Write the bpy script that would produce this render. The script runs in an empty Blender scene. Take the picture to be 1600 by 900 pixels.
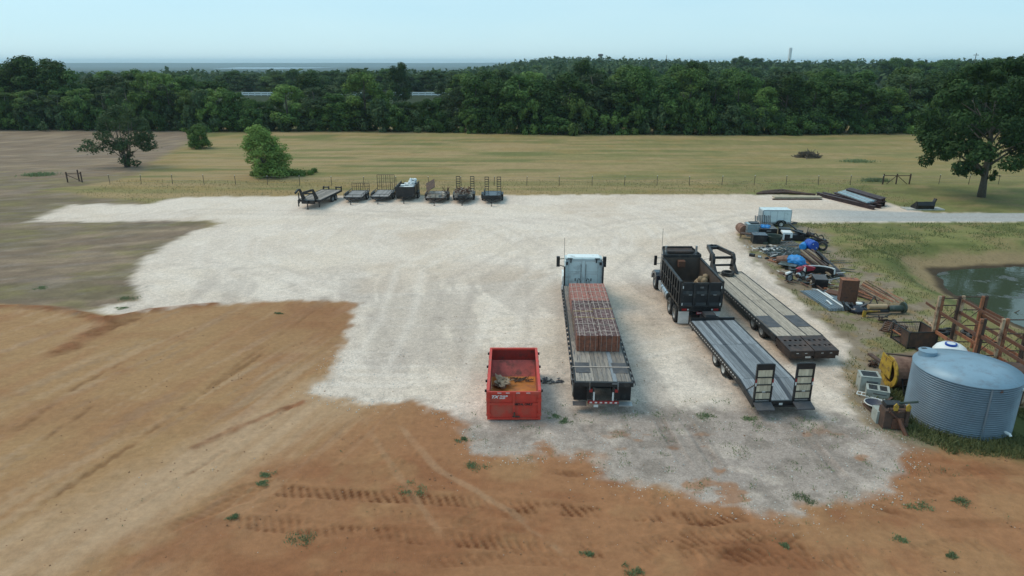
import bpy, math, random
import numpy as np
from mathutils import Vector, Matrix
R = math.radians
PI = math.pi
rnd = random.Random(7)
C = bpy.data.collections.new('place')
S = bpy.context.scene
S.collection.children.link(C)

# ------------------------------------------------------------------ camera
CAM_H = 14.8
PITCH = math.atan(353 / 1067.)
cd = bpy.data.cameras.new('camera')
cd.sensor_width = 36.0
cd.lens = 36.0 * 1067 / 1600
cd.clip_end = 60000
cam = bpy.data.objects.new('camera', cd)
S.collection.objects.link(cam)
cam.location = (0, 0, CAM_H)
cam.rotation_euler = (PI / 2 - PITCH, 0, 0)
S.camera = cam

# ------------------------------------------------------------------ sky and sun (thin high cloud)
SUN_EL, SUN_AZ = R(52), R(-68)          # azimuth from +Y, clockwise; sun to the left
W = bpy.data.worlds.new('World')
S.world = W
W.use_nodes = True
nt = W.node_tree
nt.nodes.clear()
sky = nt.nodes.new('ShaderNodeTexSky')
sky.sky_type = 'NISHITA'
sky.sun_disc = False
sky.sun_elevation = SUN_EL
sky.sun_rotation = SUN_AZ
sky.air_density = 1.0
sky.dust_density = 0.2
sky.ozone_density = 1.5
bgA = nt.nodes.new('ShaderNodeBackground')
bgA.inputs['Strength'].default_value = 0.05 * .5
nt.links.new(sky.outputs[0], bgA.inputs[0])
S.cycles.volume_bounces = 3
bgB = nt.nodes.new('ShaderNodeBackground')      # the veil of thin cloud over the blue
tc = nt.nodes.new('ShaderNodeTexCoord')
mp = nt.nodes.new('ShaderNodeMapping')
mp.inputs['Scale'].default_value = (1.0, 1.0, 4.0)
nz = nt.nodes.new('ShaderNodeTexNoise')
nz.inputs['Scale'].default_value = 1.6
nz.inputs['Detail'].default_value = 4
cr = nt.nodes.new('ShaderNodeValToRGB')
cr.color_ramp.elements[0].position = 0.3
cr.color_ramp.elements[0].color = (0.27, 0.475, 0.585, 1)
cr.color_ramp.elements[1].position = 0.75
cr.color_ramp.elements[1].color = (0.36, 0.53, 0.60, 1)
nt.links.new(tc.outputs['Generated'], mp.inputs[0])
nt.links.new(mp.outputs[0], nz.inputs[0])
nt.links.new(nz.outputs[0], cr.inputs[0])
nt.links.new(cr.outputs[0], bgB.inputs[0])
bgB.inputs['Strength'].default_value = 1.0
ad = nt.nodes.new('ShaderNodeAddShader')
nt.links.new(bgA.outputs[0], ad.inputs[0])
nt.links.new(bgB.outputs[0], ad.inputs[1])
wo = nt.nodes.new('ShaderNodeOutputWorld')
nt.links.new(ad.outputs[0], wo.inputs[0])
sl = bpy.data.lights.new('sun', 'SUN')
sl.energy = 1.5
sl.angle = R(32)
sl.color = (1.0, 0.87, 0.67)
sun = bpy.data.objects.new('sun', sl)
S.collection.objects.link(sun)
sd = Vector((math.sin(SUN_AZ) * math.cos(SUN_EL), math.cos(SUN_AZ) * math.cos(SUN_EL), math.sin(SUN_EL)))
sun.rotation_euler = sd.to_track_quat('Z', 'Y').to_euler()
S.view_settings.view_transform = 'Standard'
S.view_settings.look = 'None'
S.view_settings.exposure = 0.34
S.view_settings.gamma = 1.0

# ------------------------------------------------------------------ helpers
cP, sP = math.cos(PITCH), math.sin(PITCH)


def at(px, py, z=0.0):
    """survey: spot of the place at height z read off the photograph"""
    u, v = (px - 800) / 1067., (py - 450) / 1067.
    t = (z - CAM_H) / (-(sP + v * cP))
    return u * t, (cP - v * sP) * t


def lin(c):
    return tuple(((x / 255 + .055) / 1.055) ** 2.4 if x > 10 else x / 255 / 12.92 for x in c)


def make_mat(name, col, rough=0.7, metal=0.0, var=0.12, scale=3.0, dirt=None, dirt_amt=0.0, dirt_scale=2.0,
             stretch=None, objvar=0.0, bump=0.0, spec=0.5, bscale=30.0):
    m = bpy.data.materials.new(name)
    m.use_nodes = True
    n = m.node_tree
    b = n.nodes['Principled BSDF']
    b.inputs['Roughness'].default_value = rough
    b.inputs['Metallic'].default_value = metal
    b.inputs['Specular IOR Level'].default_value = spec
    t = n.nodes.new('ShaderNodeTexCoord')
    oi = n.nodes.new('ShaderNodeObjectInfo')
    off = n.nodes.new('ShaderNodeVectorMath')
    off.operation = 'MULTIPLY_ADD'
    cmb = n.nodes.new('ShaderNodeCombineXYZ')
    n.links.new(oi.outputs['Random'], cmb.inputs[0])
    n.links.new(oi.outputs['Random'], cmb.inputs[1])
    off.inputs[1].default_value = (37, 51, 0)
    n.links.new(cmb.outputs[0], off.inputs[0])
    n.links.new(t.outputs['Object'], off.inputs[2])
    vec = off.outputs[0]
    if stretch:
        mpp = n.nodes.new('ShaderNodeMapping')
        mpp.inputs['Scale'].default_value = stretch
        n.links.new(vec, mpp.inputs[0])
        vec = mpp.outputs[0]
    n1 = n.nodes.new('ShaderNodeTexNoise')
    n1.inputs['Scale'].default_value = scale
    n1.inputs['Detail'].default_value = 5
    n.links.new(vec, n1.inputs[0])
    mr = n.nodes.new('ShaderNodeMapRange')
    mr.inputs[1].default_value = .3
    mr.inputs[2].default_value = .7
    mr.inputs[3].default_value = 1 - var
    mr.inputs[4].default_value = 1 + var
    n.links.new(n1.outputs[0], mr.inputs[0])
    fac = mr.outputs[0]
    if objvar:
        m2 = n.nodes.new('ShaderNodeMapRange')
        m2.inputs[3].default_value = 1 - objvar
        m2.inputs[4].default_value = 1 + objvar
        n.links.new(oi.outputs['Random'], m2.inputs[0])
        mm = n.nodes.new('ShaderNodeMath')
        mm.operation = 'MULTIPLY'
        n.links.new(fac, mm.inputs[0])
        n.links.new(m2.outputs[0], mm.inputs[1])
        fac = mm.outputs[0]
    vm = n.nodes.new('ShaderNodeVectorMath')
    vm.operation = 'SCALE'
    vm.inputs[0].default_value = col
    n.links.new(fac, vm.inputs['Scale'])
    out = vm.outputs[0]
    if dirt is not None:
        n2 = n.nodes.new('ShaderNodeTexNoise')
        n2.inputs['Scale'].default_value = dirt_scale
        n2.inputs['Detail'].default_value = 6
        n2.inputs['Roughness'].default_value = .65
        n.links.new(vec, n2.inputs[0])
        r2 = n.nodes.new('ShaderNodeMapRange')
        r2.inputs[1].default_value = .62 - .35 * dirt_amt
        r2.inputs[2].default_value = .72 - .15 * dirt_amt
        n.links.new(n2.outputs[0], r2.inputs[0])
        mx = n.nodes.new('ShaderNodeMix')
        mx.data_type = 'RGBA'
        mx.inputs['B'].default_value = (*dirt, 1)
        n.links.new(r2.outputs[0], mx.inputs['Factor'])
        n.links.new(out, mx.inputs['A'])
        out = mx.outputs['Result']
    n.links.new(out, b.inputs['Base Color'])
    if bump:
        n3 = n.nodes.new('ShaderNodeTexNoise')
        n3.inputs['Scale'].default_value = bscale
        n3.inputs['Detail'].default_value = 3
        n.links.new(vec, n3.inputs[0])
        bp = n.nodes.new('ShaderNodeBump')
        bp.inputs['Strength'].default_value = bump
        bp.inputs['Distance'].default_value = .02
        n.links.new(n3.outputs[0], bp.inputs['Height'])
        n.links.new(bp.outputs[0], b.inputs['Normal'])
    return m


RUST = (.16, .06, .028)
M = {}
M['black'] = make_mat('black paint', (.009, .009, .011), .45, var=.3, dirt=(.045, .04, .036), dirt_amt=.2)
M['black_dusty'] = make_mat('dusty black steel', (.013, .013, .015), .55, var=.3, dirt=(.055, .047, .04), dirt_amt=.35)
M['brown_steel'] = make_mat('dark brown steel', (.034, .021, .018), .6, var=.3, dirt=(.09, .05, .035), dirt_amt=.45)
M['rubber'] = make_mat('tyre rubber', (.020, .020, .021), .85, dirt=(.09, .08, .07), dirt_amt=.3)
M['rim_white'] = make_mat('white wheel rim', (.55, .55, .54), .5, dirt=(.25, .2, .15), dirt_amt=.3)
M['rim_grey'] = make_mat('grey wheel rim', (.32, .32, .32), .45, .5, dirt=(.2, .17, .13), dirt_amt=.3)
M['chrome'] = make_mat('bright metal', (.55, .56, .58), .3, .9, dirt=(.3, .28, .25), dirt_amt=.3)
M['alu'] = make_mat('aluminium', (.42, .43, .44), .45, .6, var=.15)
M['white_paint'] = make_mat('white truck paint', (.78, .82, .82), .4, var=.04, dirt=(.42, .43, .42), dirt_amt=.25)
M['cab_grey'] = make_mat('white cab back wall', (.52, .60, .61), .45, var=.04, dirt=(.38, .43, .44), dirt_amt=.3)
M['cab_trim'] = make_mat('grey side fairing', (.17, .19, .21), .5, var=.1)
M['glass'] = make_mat('dark window glass', (.02, .025, .03), .08, spec=.8)
M['navy'] = make_mat('navy black hood paint', (.016, .018, .030), .25, var=.2, dirt=(.1, .09, .08), dirt_amt=.15)
M['red'] = make_mat('red dumpster paint', (.55, .048, .030), .5, var=.12, dirt=(.40, .085, .055), dirt_amt=.3, dirt_scale=1.3)
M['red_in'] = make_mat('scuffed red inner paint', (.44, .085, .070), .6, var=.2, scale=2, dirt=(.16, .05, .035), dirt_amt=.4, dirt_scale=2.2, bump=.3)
M['red_dark'] = make_mat('dark red inner paint', (.24, .022, .018), .6, var=.3, dirt=(.05, .02, .018), dirt_amt=.42, dirt_scale=3)  # deeper red for the inside of the front wall
M['rustfloor'] = make_mat('rusty wet floor', (.46, .17, .035), .5, var=.2, scale=1.5, dirt=(.30, .12, .05), dirt_amt=.35, dirt_scale=1.6, bump=.3)
M['rust'] = make_mat('rust', (.15, .062, .034), .85, var=.3, dirt=(.07, .035, .026), dirt_amt=.5, dirt_scale=3, bump=.4)
M['rust_orange'] = make_mat('orange rust', (.36, .135, .065), .8, var=.3, dirt=(.10, .045, .03), dirt_amt=.45, dirt_scale=3, bump=.3)
M['rust_pale'] = make_mat('pale flaking rust paint', (.46, .32, .21), .8, var=.25, dirt=(.16, .07, .04), dirt_amt=.5, dirt_scale=4)
M['rust_dark'] = make_mat('dark rust', (.075, .045, .034), .85, var=.3, dirt=(.11, .055, .035), dirt_amt=.4, dirt_scale=3)
M['rust_tank'] = make_mat('mottled rusty shell', (.21, .115, .08), .8, var=.25, dirt=(.13, .06, .04), dirt_amt=.5, dirt_scale=2.5, bump=.3)
M['steel'] = make_mat('dull steel', (.15, .155, .165), .5, .3, var=.25, dirt=(.12, .09, .07), dirt_amt=.35)
M['steel_dark'] = make_mat('dark steel plate', (.080, .076, .082), .6, .2, var=.25, dirt=(.13, .11, .1), dirt_amt=.35)
M['clod'] = make_mat('red clay clod', (.30, .155, .085), .95, var=.25)
M['bed_inner'] = make_mat('worn brown bed steel', (.080, .060, .050), .6, var=.25, scale=2, dirt=(.11, .075, .055), dirt_amt=.4, dirt_scale=1.5)
M['galv'] = make_mat('galvanised steel', (.19, .245, .295), .45, .35, var=.10, scale=1.6, dirt=(.18, .22, .26), dirt_amt=.3, dirt_scale=2.0)
M['galv_roof'] = make_mat('galvanised roof sheet', (.22, .32, .40), .5, .2, var=.10, scale=1.2, dirt=(.19, .24, .29), dirt_amt=.3)
M['galv_sheet'] = make_mat('galvanised flat sheet', (.20, .25, .29), .4, .4, var=.2, scale=2, stretch=(4, .5, 1), dirt=(.13, .14, .15), dirt_amt=.4)
M['plank_grey'] = make_mat('weathered grey plank', (.215, .23, .25), .85, var=.22, scale=2.2, stretch=(10, .7, 1), objvar=.25, dirt=(.13, .14, .155), dirt_amt=.3, dirt_scale=2)
M['plank_darkgrey'] = make_mat('dark steel deck strip', (.055, .062, .075), .7, var=.2, scale=2, stretch=(8, .7, 1))
M['plank_tan'] = make_mat('weathered tan plank', (.43, .36, .29), .85, var=.2, scale=2.2, stretch=(9, .8, 1), objvar=.16, dirt=(.24, .20, .165), dirt_amt=.4, dirt_scale=1.5)
M['plank_flat'] = make_mat('worn flatbed plank', (.275, .23, .195), .85, var=.22, scale=2.2, stretch=(9, .8, 1), objvar=.30, dirt=(.11, .11, .12), dirt_amt=.4, dirt_scale=1.5)
M['plank_small'] = make_mat('silvered plank', (.27, .255, .25), .85, var=.2, scale=2, stretch=(8, .8, 1), objvar=.25)
M['ramp_wood'] = make_mat('ramp board', (.55, .45, .33), .85, var=.15, stretch=(8, 1, 1), objvar=.2)
M['wood'] = make_mat('old wood', (.24, .18, .12), .9, var=.25, stretch=(5, 1, 1), objvar=.2)
M['timber_tan'] = make_mat('tan timber', (.42, .35, .25), .85, var=.15, stretch=(1, 5, 1))
M['brick_pink'] = make_mat('pink red brick', (.36, .135, .105), .9, var=.2, scale=5, dirt=(.30, .20, .17), dirt_amt=.4, dirt_scale=6, objvar=.1)
M['brick_purple'] = make_mat('purple brown brick', (.115, .062, .062), .9, var=.5, scale=9, dirt=(.36, .27, .24), dirt_amt=.38, dirt_scale=5, objvar=.3)
M['brick_orange'] = make_mat('orange red brick', (.27, .095, .055), .9, var=.25, scale=6, dirt=(.14, .06, .045), dirt_amt=.45, dirt_scale=7, objvar=.1)
M['strap_white'] = make_mat('white strap', (.42, .34, .29), .6)
M['strap_yellow'] = make_mat('yellow strap', (.50, .36, .12), .7)
M['white_plastic'] = make_mat('white plastic', (.70, .72, .72), .5, var=.05)
M['offwhite'] = make_mat('off white painted metal', (.34, .36, .33), .6, var=.1, dirt=(.25, .25, .22), dirt_amt=.3)
M['trailer_white'] = make_mat('white trailer panel', (.64, .72, .74), .4, var=.05, dirt=(.42, .5, .52), dirt_amt=.3)
M['trailer_trim'] = make_mat('pale grey trim', (.30, .36, .40), .4, .3)
M['blue'] = make_mat('blue plastic drum', (.010, .065, .36), .4, var=.15)
M['blue_light'] = make_mat('light blue tarp', (.02, .22, .55), .5, var=.3, scale=5, bump=.6)
M['pale_blue'] = make_mat('pale blue sheet', (.30, .42, .47), .6, var=.2)
M['green_dark'] = make_mat('dark green metal', (.030, .046, .036), .5, var=.3, dirt=(.10, .1, .09), dirt_amt=.3)
M['panel_green'] = make_mat('dull green rail', (.07, .09, .085), .5, .3, var=.3, dirt=(.22, .24, .25), dirt_amt=.3)
M['yellow'] = make_mat('yellow paint', (.42, .26, .03), .6, var=.15, dirt=(.12, .06, .03), dirt_amt=.35, dirt_scale=4)
M['tan_cyl'] = make_mat('tan cylinder paint', (.42, .28, .16), .5)
M['redpaint'] = make_mat('faded red plastic', (.33, .02, .04), .4)
M['light_red'] = make_mat('red lamp lens', (.30, .02, .02), .3)
M['plate_white'] = make_mat('white plate', (.6, .58, .56), .5)
M['concrete'] = make_mat('pale concrete', (.42, .41, .38), .9, var=.12, dirt=(.3, .28, .24), dirt_amt=.4)
M['ibeam'] = make_mat('oxide steel beam', (.050, .026, .026), .6, var=.3, dirt=(.10, .05, .04), dirt_amt=.35)
M['mesh'] = make_mat('grey wire mesh', (.10, .10, .11), .6, .3, var=.3)
M['post'] = make_mat('dark steel post', (.06, .05, .042), .7, var=.2)
M['bark'] = make_mat('bark', (.10, .085, .068), .95, var=.3, scale=8, stretch=(3, 3, .6), bump=.6)
M['bark_pale'] = make_mat('pale bark', (.20, .185, .155), .95, var=.3, scale=8, stretch=(3, 3, .6))
M['debris'] = make_mat('torn cardboard', (.34, .26, .18), .9, var=.4, scale=6)
M['dirtpile'] = make_mat('clay soil', (.30, .21, .13), .95, var=.3, scale=8, bump=.8)
M['brush'] = make_mat('dry branches', (.10, .075, .055), .9, var=.3)
M['lumber_rubble'] = make_mat('pale scrap', (.38, .33, .28), .9, var=.4, scale=5)
M['stone'] = make_mat('white limestone', (.52, .50, .46), .9, var=.2, objvar=.2)
M['vinyl'] = make_mat('purple vinyl disc', (.05, .05, .075), .5)


def foliage_mat(name, c1, c2, objvar=.36):
    m = bpy.data.materials.new(name)
    m.use_nodes = True
    n = m.node_tree
    b = n.nodes['Principled BSDF']
    b.inputs['Roughness'].default_value = .75
    b.inputs['Specular IOR Level'].default_value = .2
    g = n.nodes.new('ShaderNodeNewGeometry')
    a = n.nodes.new('ShaderNodeAttribute')
    a.attribute_name = 'tone'
    ad2 = n.nodes.new('ShaderNodeMath')
    ad2.operation = 'MULTIPLY_ADD'
    n.links.new(g.outputs['Random Per Island'], ad2.inputs[0])
    ad2.inputs[1].default_value = .45
    m3 = n.nodes.new('ShaderNodeMath')
    m3.operation = 'MULTIPLY'
    m3.inputs[1].default_value = .6
    n.links.new(a.outputs['Fac'], m3.inputs[0])
    n.links.new(m3.outputs[0], ad2.inputs[2])
    mx = n.nodes.new('ShaderNodeMix')
    mx.data_type = 'RGBA'
    mx.inputs['A'].default_value = (*c1, 1)
    mx.inputs['B'].default_value = (*c2, 1)
    n.links.new(ad2.outputs[0], mx.inputs['Factor'])
    oi = n.nodes.new('ShaderNodeObjectInfo')
    mr = n.nodes.new('ShaderNodeMapRange')
    mr.inputs[3].default_value = 1 - objvar
    mr.inputs[4].default_value = 1 + objvar
    n.links.new(oi.outputs['Random'], mr.inputs[0])
    vm = n.nodes.new('ShaderNodeVectorMath')
    vm.operation = 'SCALE'
    n.links.new(mx.outputs['Result'], vm.inputs[0])
    n.links.new(mr.outputs[0], vm.inputs['Scale'])
    n.links.new(vm.outputs[0], b.inputs['Base Color'])
    tr = n.nodes.new('ShaderNodeBsdfTranslucent')
    n.links.new(vm.outputs[0], tr.inputs[0])
    ms = n.nodes.new('ShaderNodeMixShader')
    ms.inputs[0].default_value = .25
    n.links.new(b.outputs[0], ms.inputs[1])
    n.links.new(tr.outputs[0], ms.inputs[2])
    n.links.new(ms.outputs[0], n.nodes['Material Output'].inputs[0])
    return m


M['leaf_dark'] = foliage_mat('dark green leaves', (.024, .058, .017), (.088, .155, .038))
M['leaf_mid'] = foliage_mat('mid green leaves', (.048, .105, .024), (.165, .245, .060))
M['leaf_blue'] = foliage_mat('grey green leaves', (.032, .066, .028), (.105, .150, .064))
M['leaf_light'] = foliage_mat('willow green leaves', (.14, .23, .05), (.28, .40, .11), .1)
M['leaf_yellow'] = foliage_mat('yellow green leaves', (.10, .11, .028), (.21, .20, .06))
M['leaf_far'] = foliage_mat('far canopy', (.026, .055, .022), (.080, .125, .045))
M['leaf_pecan'] = foliage_mat('deep green leaves', (.018, .042, .013), (.060, .110, .032))
M['grass_blade'] = foliage_mat('grass blades', (.12, .145, .055), (.24, .25, .11), .25)
M['grass_dry'] = foliage_mat('dry grass blades', (.17, .15, .07), (.30, .25, .13), .25)
M['weed'] = foliage_mat('weed leaves', (.13, .18, .085), (.25, .29, .15), .2)


# ---- mesh builder
class MB:
    def __init__(s):
        s.v, s.f = [], []

    def add(s, vs, fs, T=None):
        o = len(s.v)
        if T is not None:
            vs = [tuple(T @ Vector(p)) for p in vs]
        s.v += vs
        s.f += [tuple(i + o for i in f) for f in fs]
        return s

    def box(s, x0, x1, y0, y1, z0, z1, T=None):
        v = [(x0, y0, z0), (x1, y0, z0), (x1, y1, z0), (x0, y1, z0), (x0, y0, z1), (x1, y0, z1), (x1, y1, z1), (x0, y1, z1)]
        f = [(3, 2, 1, 0), (4, 5, 6, 7), (0, 1, 5, 4), (1, 2, 6, 5), (2, 3, 7, 6), (3, 0, 4, 7)]
        return s.add(v, f, T)

    def bar(s, p, q, w, h=None, up=(0, 0, 1)):
        """rectangular bar from p to q"""
        h = h or w
        p, q = Vector(p), Vector(q)
        d = (q - p).normalized()
        u = Vector(up)
        if abs(d.dot(u)) > .98:
            u = Vector((0, 1, 0))
        a = d.cross(u).normalized() * (w / 2)
        b = a.cross(d).normalized() * (h / 2)
        v = [tuple(x) for x in (p - a - b, p + a - b, p + a + b, p - a + b, q - a - b, q + a - b, q + a + b, q - a + b)]
        f = [(3, 2, 1, 0), (4, 5, 6, 7), (0, 1, 5, 4), (1, 2, 6, 5), (2, 3, 7, 6), (3, 0, 4, 7)]
        return s.add(v, [tuple(reversed(x)) for x in f])

    def tube(s, pts, r, n=8, cap=True):
        pts = [Vector(p) for p in pts]
        rr = r if isinstance(r, (list, tuple)) else [r] * len(pts)
        o = len(s.v)
        for i, p in enumerate(pts):
            a = pts[max(i - 1, 0)]
            b = pts[min(i + 1, len(pts) - 1)]
            d = (b - a).normalized()
            u = Vector((0, 0, 1)) if abs(d.z) < .9 else Vector((0, 1, 0))
            e1 = d.cross(u).normalized()
            e2 = e1.cross(d).normalized()
            for k in range(n):
                t = 2 * PI * k / n
                s.v.append(tuple(p + e1 * (math.cos(t) * rr[i]) + e2 * (math.sin(t) * rr[i])))
        for i in range(len(pts) - 1):
            for k in range(n):
                k2 = (k + 1) % n
                s.f.append((o + i * n + k, o + i * n + k2, o + (i + 1) * n + k2, o + (i + 1) * n + k))
        if cap:
            s.f.append(tuple(o + k for k in reversed(range(n))))
            s.f.append(tuple(o + (len(pts) - 1) * n + k for k in range(n)))
        return s

    def lathe(s, prof, n=24, T=None, axis='z'):
        """prof: (r, h) pairs"""
        vs, fs = [], []
        for r, h in prof:
            for k in range(n):
                t = 2 * PI * k / n
                a, b = r * math.cos(t), r * math.sin(t)
                vs.append((a, b, h) if axis == 'z' else ((h, a, b) if axis == 'x' else (b, h, a)))
        for i in range(len(prof) - 1):
            for k in range(n):
                k2 = (k + 1) % n
                fs.append((i * n + k, i * n + k2, (i + 1) * n + k2, (i + 1) * n + k))
        return s.add(vs, fs, T)

    def prism(s, outline, z0, z1, plane='xy', T=None):
        """outline extruded; plane names the two axes of the outline"""
        n = len(outline)
        def P(a, b, c):
            return {'xy': (a, b, c), 'yz': (c, a, b), 'xz': (a, c, b)}[plane]
        vs = [P(a, b, z0) for a, b in outline] + [P(a, b, z1) for a, b in outline]
        fs = [tuple(reversed(range(n))), tuple(range(n, 2 * n))] + [(i, (i + 1) % n, n + (i + 1) % n, n + i) for i in range(n)]
        return s.add(vs, fs, T)

    def mesh(s, name, mat, smooth=False):
        me = bpy.data.meshes.new(name)
        me.from_pydata(s.v, [], s.f)
        if mat:
            me.materials.append(M[mat] if isinstance(mat, str) else mat)
        if smooth:
            me.polygons.foreach_set('use_smooth', [True] * len(me.polygons))
        me.update()
        return me

    def build(s, name, mat, parent=None, smooth=False, kind=None, loc=None, rot=None):
        return put(name, s.mesh(name, mat, smooth), parent, kind, loc, rot)


def put(name, me, parent=None, kind=None, loc=None, rot=None):
    o = bpy.data.objects.new(name, me)
    C.objects.link(o)
    if parent is not None:
        o.parent = parent
    if kind:
        o['kind'] = kind
    if loc:
        o.location = loc
    if rot:
        o.rotation_euler = rot
    return o


SPLIT = {'roof_edge', 'chassis', 'front_panel', 'box_rib', 'cross_rail', 'ramp', 'work_light_bracket', 'yellow_bracket'}


def B(name, mat, parent, *boxes, **kw):
    if len(boxes) > 1 and name in SPLIT:
        first = B(name, mat, parent, boxes[0], **kw)
        for b in boxes[1:]:
            B(name, mat, parent, b, **kw)
        return first
    m = MB()
    for b in boxes:
        m.box(*b)
    return m.build(name, mat, parent, **kw)


def tag(o, label=None, cat=None, group=None, kind=None):
    if label:
        o['label'] = label
    if cat:
        o['category'] = cat
    if group:
        o['group'] = group
    if kind:
        o['kind'] = kind
    return o


def thing(name, label, cat, loc=(0, 0, 0), rz=0, group=None):
    o = bpy.data.objects.new(name, None)
    C.objects.link(o)
    if len(loc) == 2:
        loc = (*loc, 0)
    o.location = loc
    o.rotation_euler = (0, 0, rz)
    return tag(o, label, cat, group)


def copy_tree(o, parent=None):
    c = o.copy()
    C.objects.link(c)
    if parent is not None:
        c.parent = parent
    for ch in list(o.children):
        copy_tree(ch, c)
    return c


# ---- numpy noise
def vnoise(x, y, seed=0):
    xi = np.floor(x).astype(np.int64)
    yi = np.floor(y).astype(np.int64)
    fx, fy = x - xi, y - yi
    fx = fx * fx * (3 - 2 * fx)
    fy = fy * fy * (3 - 2 * fy)

    def h(a, b):
        n = (a * 374761393 + b * 668265263 + seed * 1274126177) & 0xFFFFFFFF
        n = ((n ^ (n >> 13)) * 1274126177) & 0xFFFFFFFF
        n = n ^ (n >> 16)
        return (n & 0xFFFF) / 65535.0
    a, b, c, d = h(xi, yi), h(xi + 1, yi), h(xi, yi + 1), h(xi + 1, yi + 1)
    return (a * (1 - fx) + b * fx) * (1 - fy) + (c * (1 - fx) + d * fx) * fy


def fbm(x, y, seed=0, oct=4, gain=.5):
    t, a, s = 0., 1., 0.
    for i in range(oct):
        t = t + a * vnoise(x * 2 ** i, y * 2 ** i, seed + i * 17)
        s += a
        a *= gain
    return t / s


def sdf(poly, x, y):
    """signed distance, negative inside"""
    d = np.full(x.shape, 1e18)
    ins = np.zeros(x.shape, bool)
    n = len(poly)
    for i in range(n):
        x0, y0 = poly[i]
        x1, y1 = poly[(i + 1) % n]
        ex, ey = x1 - x0, y1 - y0
        t = np.clip(((x - x0) * ex + (y - y0) * ey) / (ex * ex + ey * ey + 1e-12), 0, 1)
        d = np.minimum(d, (x - x0 - ex * t) ** 2 + (y - y0 - ey * t) ** 2)
        c = ((y0 > y) != (y1 > y))
        with np.errstate(divide='ignore', invalid='ignore'):
            xs = ex * (y - y0) / (ey if ey != 0 else 1e-12) + x0
        ins ^= c & (x < xs)
    return np.where(ins, -np.sqrt(d), np.sqrt(d))


def ss(a, b, x):
    t = np.clip((x - a) / (b - a), 0, 1)
    return t * t * (3 - 2 * t)


def pix(*pts):
    return [at(*p) for p in pts]

# ------------------------------------------------------------------ ground
PAD = pix((48, 346), (75, 334), (112, 320), (160, 319), (235, 319), (262, 311), (290, 308), (480, 306), (800, 305), (1180, 304), (1290, 305),
          (1385, 317), (1440, 332), (1600, 334), (1600, 347), (1235, 348), (1175, 352), (1150, 366), (1165, 392), (1200, 425), (1245, 470), (1290, 505), (1325, 535),
          (1312, 575), (1330, 630), (1375, 668), (1408, 700), (1418, 728), (1385, 745), (1392, 768), (1330, 782), (1255, 790), (1262, 808), (1235, 812), (1200, 806), (1165, 792), (1090, 777),
          (1020, 767), (945, 745), (938, 714), (905, 708), (868, 708), (862, 690), (850, 708), (812, 712), (745, 702), (735, 680), (722, 655), (700, 645), (640, 634), (560, 630), (484, 614),
          (512, 590), (540, 548), (548, 500), (560, 472), (500, 469), (400, 472), (340, 475), (250, 486), (180, 490), (128, 487), (215, 470), (205, 440), (215, 410), (255, 382),
          (300, 362), (346, 350), (335, 344), (250, 346), (130, 347))
FIELD = pix((-700, 196), (0, 198), (200, 199), (330, 202), (285, 228), (240, 252), (212, 272), (150, 288), (60, 296), (110, 303), (235, 318), (262, 325), (340, 340), (330, 347), (310, 372), (240, 430), (225, 470),
            (130, 490), (0, 484), (-700, 470))
DIRT = [(-120, 41.2)] + pix((0, 478), (60, 479), (130, 490), (170, 489), (240, 482), (330, 470), (400, 466), (555, 462), (700, 470), (1000, 600), (1300, 640), (1412, 690), (1430, 696), (1500, 706), (1600, 712), (1800, 722)) + [(60, 5), (-120, 5)]
JUNK = pix((1160, 340), (1250, 352), (1292, 366), (1298, 385), (1330, 410), (1400, 440), (1440, 470), (1470, 500), (1470, 560), (1460, 700), (1400, 705), (1380, 680), (1300, 600), (1240, 500), (1150, 400))
WORN = pix((690, 662), (760, 650), (900, 636), (1180, 632), (1290, 640), (1360, 660), (1330, 575), (1345, 540), (1600, 600), (1450, 850), (1150, 850), (800, 760), (700, 700))
POND = [(33.6, 52.2), (32.0, 48.2), (31.5, 46.3), (32.0, 44.3), (31.7, 42.2), (31.9, 39.9), (33.2, 36.5), (36, 32.5), (42, 29), (52, 28), (62, 34), (64, 45), (56, 52.5), (46, 53.8), (38, 53.2)]
ROAD = [(26.5, 71.0), (30.0, 71.6), (34, 71.0), (44, 69.4), (60, 69.2), (120, 69.2), (300, 69.0), (300, 65.2), (120, 65.2), (46, 65.2), (27, 65.3)]
PATH = pix((545, 610), (430, 660), (300, 735), (150, 815), (0, 885), (-200, 960))


LANES = [(pix((1010, 700), (985, 600), (960, 500), (975, 430), (1040, 370), (1180, 335), (1400, 338)), .28, .30), (pix((700, 640), (690, 540), (720, 440), (830, 380), (1000, 345), (1250, 338)), .30, .26),
         (pix((560, 600), (620, 500), (640, 420), (760, 360), (900, 330), (1200, 325)), .30, -.5), (pix((860, 700), (850, 600), (850, 480), (840, 390), (760, 350), (500, 325)), .26, .22),
         (pix((1040, 640), (1060, 560), (1030, 480), (1000, 400), (900, 350), (700, 335), (300, 330)), .28, .24), (pix((1330, 640), (1280, 560), (1200, 470), (1150, 400), (1120, 350)), .26, .2),
         (pix((600, 560), (560, 500), (480, 440), (330, 400)), .3, .22), (pix((740, 660), (760, 560), (800, 470), (880, 400), (1010, 370)), .3, -.4), (pix((1120, 740), (1080, 660), (1050, 600)), .22, .3), (pix((1190, 760), (1230, 700), (1260, 650)), .22, .25)]


BERMS = [(pix((-60, 482), (20, 480), (75, 482), (125, 491), (168, 502)), .16, .35), (pix((168, 502), (205, 492), (230, 486), (330, 476)), .14, .35), (pix((100, 545), (130, 528), (168, 503)), .08, .6),
         (pix((300, 700), (420, 650), (470, 628)), .02, .2)]


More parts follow.
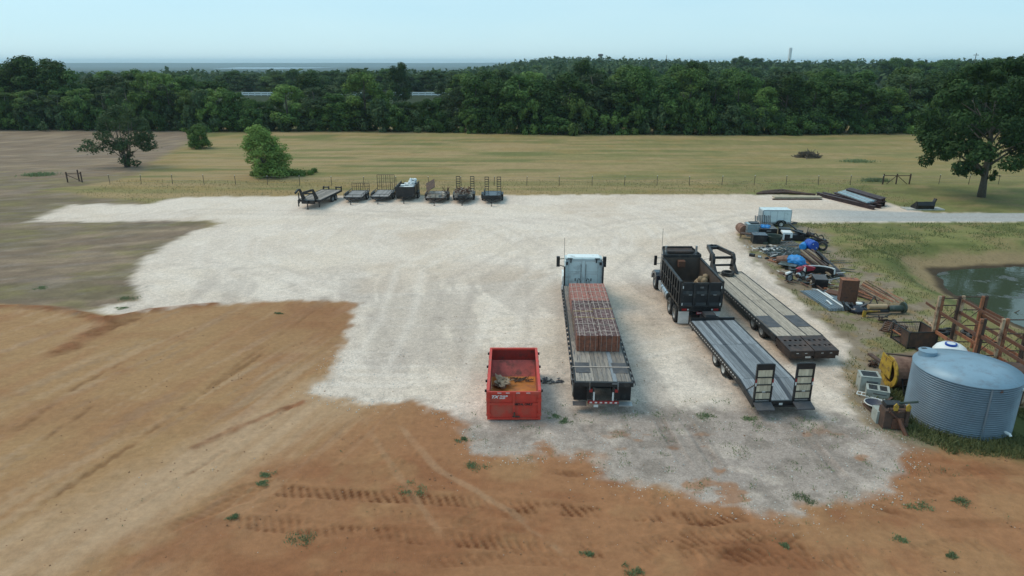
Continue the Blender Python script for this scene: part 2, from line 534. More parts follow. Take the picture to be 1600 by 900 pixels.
def grow(a, b, lo, hi, step, g, cap, g2):
    """coordinates: even inside a..b, growing steps outside to lo and hi"""
    mid = list(np.arange(a, b + 1e-6, step))
    up, s = [], step
    x = mid[-1]
    while x < hi:
        s = s * (g if s < cap else g2)
        x += s
        up.append(x)
    dn, s = [], step
    x = mid[0]
    while lo is not None and x > lo:
        s = s * (g if s < cap else g2)
        x -= s
        dn.append(x)
    return np.array(dn[::-1] + mid + up)


def dline(poly, x, y, signed=False):
    sg = np.ones(x.shape)
    d = np.full(x.shape, 1e18)
    s = np.zeros(x.shape)
    L = 0.
    for (x0, y0), (x1, y1) in zip(poly[:-1], poly[1:]):
        ex, ey = x1 - x0, y1 - y0
        l = math.hypot(ex, ey)
        t = np.clip(((x - x0) * ex + (y - y0) * ey) / (l * l), 0, 1)
        dd = (x - x0 - ex * t) ** 2 + (y - y0 - ey * t) ** 2
        s = np.where(dd < d, L + t * l, s)
        sg = np.where(dd < d, np.sign(ex * (y - y0) - ey * (x - x0)), sg)
        d = np.minimum(d, dd)
        L += l
    if signed:
        return np.sqrt(d), s, sg
    return np.sqrt(d), s


def far_h(x, y):
    """terrain beyond the home field"""
    r = np.hypot(x, y)
    u = np.where(y > 1, x / np.maximum(y, 1), np.sign(x) * 9)
    left = 1 - ss(-.10, .06, u)
    v = -34 * ss(190, 2600, r) * left
    v = v + 10.5 * np.exp(-((r - 900) / 330) ** 2) * ss(-.09, .07, u) * (1 - .38 * ss(.12, .3, u)) * (.85 + .3 * fbm(x / 120, y / 400, 12, 3))
    v = v - 24 * ss(1500, 4000, r) * (1 - left)
    hills = (22 + 24 * fbm(x / 2600, y / 4200, 5, 4)) * ss(8500, 10500, r) * (1 - ss(13500, 15000, r) * .5)
    return v + hills * 1.0


def terr(x, y):
    x, y = np.atleast_1d(np.asarray(x, float)), np.atleast_1d(np.asarray(y, float))
    h = far_h(x, y)
    m = (np.abs(x - 46) < 30) & (np.abs(y - 42) < 28)
    if m.any():
        d = sdf(POND, x[m], y[m]) + .7 * (fbm(x[m] * .9, y[m] * .9, 3) - .5)
        h[m] = h[m] - 1.0 * (1 - ss(.0, 4.2, d)) - .9 * (1 - ss(-1.6, .0, d)) + .12 * np.exp(-((d - 5) / 1.8) ** 2)
    return h


TRACKS = [  # polyline, half width, darkness, lug depth
    (pix((380, 764), (505, 771), (600, 776), (720, 783), (860, 795), (965, 803), (1100, 812), (1180, 806)), .36, .50, 1.0),
    (pix((330, 812), (505, 828), (620, 836), (740, 846), (880, 860), (1000, 862)), .36, .45, 1.0),
    (pix((735, 840), (800, 846), (875, 855)), .34, .3, .9),
    (pix((395, 812), (500, 816)), .30, .3, .8),
    (pix((560, 795), (650, 810), (760, 825), (960, 850)), .30, .12, .5),
    (pix((965, 862), (1080, 842), (1190, 838), (1220, 850)), .42, .35, 1.0),
    (pix((920, 880), (1000, 868), (1180, 868), (1300, 880), (1400, 900)), .42, .25, .9),
    (pix((1220, 815), (1245, 850), (1300, 870), (1380, 890), (1450, 905)), .5, .35, 1.0),
    (pix((1150, 780), (1165, 830)), .3, .25, .7),
    (pix((1340, 785), (1400, 800), (1450, 817)), .22, .5, .2),
    (pix((1440, 815), (1520, 818), (1620, 820)), .25, .2, .2),
    (pix((620, 660), (680, 730), (800, 800), (900, 880)), .16, -.35, 0),
    (pix((560, 650), (620, 740), (700, 850)), .14, -.2, 0),
    (pix((1400, 870), (1500, 850), (1600, 862)), .3, .2, .8),
    (pix((1000, 805), (1060, 812), (1150, 830)), .30, .3, .9), (pix((640, 880), (800, 872), (930, 878)), .3, .2, .8),
    (pix((1130, 900), (1150, 868), (1230, 846), (1330, 850)), .4, .3, .9), (pix((1290, 900), (1300, 872), (1270, 845)), .25, .25, .6),
    (pix((820, 730), (880, 740), (940, 742)), .22, .35, .4), (pix((1400, 770), (1500, 760), (1620, 764)), .4, .2, .7), (pix((1440, 740), (1540, 735), (1620, 738)), .3, .16, .6),
    (pix((700, 830), (760, 800), (880, 812)), .25, .18, .6), (pix((300, 800), (380, 765), (470, 748)), .3, .16, .7), (pix((230, 840), (350, 790), (430, 760)), .3, .14, .7),
    (pix((0, 690), (110, 610), (200, 560)), .16, .35, .1),
    (pix((50, 700), (180, 610)), .12, .3, .1),
    (pix((0, 830), (200, 700), (340, 600), (430, 540)), .14, .3, .1),
    (pix((180, 810), (330, 720), (480, 620)), .12, .22, .1),
    (pix((250, 600), (330, 545), (440, 480)), .18, -.2, 0),
    (pix((280, 640), (400, 550), (500, 480)), .14, .22, .1),
    (pix((60, 560), (110, 545), (165, 515), (230, 490)), .5, .42, .4),
    (pix((20, 484), (70, 484), (120, 494), (168, 503)), .22, .45, .2),
    (pix((1020, 640), (1080, 740)), .25, .18, .3), (pix((1060, 640), (1130, 745)), .25, .16, .3),
    (pix((900, 650), (935, 700)), .2, .15, .2), (pix((1240, 660), (1330, 760)), .22, .15, .3),
]

SC = {k: np.array(lin(v)) / np.array([1.02, 1.145, 1.19]) for k, v in dict(
    pad=(217, 208, 194), pad2=(205, 196, 185), padw=(225, 219, 209), worn=(160, 152, 145), worn2=(134, 127, 119), dirt=(155, 115, 83), dirt2=(164, 136, 99),
    dirt3=(140, 97, 68), path=(178, 153, 124), field=(128, 114, 98), field2=(148, 134, 113), field3=(112, 105, 82), grass=(158, 141, 104), grass2=(132, 128, 84),
    grass3=(102, 112, 66), rgrass=(120, 126, 78), rgrass2=(88, 100, 58), rgrass3=(136, 126, 90), soil=(140, 131, 115), soil2=(122, 112, 94), bank=(142, 128, 98),
    mud=(70, 62, 50), road=(172, 178, 178), green=(74, 92, 52), deep=(52, 66, 38), yellow=(150, 130, 84)).items()}


def paint(x, y):
    """colour of what the ground is made of, and the surface kind"""
    N = x.shape[0]

    def mixc(c, k, m):
        return c * (1 - m[:, None]) + SC[k] * m[:, None]
    lowf = fbm(x / 9, y / 9, 11)
    wx = x + 2.2 * (fbm(x / 2.3, y / 2.3, 21, 5, .6) - .5) + .35 * (vnoise(x * 3, y * 3, 22) - .5)
    wy = y + 2.2 * (fbm(x / 2.3, y / 2.3, 31, 5, .6) - .5) + .35 * (vnoise(x * 3, y * 3, 32) - .5)
    f1 = fbm(x / 1.6, y / 1.6, 41)
    f2 = fbm(x * 1.3, y * 1.3, 43)
    strk = fbm(x / 14, y / 1.6, 51, 5)       # mown bands running across
    c = np.repeat(SC['grass'][None, :], N, 0)
    c = mixc(c, 'grass2', ss(.42, .66, strk) * .85)
    c = mixc(c, 'grass3', ss(.50, .68, fbm(x / 16, y / 3.2, 53)) * ss(76, 100, y) * .8)
    c = mixc(c, 'grass2', ss(-20, 55, x) * .6 * ss(.2, .55, f1))
    c = mixc(c, 'grass3', np.exp(-((y - 83.4) / 1.0) ** 2) * ss(.42, .6, fbm(x / 5, y, 55)) * .7)
    c = mixc(c, 'yellow', ss(.58, .7, fbm(x / 6, y / 2.4, 57)) * .45)
    c = c * (1 + .22 * (fbm(x / .9, y / .7, 58, 4) - .5) * (y > 70))[:, None] * (1 + .16 * (fbm(x / 3, y / .8, 59, 4) - .5) * (y > 70))[:, None]
    # right hand pasture
    rg = ss(24, 29, x + 2 * (f1 - .5)) * (1 - ss(82, 100, y)) * .9
    rgc = np.repeat(SC['rgrass'][None, :], N, 0)
    rgc = mixc(rgc, 'rgrass3', ss(.48, .66, fbm(x / 2.2, y / 1.2, 61, 5)) * .8)
    rgc = mixc(rgc, 'rgrass2', ss(.50, .66, fbm(x / 3.3, y / 1.8, 63, 5)) * .7)
    rgc = mixc(rgc, 'green', np.exp(-((x - 29.2 - .5 * (f1 - .5)) / .9) ** 2) * ss(37, 41, y) * (1 - ss(49, 52, y)) * .7)
    c = c * (1 - rg[:, None]) + rgc * rg[:, None]
    # graded bare field, left
    d = sdf(FIELD, wx, wy)
    fm = 1 - ss(-.8, .8, d + (f2 - .5))
    fc = np.repeat(SC['field'][None, :], N, 0)
    rot = x * .94 + y * .35
    rot2 = -x * .35 + y * .94
    fc = mixc(fc, 'field2', ss(.45, .65, fbm(rot / 7, rot2 / 1.1, 71, 5)) * .8)
    fc = mixc(fc, 'field3', ss(.42, .62, fbm(x / 7, y / 4, 73, 5)) * .75 * (1 - ss(85, 100, y)))
    fc = mixc(fc, 'soil2', ss(.60, .70, fbm(rot / 2, rot2 / .5, 75, 5)) * .6)
    fc = mixc(fc, 'grass2', ss(.52, .66, fbm(x / 2.6, y / 1.6, 76, 5)) * .45 * (1 - ss(90, 110, y)))
    fc = mixc(fc, 'worn2', ss(.56, .68, fbm(rot / 3, rot2 / .8, 77, 5)) * .4)
    fc = fc * (1 + .5 * (fbm(x / .7, y / .6, 78, 4) - .5) + .35 * (fbm(x / 2.2, y / 1.2, 79, 4) - .5))[:, None]
    c = c * (1 - fm[:, None]) + fc * fm[:, None]
    # clay
    d = sdf(DIRT, wx, wy)
    dm = 1 - ss(-.35, .35, d)
    r1 = x * .33 + y * .94
    r2 = x * .94 - y * .33
    dc = np.repeat(SC['dirt'][None, :], N, 0)
    lft = 1 - ss(-13, -3, x - (y - 24) * .6)
    dc = mixc(dc, 'dirt2', lft * (.80 + .20 * ss(.35, .6, lowf)))
    dc = mixc(dc, 'dirt', ss(.5, .64, fbm(r1 / 9, r2 / .9, 81, 6)) * (.7 - .38 * lft))
    dc = mixc(dc, 'worn2', lft * ss(.60, .74, fbm(r1 / 5, r2 / .4, 82, 4)) * .22)
    dc = mixc(dc, 'path', lft * ss(.60, .72, fbm(r1 / 7, r2 / .5, 84, 4)) * .5)
    dc = mixc(dc, 'dirt3', ss(.5, .68, fbm(x / 4, y / 1.5, 83, 5)) * (.75 - .5 * lft))
    dc = mixc(dc, 'dirt3', np.exp(-((x + 12) / 5) ** 2 - ((y - 39) / 5) ** 2) * .6)
    dc = mixc(dc, 'dirt2', ss(.55, .7, fbm(x / 2.5, y / 2.5, 85, 5)) * .35)
    pd, _ = dline(PATH, wx, wy)
    dc = mixc(dc, 'path', (1 - ss(.5, 3.0, pd + .8 * (f1 - .5))) * (.62 + .38 * ss(.35, .6, fbm(r1 / 8, r2 / .5, 86, 4))))
    c = c * (1 - dm[:, None]) + dc * dm[:, None]
    # soil among the scrap
    d = sdf(JUNK, wx, wy)
    jm = (1 - ss(-.7, .9, d)) * (1 - .0 * dm)
    jc = np.repeat(SC['soil'][None, :], N, 0)
    jc = mixc(jc, 'soil2', ss(.45, .65, f1) * .8)
    jc = mixc(jc, 'rgrass', ss(.50, .62, fbm(x / 1.1, y / 1.1, 91, 5)) * ss(.2, 1, (x - 14) / 8) * .8)
    jc = mixc(jc, 'yellow', ss(.6, .7, fbm(x / .8, y / .8, 93, 5)) * .5)
    c = c * (1 - jm[:, None]) + jc * jm[:, None]
    # green round the bin
    gm = (1 - ss(2.6, 3.5, np.hypot((x - 19.9) / 1.2, y - 26.6) + 1.2 * (f1 - .5))) * 1.0
    gm = np.maximum(gm, (1 - ss(.2, 1.6, np.abs(y - 24.6 + .12 * (x - 18)) + 1.3 * (f1 - .5))) * ss(17.0, 18, x))
    c = mixc(c, 'green', gm * .85)
    c = mixc(c, 'deep', gm * ss(.5, .65, f2) * .7)
    # gravel
    d = sdf(PAD, x + (wx - x) * .45, y + (wy - y) * .45) - .35 * (vnoise(x * 1.3, y * 1.3, 25) - .5) + .12 * (vnoise(x * 5, y * 5, 26) - .5)
    pm = 1 - ss(-.40, .40, d + .9 * (f2 - .5))
    pc = np.repeat(SC['pad'][None, :], N, 0)
    pc = mixc(pc, 'padw', ss(.45, .62, fbm(x / 5, y / 2.5, 101, 5)) * .5)
    pc = mixc(pc, 'pad2', ss(.48, .64, fbm(x / 3, y / 3, 103, 6)) * .45)
    sw = np.hypot(x + 6, (y - 60) * 1.0)
    pc = mixc(pc, 'padw', ss(.56, .66, fbm(sw / .35, np.arctan2(y - 60, x + 6) * 5, 105, 3)) * .5)
    pc = mixc(pc, 'worn', ss(.52, .64, fbm(x / 1.8 + y / 9, y / 9, 107, 5)) * .38 * (1 - ss(44, 52, y)))
    pc = mixc(pc, 'path', ss(.5, .66, fbm(x / 8, y / 8, 109, 4)) * .22)
    for lane, hw_, k_ in LANES:
        for off in (-.95, .95):
            dl, _s, sg = dline(lane, x + .25 * (f1 - .5), y + .25 * (f2 - .5), True)
            pc = mixc(pc, 'worn' if k_ > 0 else 'padw', np.exp(-((dl * sg - off) / hw_) ** 2) * abs(k_) * .6 * (.4 + 1.0 * ss(.3, .6, lowf)))
    dw = sdf(WORN, wx, wy)
    wm = 1 - ss(-1.0, .8, dw)
    pc = mixc(pc, 'worn', wm * .96)
    pc = mixc(pc, 'worn2', wm * ss(.50, .66, fbm(x / .9, y / .7, 111, 5)) * .7)
    pc = mixc(pc, 'pad2', wm * ss(.58, .7, fbm(x / 1.4, y / 1.1, 113, 5)) * .45)
    pc = mixc(pc, 'worn2', wm * ss(.56, .68, fbm(x / .5 + y / 6, y / 4, 114, 4)) * .45)
    edge = np.exp(-(np.minimum(d, 0) / .7) ** 2)
    pc = mixc(pc, 'worn2', edge * ss(.5, .68, f2) * .5)
    stain = ss(.68, .76, fbm(x / 1.1, y / .9, 117, 4)) * (1 - ss(48, 58, y))
    pc = mixc(pc, 'worn2', stain * .25)
    for sx_, sy_, sr_ in ((4.3, 28.2, 1.8), (4.2, 33, 2.0), (11, 39, 2.0), (11.6, 30.5, 1.8), (15.2, 36.5, 1.9), (.1, 25.9, 1.6)):
        pc = mixc(pc, 'worn2', np.exp(-((x - sx_) ** 2 + ((y - sy_) * .6) ** 2) / sr_ ** 2) * ss(.35, .6, f2) * .5)
    pc = mixc(pc, 'pad2', edge * .3)
    pm = pm * (1 - .75 * (wm * ss(.68, .76, fbm(x / 1.3, y / .9, 115, 5)) * (1 - ss(24, 27, y))))
    c = c * (1 - pm[:, None]) + pc * pm[:, None]
    # road
    d = sdf(ROAD, x, y + .25 * (f1 - .5))
    rm = (1 - ss(-.25, .15, d)) * ss(25, 36, x)
    c = mixc(c, 'road', rm)
    lane = np.exp(-((y - 67.2) / .35) ** 2) * rm
    c = mixc(c, 'worn', lane * .3)
    # pond banks
    d = sdf(POND, x, y) + .9 * (f1 - .5)
    bm = (1 - ss(1.0, 2.4, d - .9 * ss(45, 50, y))) * ss(30, 31, x + .0 * y)
    bm = (1 - ss(.9, 2.1, d + 1.2 * (f2 - .5) - .7 * ss(48, 52, y)))
    c = mixc(c, 'bank', bm)
    c = mixc(c, 'mud', 1 - ss(.15, .75, d))
    c = mixc(c, 'rgrass2', np.exp(-((d - 3.4) / .6) ** 2) * ss(46, 50, y) * ss(.40, .55, f1) * .8)
    # ruts
    relief = np.zeros(N)
    near = y < 48
    for poly, hw, dark, lug in TRACKS:
        xs = [p[0] for p in poly]
        ys = [p[1] for p in poly]
        m = near & (x > min(xs) - 2) & (x < max(xs) + 2) & (y > min(ys) - 2) & (y < max(ys) + 2)
        if not m.any():
            continue
        dd, s_, sg_ = dline(poly, x[m], y[m], True)
        Lt = sum(math.hypot(poly[q + 1][0] - poly[q][0], poly[q + 1][1] - poly[q][1]) for q in range(len(poly) - 1))
        brk = ss(.22, .50, fbm(x[m] * .8, y[m] * .8, 121)) * ss(0, 1.1, s_) * ss(0, 1.1, Lt - s_)
        k = (1 - ss(hw * .7, hw * 1.15, dd + .16 * (f2[m] - .5))) * brk
        lg = .5 + .5 * np.sin((s_ + dd * sg_ * .55 + .30 * f1[m] + .07 * f2[m]) * 2 * PI / .31)
        amt = k * (dark if dark > 0 else 0) * (1.15 - lug * .85 * ss(.25, .65, lg)) * (.15 + 1.5 * ss(.3, .7, fbm(x[m] * .9, y[m] * 1.6, 123, 4)))
        cm = c[m]
        cm = cm * (1 - np.clip(amt, 0, 1)[:, None] * np.array([.60, .70, .76])[None, :])
        if dark < 0:
            cm = cm * (1 - (k * -dark)[:, None]) + SC['path'] * (k * -dark)[:, None]
        c[m] = cm
        relief[m] += -.03 * k * (dark > 0) + .035 * k * lug * (lg - .5)
        relief[m] += .025 * np.exp(-((dd - hw * 1.25) / .08) ** 2) * brk * (dark > .1)
    for poly, hh_, ww_ in BERMS:
        db, _s = dline(poly, x + .5 * (f1 - .5), y + .5 * (f2 - .5))
        e_ = np.exp(-(db / ww_) ** 2) * near
        relief += hh_ * e_ * (.5 + f2)
        c = mixc(c, 'dirt3', np.clip(e_ * 1.3, 0, 1) * (.55 + .45 * ss(.4, .6, f2)) * .9)
        c = c * (1 - .22 * e_ * ss(.5, .62, fbm(x * 3, y * 3, 139, 3)))[:, None]
    soft = np.clip(dm * (1 - pm), 0, 1) * near
    relief += soft * (.07 * (fbm(x * 1.4, y * 1.4, 131, 5) - .5) + .07 * (fbm(r1 / 2, r2 * 1.2, 133, 4) - .5))
    relief += pm * near * .035 * (f2 - .5)
    clod = soft * ss(.63, .8, fbm(x * 3, y * 3, 135, 3)) * ss(.45, .6, fbm(x / 3, y / 3, 137))
    relief += .06 * clod
    # far country
    r = np.hypot(x, y)
    far = np.maximum(ss(164, 175, y), ss(300, 340, np.abs(x)))
    wood = SC['deep'] * .8
    opn = (ss(.60, .64, fbm(x / 150, y / 300, 141, 4)) * ss(700, 900, r) * ss(-200, 300, x))[:, None]
    fcx = wood[None, :] * (1 - opn) + SC['grass2'][None, :] * opn
    c = c * (1 - far[:, None]) + fcx * far[:, None]
    c = c * (.93 + .14 * fbm(x * 2.5, y * 2.5, 151, 3))[:, None]
    kind = np.zeros(N, np.int32)                        # 0 pasture
    kind[fm > .5] = 1
    kind[dm > .5] = 2
    kind[(jm > .5) & (pm < .5)] = 3
    kind[pm > .5] = 4
    kind[rm > .5] = 5
    kind[(bm > .5) & (x > 28) & (y < 60)] = 6
    kind[(y > 172) | (np.abs(x) > 320)] = 7
    return c, relief, pm, kind


gx = grow(-9, 17, -16000, 16000, .068, 1.018, 2.0, 1.075)
gy = grow(13, 21.5, 4, 16000, .065, 1.0105, 1.0, 1.055)
nx, ny = len(gx), len(gy)
XX, YY = np.meshgrid(gx, gy)
XX, YY = XX.ravel(), YY.ravel()
col, rel, pmask, kind = paint(XX, YY)
ZZ = terr(XX, YY) + rel
ii = (np.arange(ny - 1)[:, None] * nx + np.arange(nx - 1)[None, :]).ravel()
quads = np.stack([ii, ii + 1, ii + nx + 1, ii + nx], 1)
fk = kind[ii]
gm_ = bpy.data.materials.new('ground surface')
gm_.use_nodes = True
n = gm_.node_tree
b = n.nodes['Principled BSDF']
b.inputs['Roughness'].default_value = .95
b.inputs['Specular IOR Level'].default_value = .15
at1 = n.nodes.new('ShaderNodeAttribute')
at1.attribute_name = 'colour'
at2 = n.nodes.new('ShaderNodeAttribute')
at2.attribute_name = 'gravel'
t = n.nodes.new('ShaderNodeTexCoord')
na = n.nodes.new('ShaderNodeTexNoise')
na.inputs['Scale'].default_value = 3.5
na.inputs['Detail'].default_value = 9
na.inputs['Roughness'].default_value = .72
vo = n.nodes.new('ShaderNodeTexVoronoi')
vo.inputs['Scale'].default_value = 20
vo2 = n.nodes.new('ShaderNodeTexNoise')
vo2.inputs['Scale'].default_value = 22
vo2.inputs['Detail'].default_value = 3
for q in (na, vo, vo2):
    n.links.new(t.outputs['Object'], q.inputs['Vector'])
r1_ = n.nodes.new('ShaderNodeMapRange')
r1_.inputs[1].default_value = .25
r1_.inputs[2].default_value = .75
r1_.inputs[3].default_value = .79
r1_.inputs[4].default_value = 1.21
n.links.new(na.outputs[0], r1_.inputs[0])
r2_ = n.nodes.new('ShaderNodeSeparateColor')
n.links.new(vo.outputs['Color'], r2_.inputs[0])
r3_ = n.nodes.new('ShaderNodeMapRange')
r3_.inputs[3].default_value = .82
r3_.inputs[4].default_value = 1.16
n.links.new(r2_.outputs[0], r3_.inputs[0])
gmix = n.nodes.new('ShaderNodeMix')
gmix.inputs['A'].default_value = 1.0
n.links.new(at2.outputs['Fac'], gmix.inputs['Factor'])
n.links.new(r3_.outputs[0], gmix.inputs['B'])
m1 = n.nodes.new('ShaderNodeMath')
m1.operation = 'MULTIPLY'
n.links.new(r1_.outputs[0], m1.inputs[0])
n.links.new(gmix.outputs['Result'], m1.inputs[1])
vs_ = n.nodes.new('ShaderNodeVectorMath')
vs_.operation = 'SCALE'
n.links.new(at1.outputs['Color'], vs_.inputs[0])
n.links.new(m1.outputs[0], vs_.inputs['Scale'])
n.links.new(vs_.outputs[0], b.inputs['Base Color'])
bp = n.nodes.new('ShaderNodeBump')
bp.inputs['Strength'].default_value = .45
bp.inputs['Distance'].default_value = .045
hsum = n.nodes.new('ShaderNodeMath')
hsum.operation = 'ADD'
n.links.new(na.outputs[0], hsum.inputs[0])
n.links.new(vo2.outputs[0], hsum.inputs[1])
n.links.new(hsum.outputs[0], bp.inputs['Height'])
n.links.new(bp.outputs[0], b.inputs['Normal'])
KN = ['grass_field', 'bare_field', 'dirt_ground', 'scrap_yard_ground', 'gravel_yard', 'gravel_road', 'pond_bank', 'distant_land']
for k, nm in enumerate(KN):
    fq = quads[fk == k]
    if not len(fq):
        continue
    used, inv = np.unique(fq.ravel(), return_inverse=True)
    me = bpy.data.meshes.new(nm)
    me.vertices.add(len(used))
    me.vertices.foreach_set('co', np.stack([XX[used], YY[used], ZZ[used]], 1).astype(np.float32).ravel())
    me.loops.add(len(fq) * 4)
    me.loops.foreach_set('vertex_index', inv.astype(np.int32).ravel())
    me.polygons.add(len(fq))
    me.polygons.foreach_set('loop_start', np.arange(len(fq), dtype=np.int32) * 4)
    me.polygons.foreach_set('loop_total', np.full(len(fq), 4, np.int32))
    me.update()
    me.polygons.foreach_set('use_smooth', np.ones(len(fq), bool))
    ca = me.color_attributes.new('colour', 'FLOAT_COLOR', 'POINT')
    ca.data.foreach_set('color', np.concatenate([col[used], np.ones((len(used), 1))], 1).astype(np.float32).ravel())
    ga = me.attributes.new('gravel', 'FLOAT', 'POINT')
    ga.data.foreach_set('value', pmask[used].astype(np.float32))
    me.materials.append(gm_)
    put(nm, me, None, 'structure')

# water
wm_ = bpy.data.materials.new('pond water')
wm_.use_nodes = True
n = wm_.node_tree
b = n.nodes['Principled BSDF']
b.inputs['Base Color'].default_value = (.05, .065, .045, 1)
b.inputs['Roughness'].default_value = .06
b.inputs['IOR'].default_value = 1.33
t = n.nodes.new('ShaderNodeTexCoord')
nn = n.nodes.new('ShaderNodeTexNoise')
nn.inputs['Scale'].default_value = 2.2
nn.inputs['Detail'].default_value = 4
n.links.new(t.outputs['Object'], nn.inputs[0])
bp = n.nodes.new('ShaderNodeBump')
bp.inputs['Strength'].default_value = .12
bp.inputs['Distance'].default_value = .05
n.links.new(nn.outputs[0], bp.inputs['Height'])
n.links.new(bp.outputs[0], b.inputs['Normal'])
n2 = n.nodes.new('ShaderNodeTexNoise')          # paler, rougher patches on the water
n2.inputs['Scale'].default_value = .5
n2.inputs['Detail'].default_value = 7
n2.inputs['Roughness'].default_value = .7
n.links.new(t.outputs['Object'], n2.inputs[0])
r = n.nodes.new('ShaderNodeMapRange')
r.inputs[1].default_value = .56
r.inputs[2].default_value = .63
n.links.new(n2.outputs[0], r.inputs[0])
mx = n.nodes.new('ShaderNodeMix')
mx.data_type = 'RGBA'
mx.inputs['A'].default_value = (.055, .07, .045, 1)
mx.inputs['B'].default_value = (.085, .09, .085, 1)
n.links.new(r.outputs[0], mx.inputs['Factor'])
n.links.new(mx.outputs['Result'], b.inputs['Base Color'])
rr = n.nodes.new('ShaderNodeMapRange')
rr.inputs[3].default_value = .05
rr.inputs[4].default_value = .45
n.links.new(r.outputs[0], rr.inputs[0])
n.links.new(rr.outputs[0], b.inputs['Roughness'])
MB().add([(28, 25, -1.05), (70, 25, -1.05), (70, 58, -1.05), (28, 58, -1.05)], [(0, 1, 2, 3)]).build('pond_water', wm_, kind='structure')
lk = bpy.data.materials.new('lake water')
lk.use_nodes = True
lk.node_tree.nodes['Principled BSDF'].inputs['Base Color'].default_value = (.10, .16, .2, 1)
lk.node_tree.nodes['Principled BSDF'].inputs['Roughness'].default_value = .25
MB().add([(-2250, 5300, -31.5), (-1650, 5200, -31.5), (-1500, 6300, -31.5), (-2500, 6600, -31.5)], [(0, 1, 2, 3)]).build('lake', lk, kind='structure')


# ------------------------------------------------------------------ trees
def leaf_mesh(name, mat, clumps, per, size, seed, up=.35, flat=.8):
    """clumps: (x,y,z,r) ; small leaf faces spread through each clump"""
    rg = np.random.default_rng(seed)
    V, F_, T_ = [], [], []
    cl = np.array(clumps)
    w = cl[:, 3] ** 2
    cnt = np.maximum((per * w / w.mean()).astype(int), 6)
    idx = np.repeat(np.arange(len(cl)), cnt)
    n_ = len(idx)
    d = rg.normal(size=(n_, 3))
    d /= np.linalg.norm(d, axis=1)[:, None]
    rad = cl[idx, 3] * rg.uniform(.25, 1, n_) ** .5
    rad *= 1 + .25 * rg.normal(size=n_) * (rg.random(n_) < .3)
    c = cl[idx, :3] + d * rad[:, None] * np.array([1, 1, flat])
    nrm = d * 1.0 + rg.normal(size=(n_, 3)) * .45 + np.array([0, 0, up])
    nrm /= np.linalg.norm(nrm, axis=1)[:, None]
    a = np.cross(nrm, rg.normal(size=(n_, 3)))
    a /= np.linalg.norm(a, axis=1)[:, None] + 1e-9
    b_ = np.cross(nrm, a)
    s = size * rg.uniform(.55, 1.3, n_)[:, None]
    p = np.stack([c - a * s, c - b_ * s * .55, c + a * s, c + b_ * s * .55], 1).reshape(-1, 3)
    tone = np.repeat(rg.random(len(cl)), cnt)
    return quads_mesh(name, M[mat], p, np.repeat(tone, 4))


def quads_mesh(name, mat, p, tone=None):
    n_ = len(p) // 4
    me = bpy.data.meshes.new(name)
    me.vertices.add(n_ * 4)
    me.vertices.foreach_set('co', p.astype(np.float32).ravel())
    me.loops.add(n_ * 4)
    me.loops.foreach_set('vertex_index', np.arange(n_ * 4, dtype=np.int32))
    me.polygons.add(n_)
    me.polygons.foreach_set('loop_start', np.arange(n_, dtype=np.int32) * 4)
    me.polygons.foreach_set('loop_total', np.full(n_, 4, np.int32))
    me.update()
    if tone is not None:
        ta = me.attributes.new('tone', 'FLOAT', 'POINT')
        ta.data.foreach_set('value', tone.astype(np.float32))
    me.materials.append(mat)
    return me


def crown_clumps(seed, w, z0, z1, n_, shape='oak', rmin=.14, rmax=.26):
    r_ = random.Random(seed)
    out = []
    H = z1 - z0
    lobes = [(r_.uniform(0, 2 * PI), r_.uniform(.0, .22)) for _ in range(4)]
    while len(out) < n_:
        t = r_.random() ** .85
        if shape == 'oak':
            prof = math.sin(PI * min(1, max(0, t * .82 + .16))) ** .55
        elif shape == 'thin':
            prof = .35 + .65 * math.sin(PI * t)
        elif shape == 'shrub':
            prof = math.sqrt(max(0, 1 - (t * .92) ** 2))
        else:
            prof = math.sin(PI * (.25 + .72 * t)) ** .8
        th = r_.uniform(0, 2 * PI)
        lob = 1 + sum(a * math.cos((th - p)) for p, a in lobes)
        rr = w / 2 * prof * lob * math.sqrt(r_.uniform(.25, 1))
        cr_ = w * r_.uniform(rmin, rmax) * .5 * (1.15 - .4 * t)
        out.append((rr * math.cos(th) * .9, rr * math.sin(th) * .9, z0 + H * t * .95, cr_))
    return out


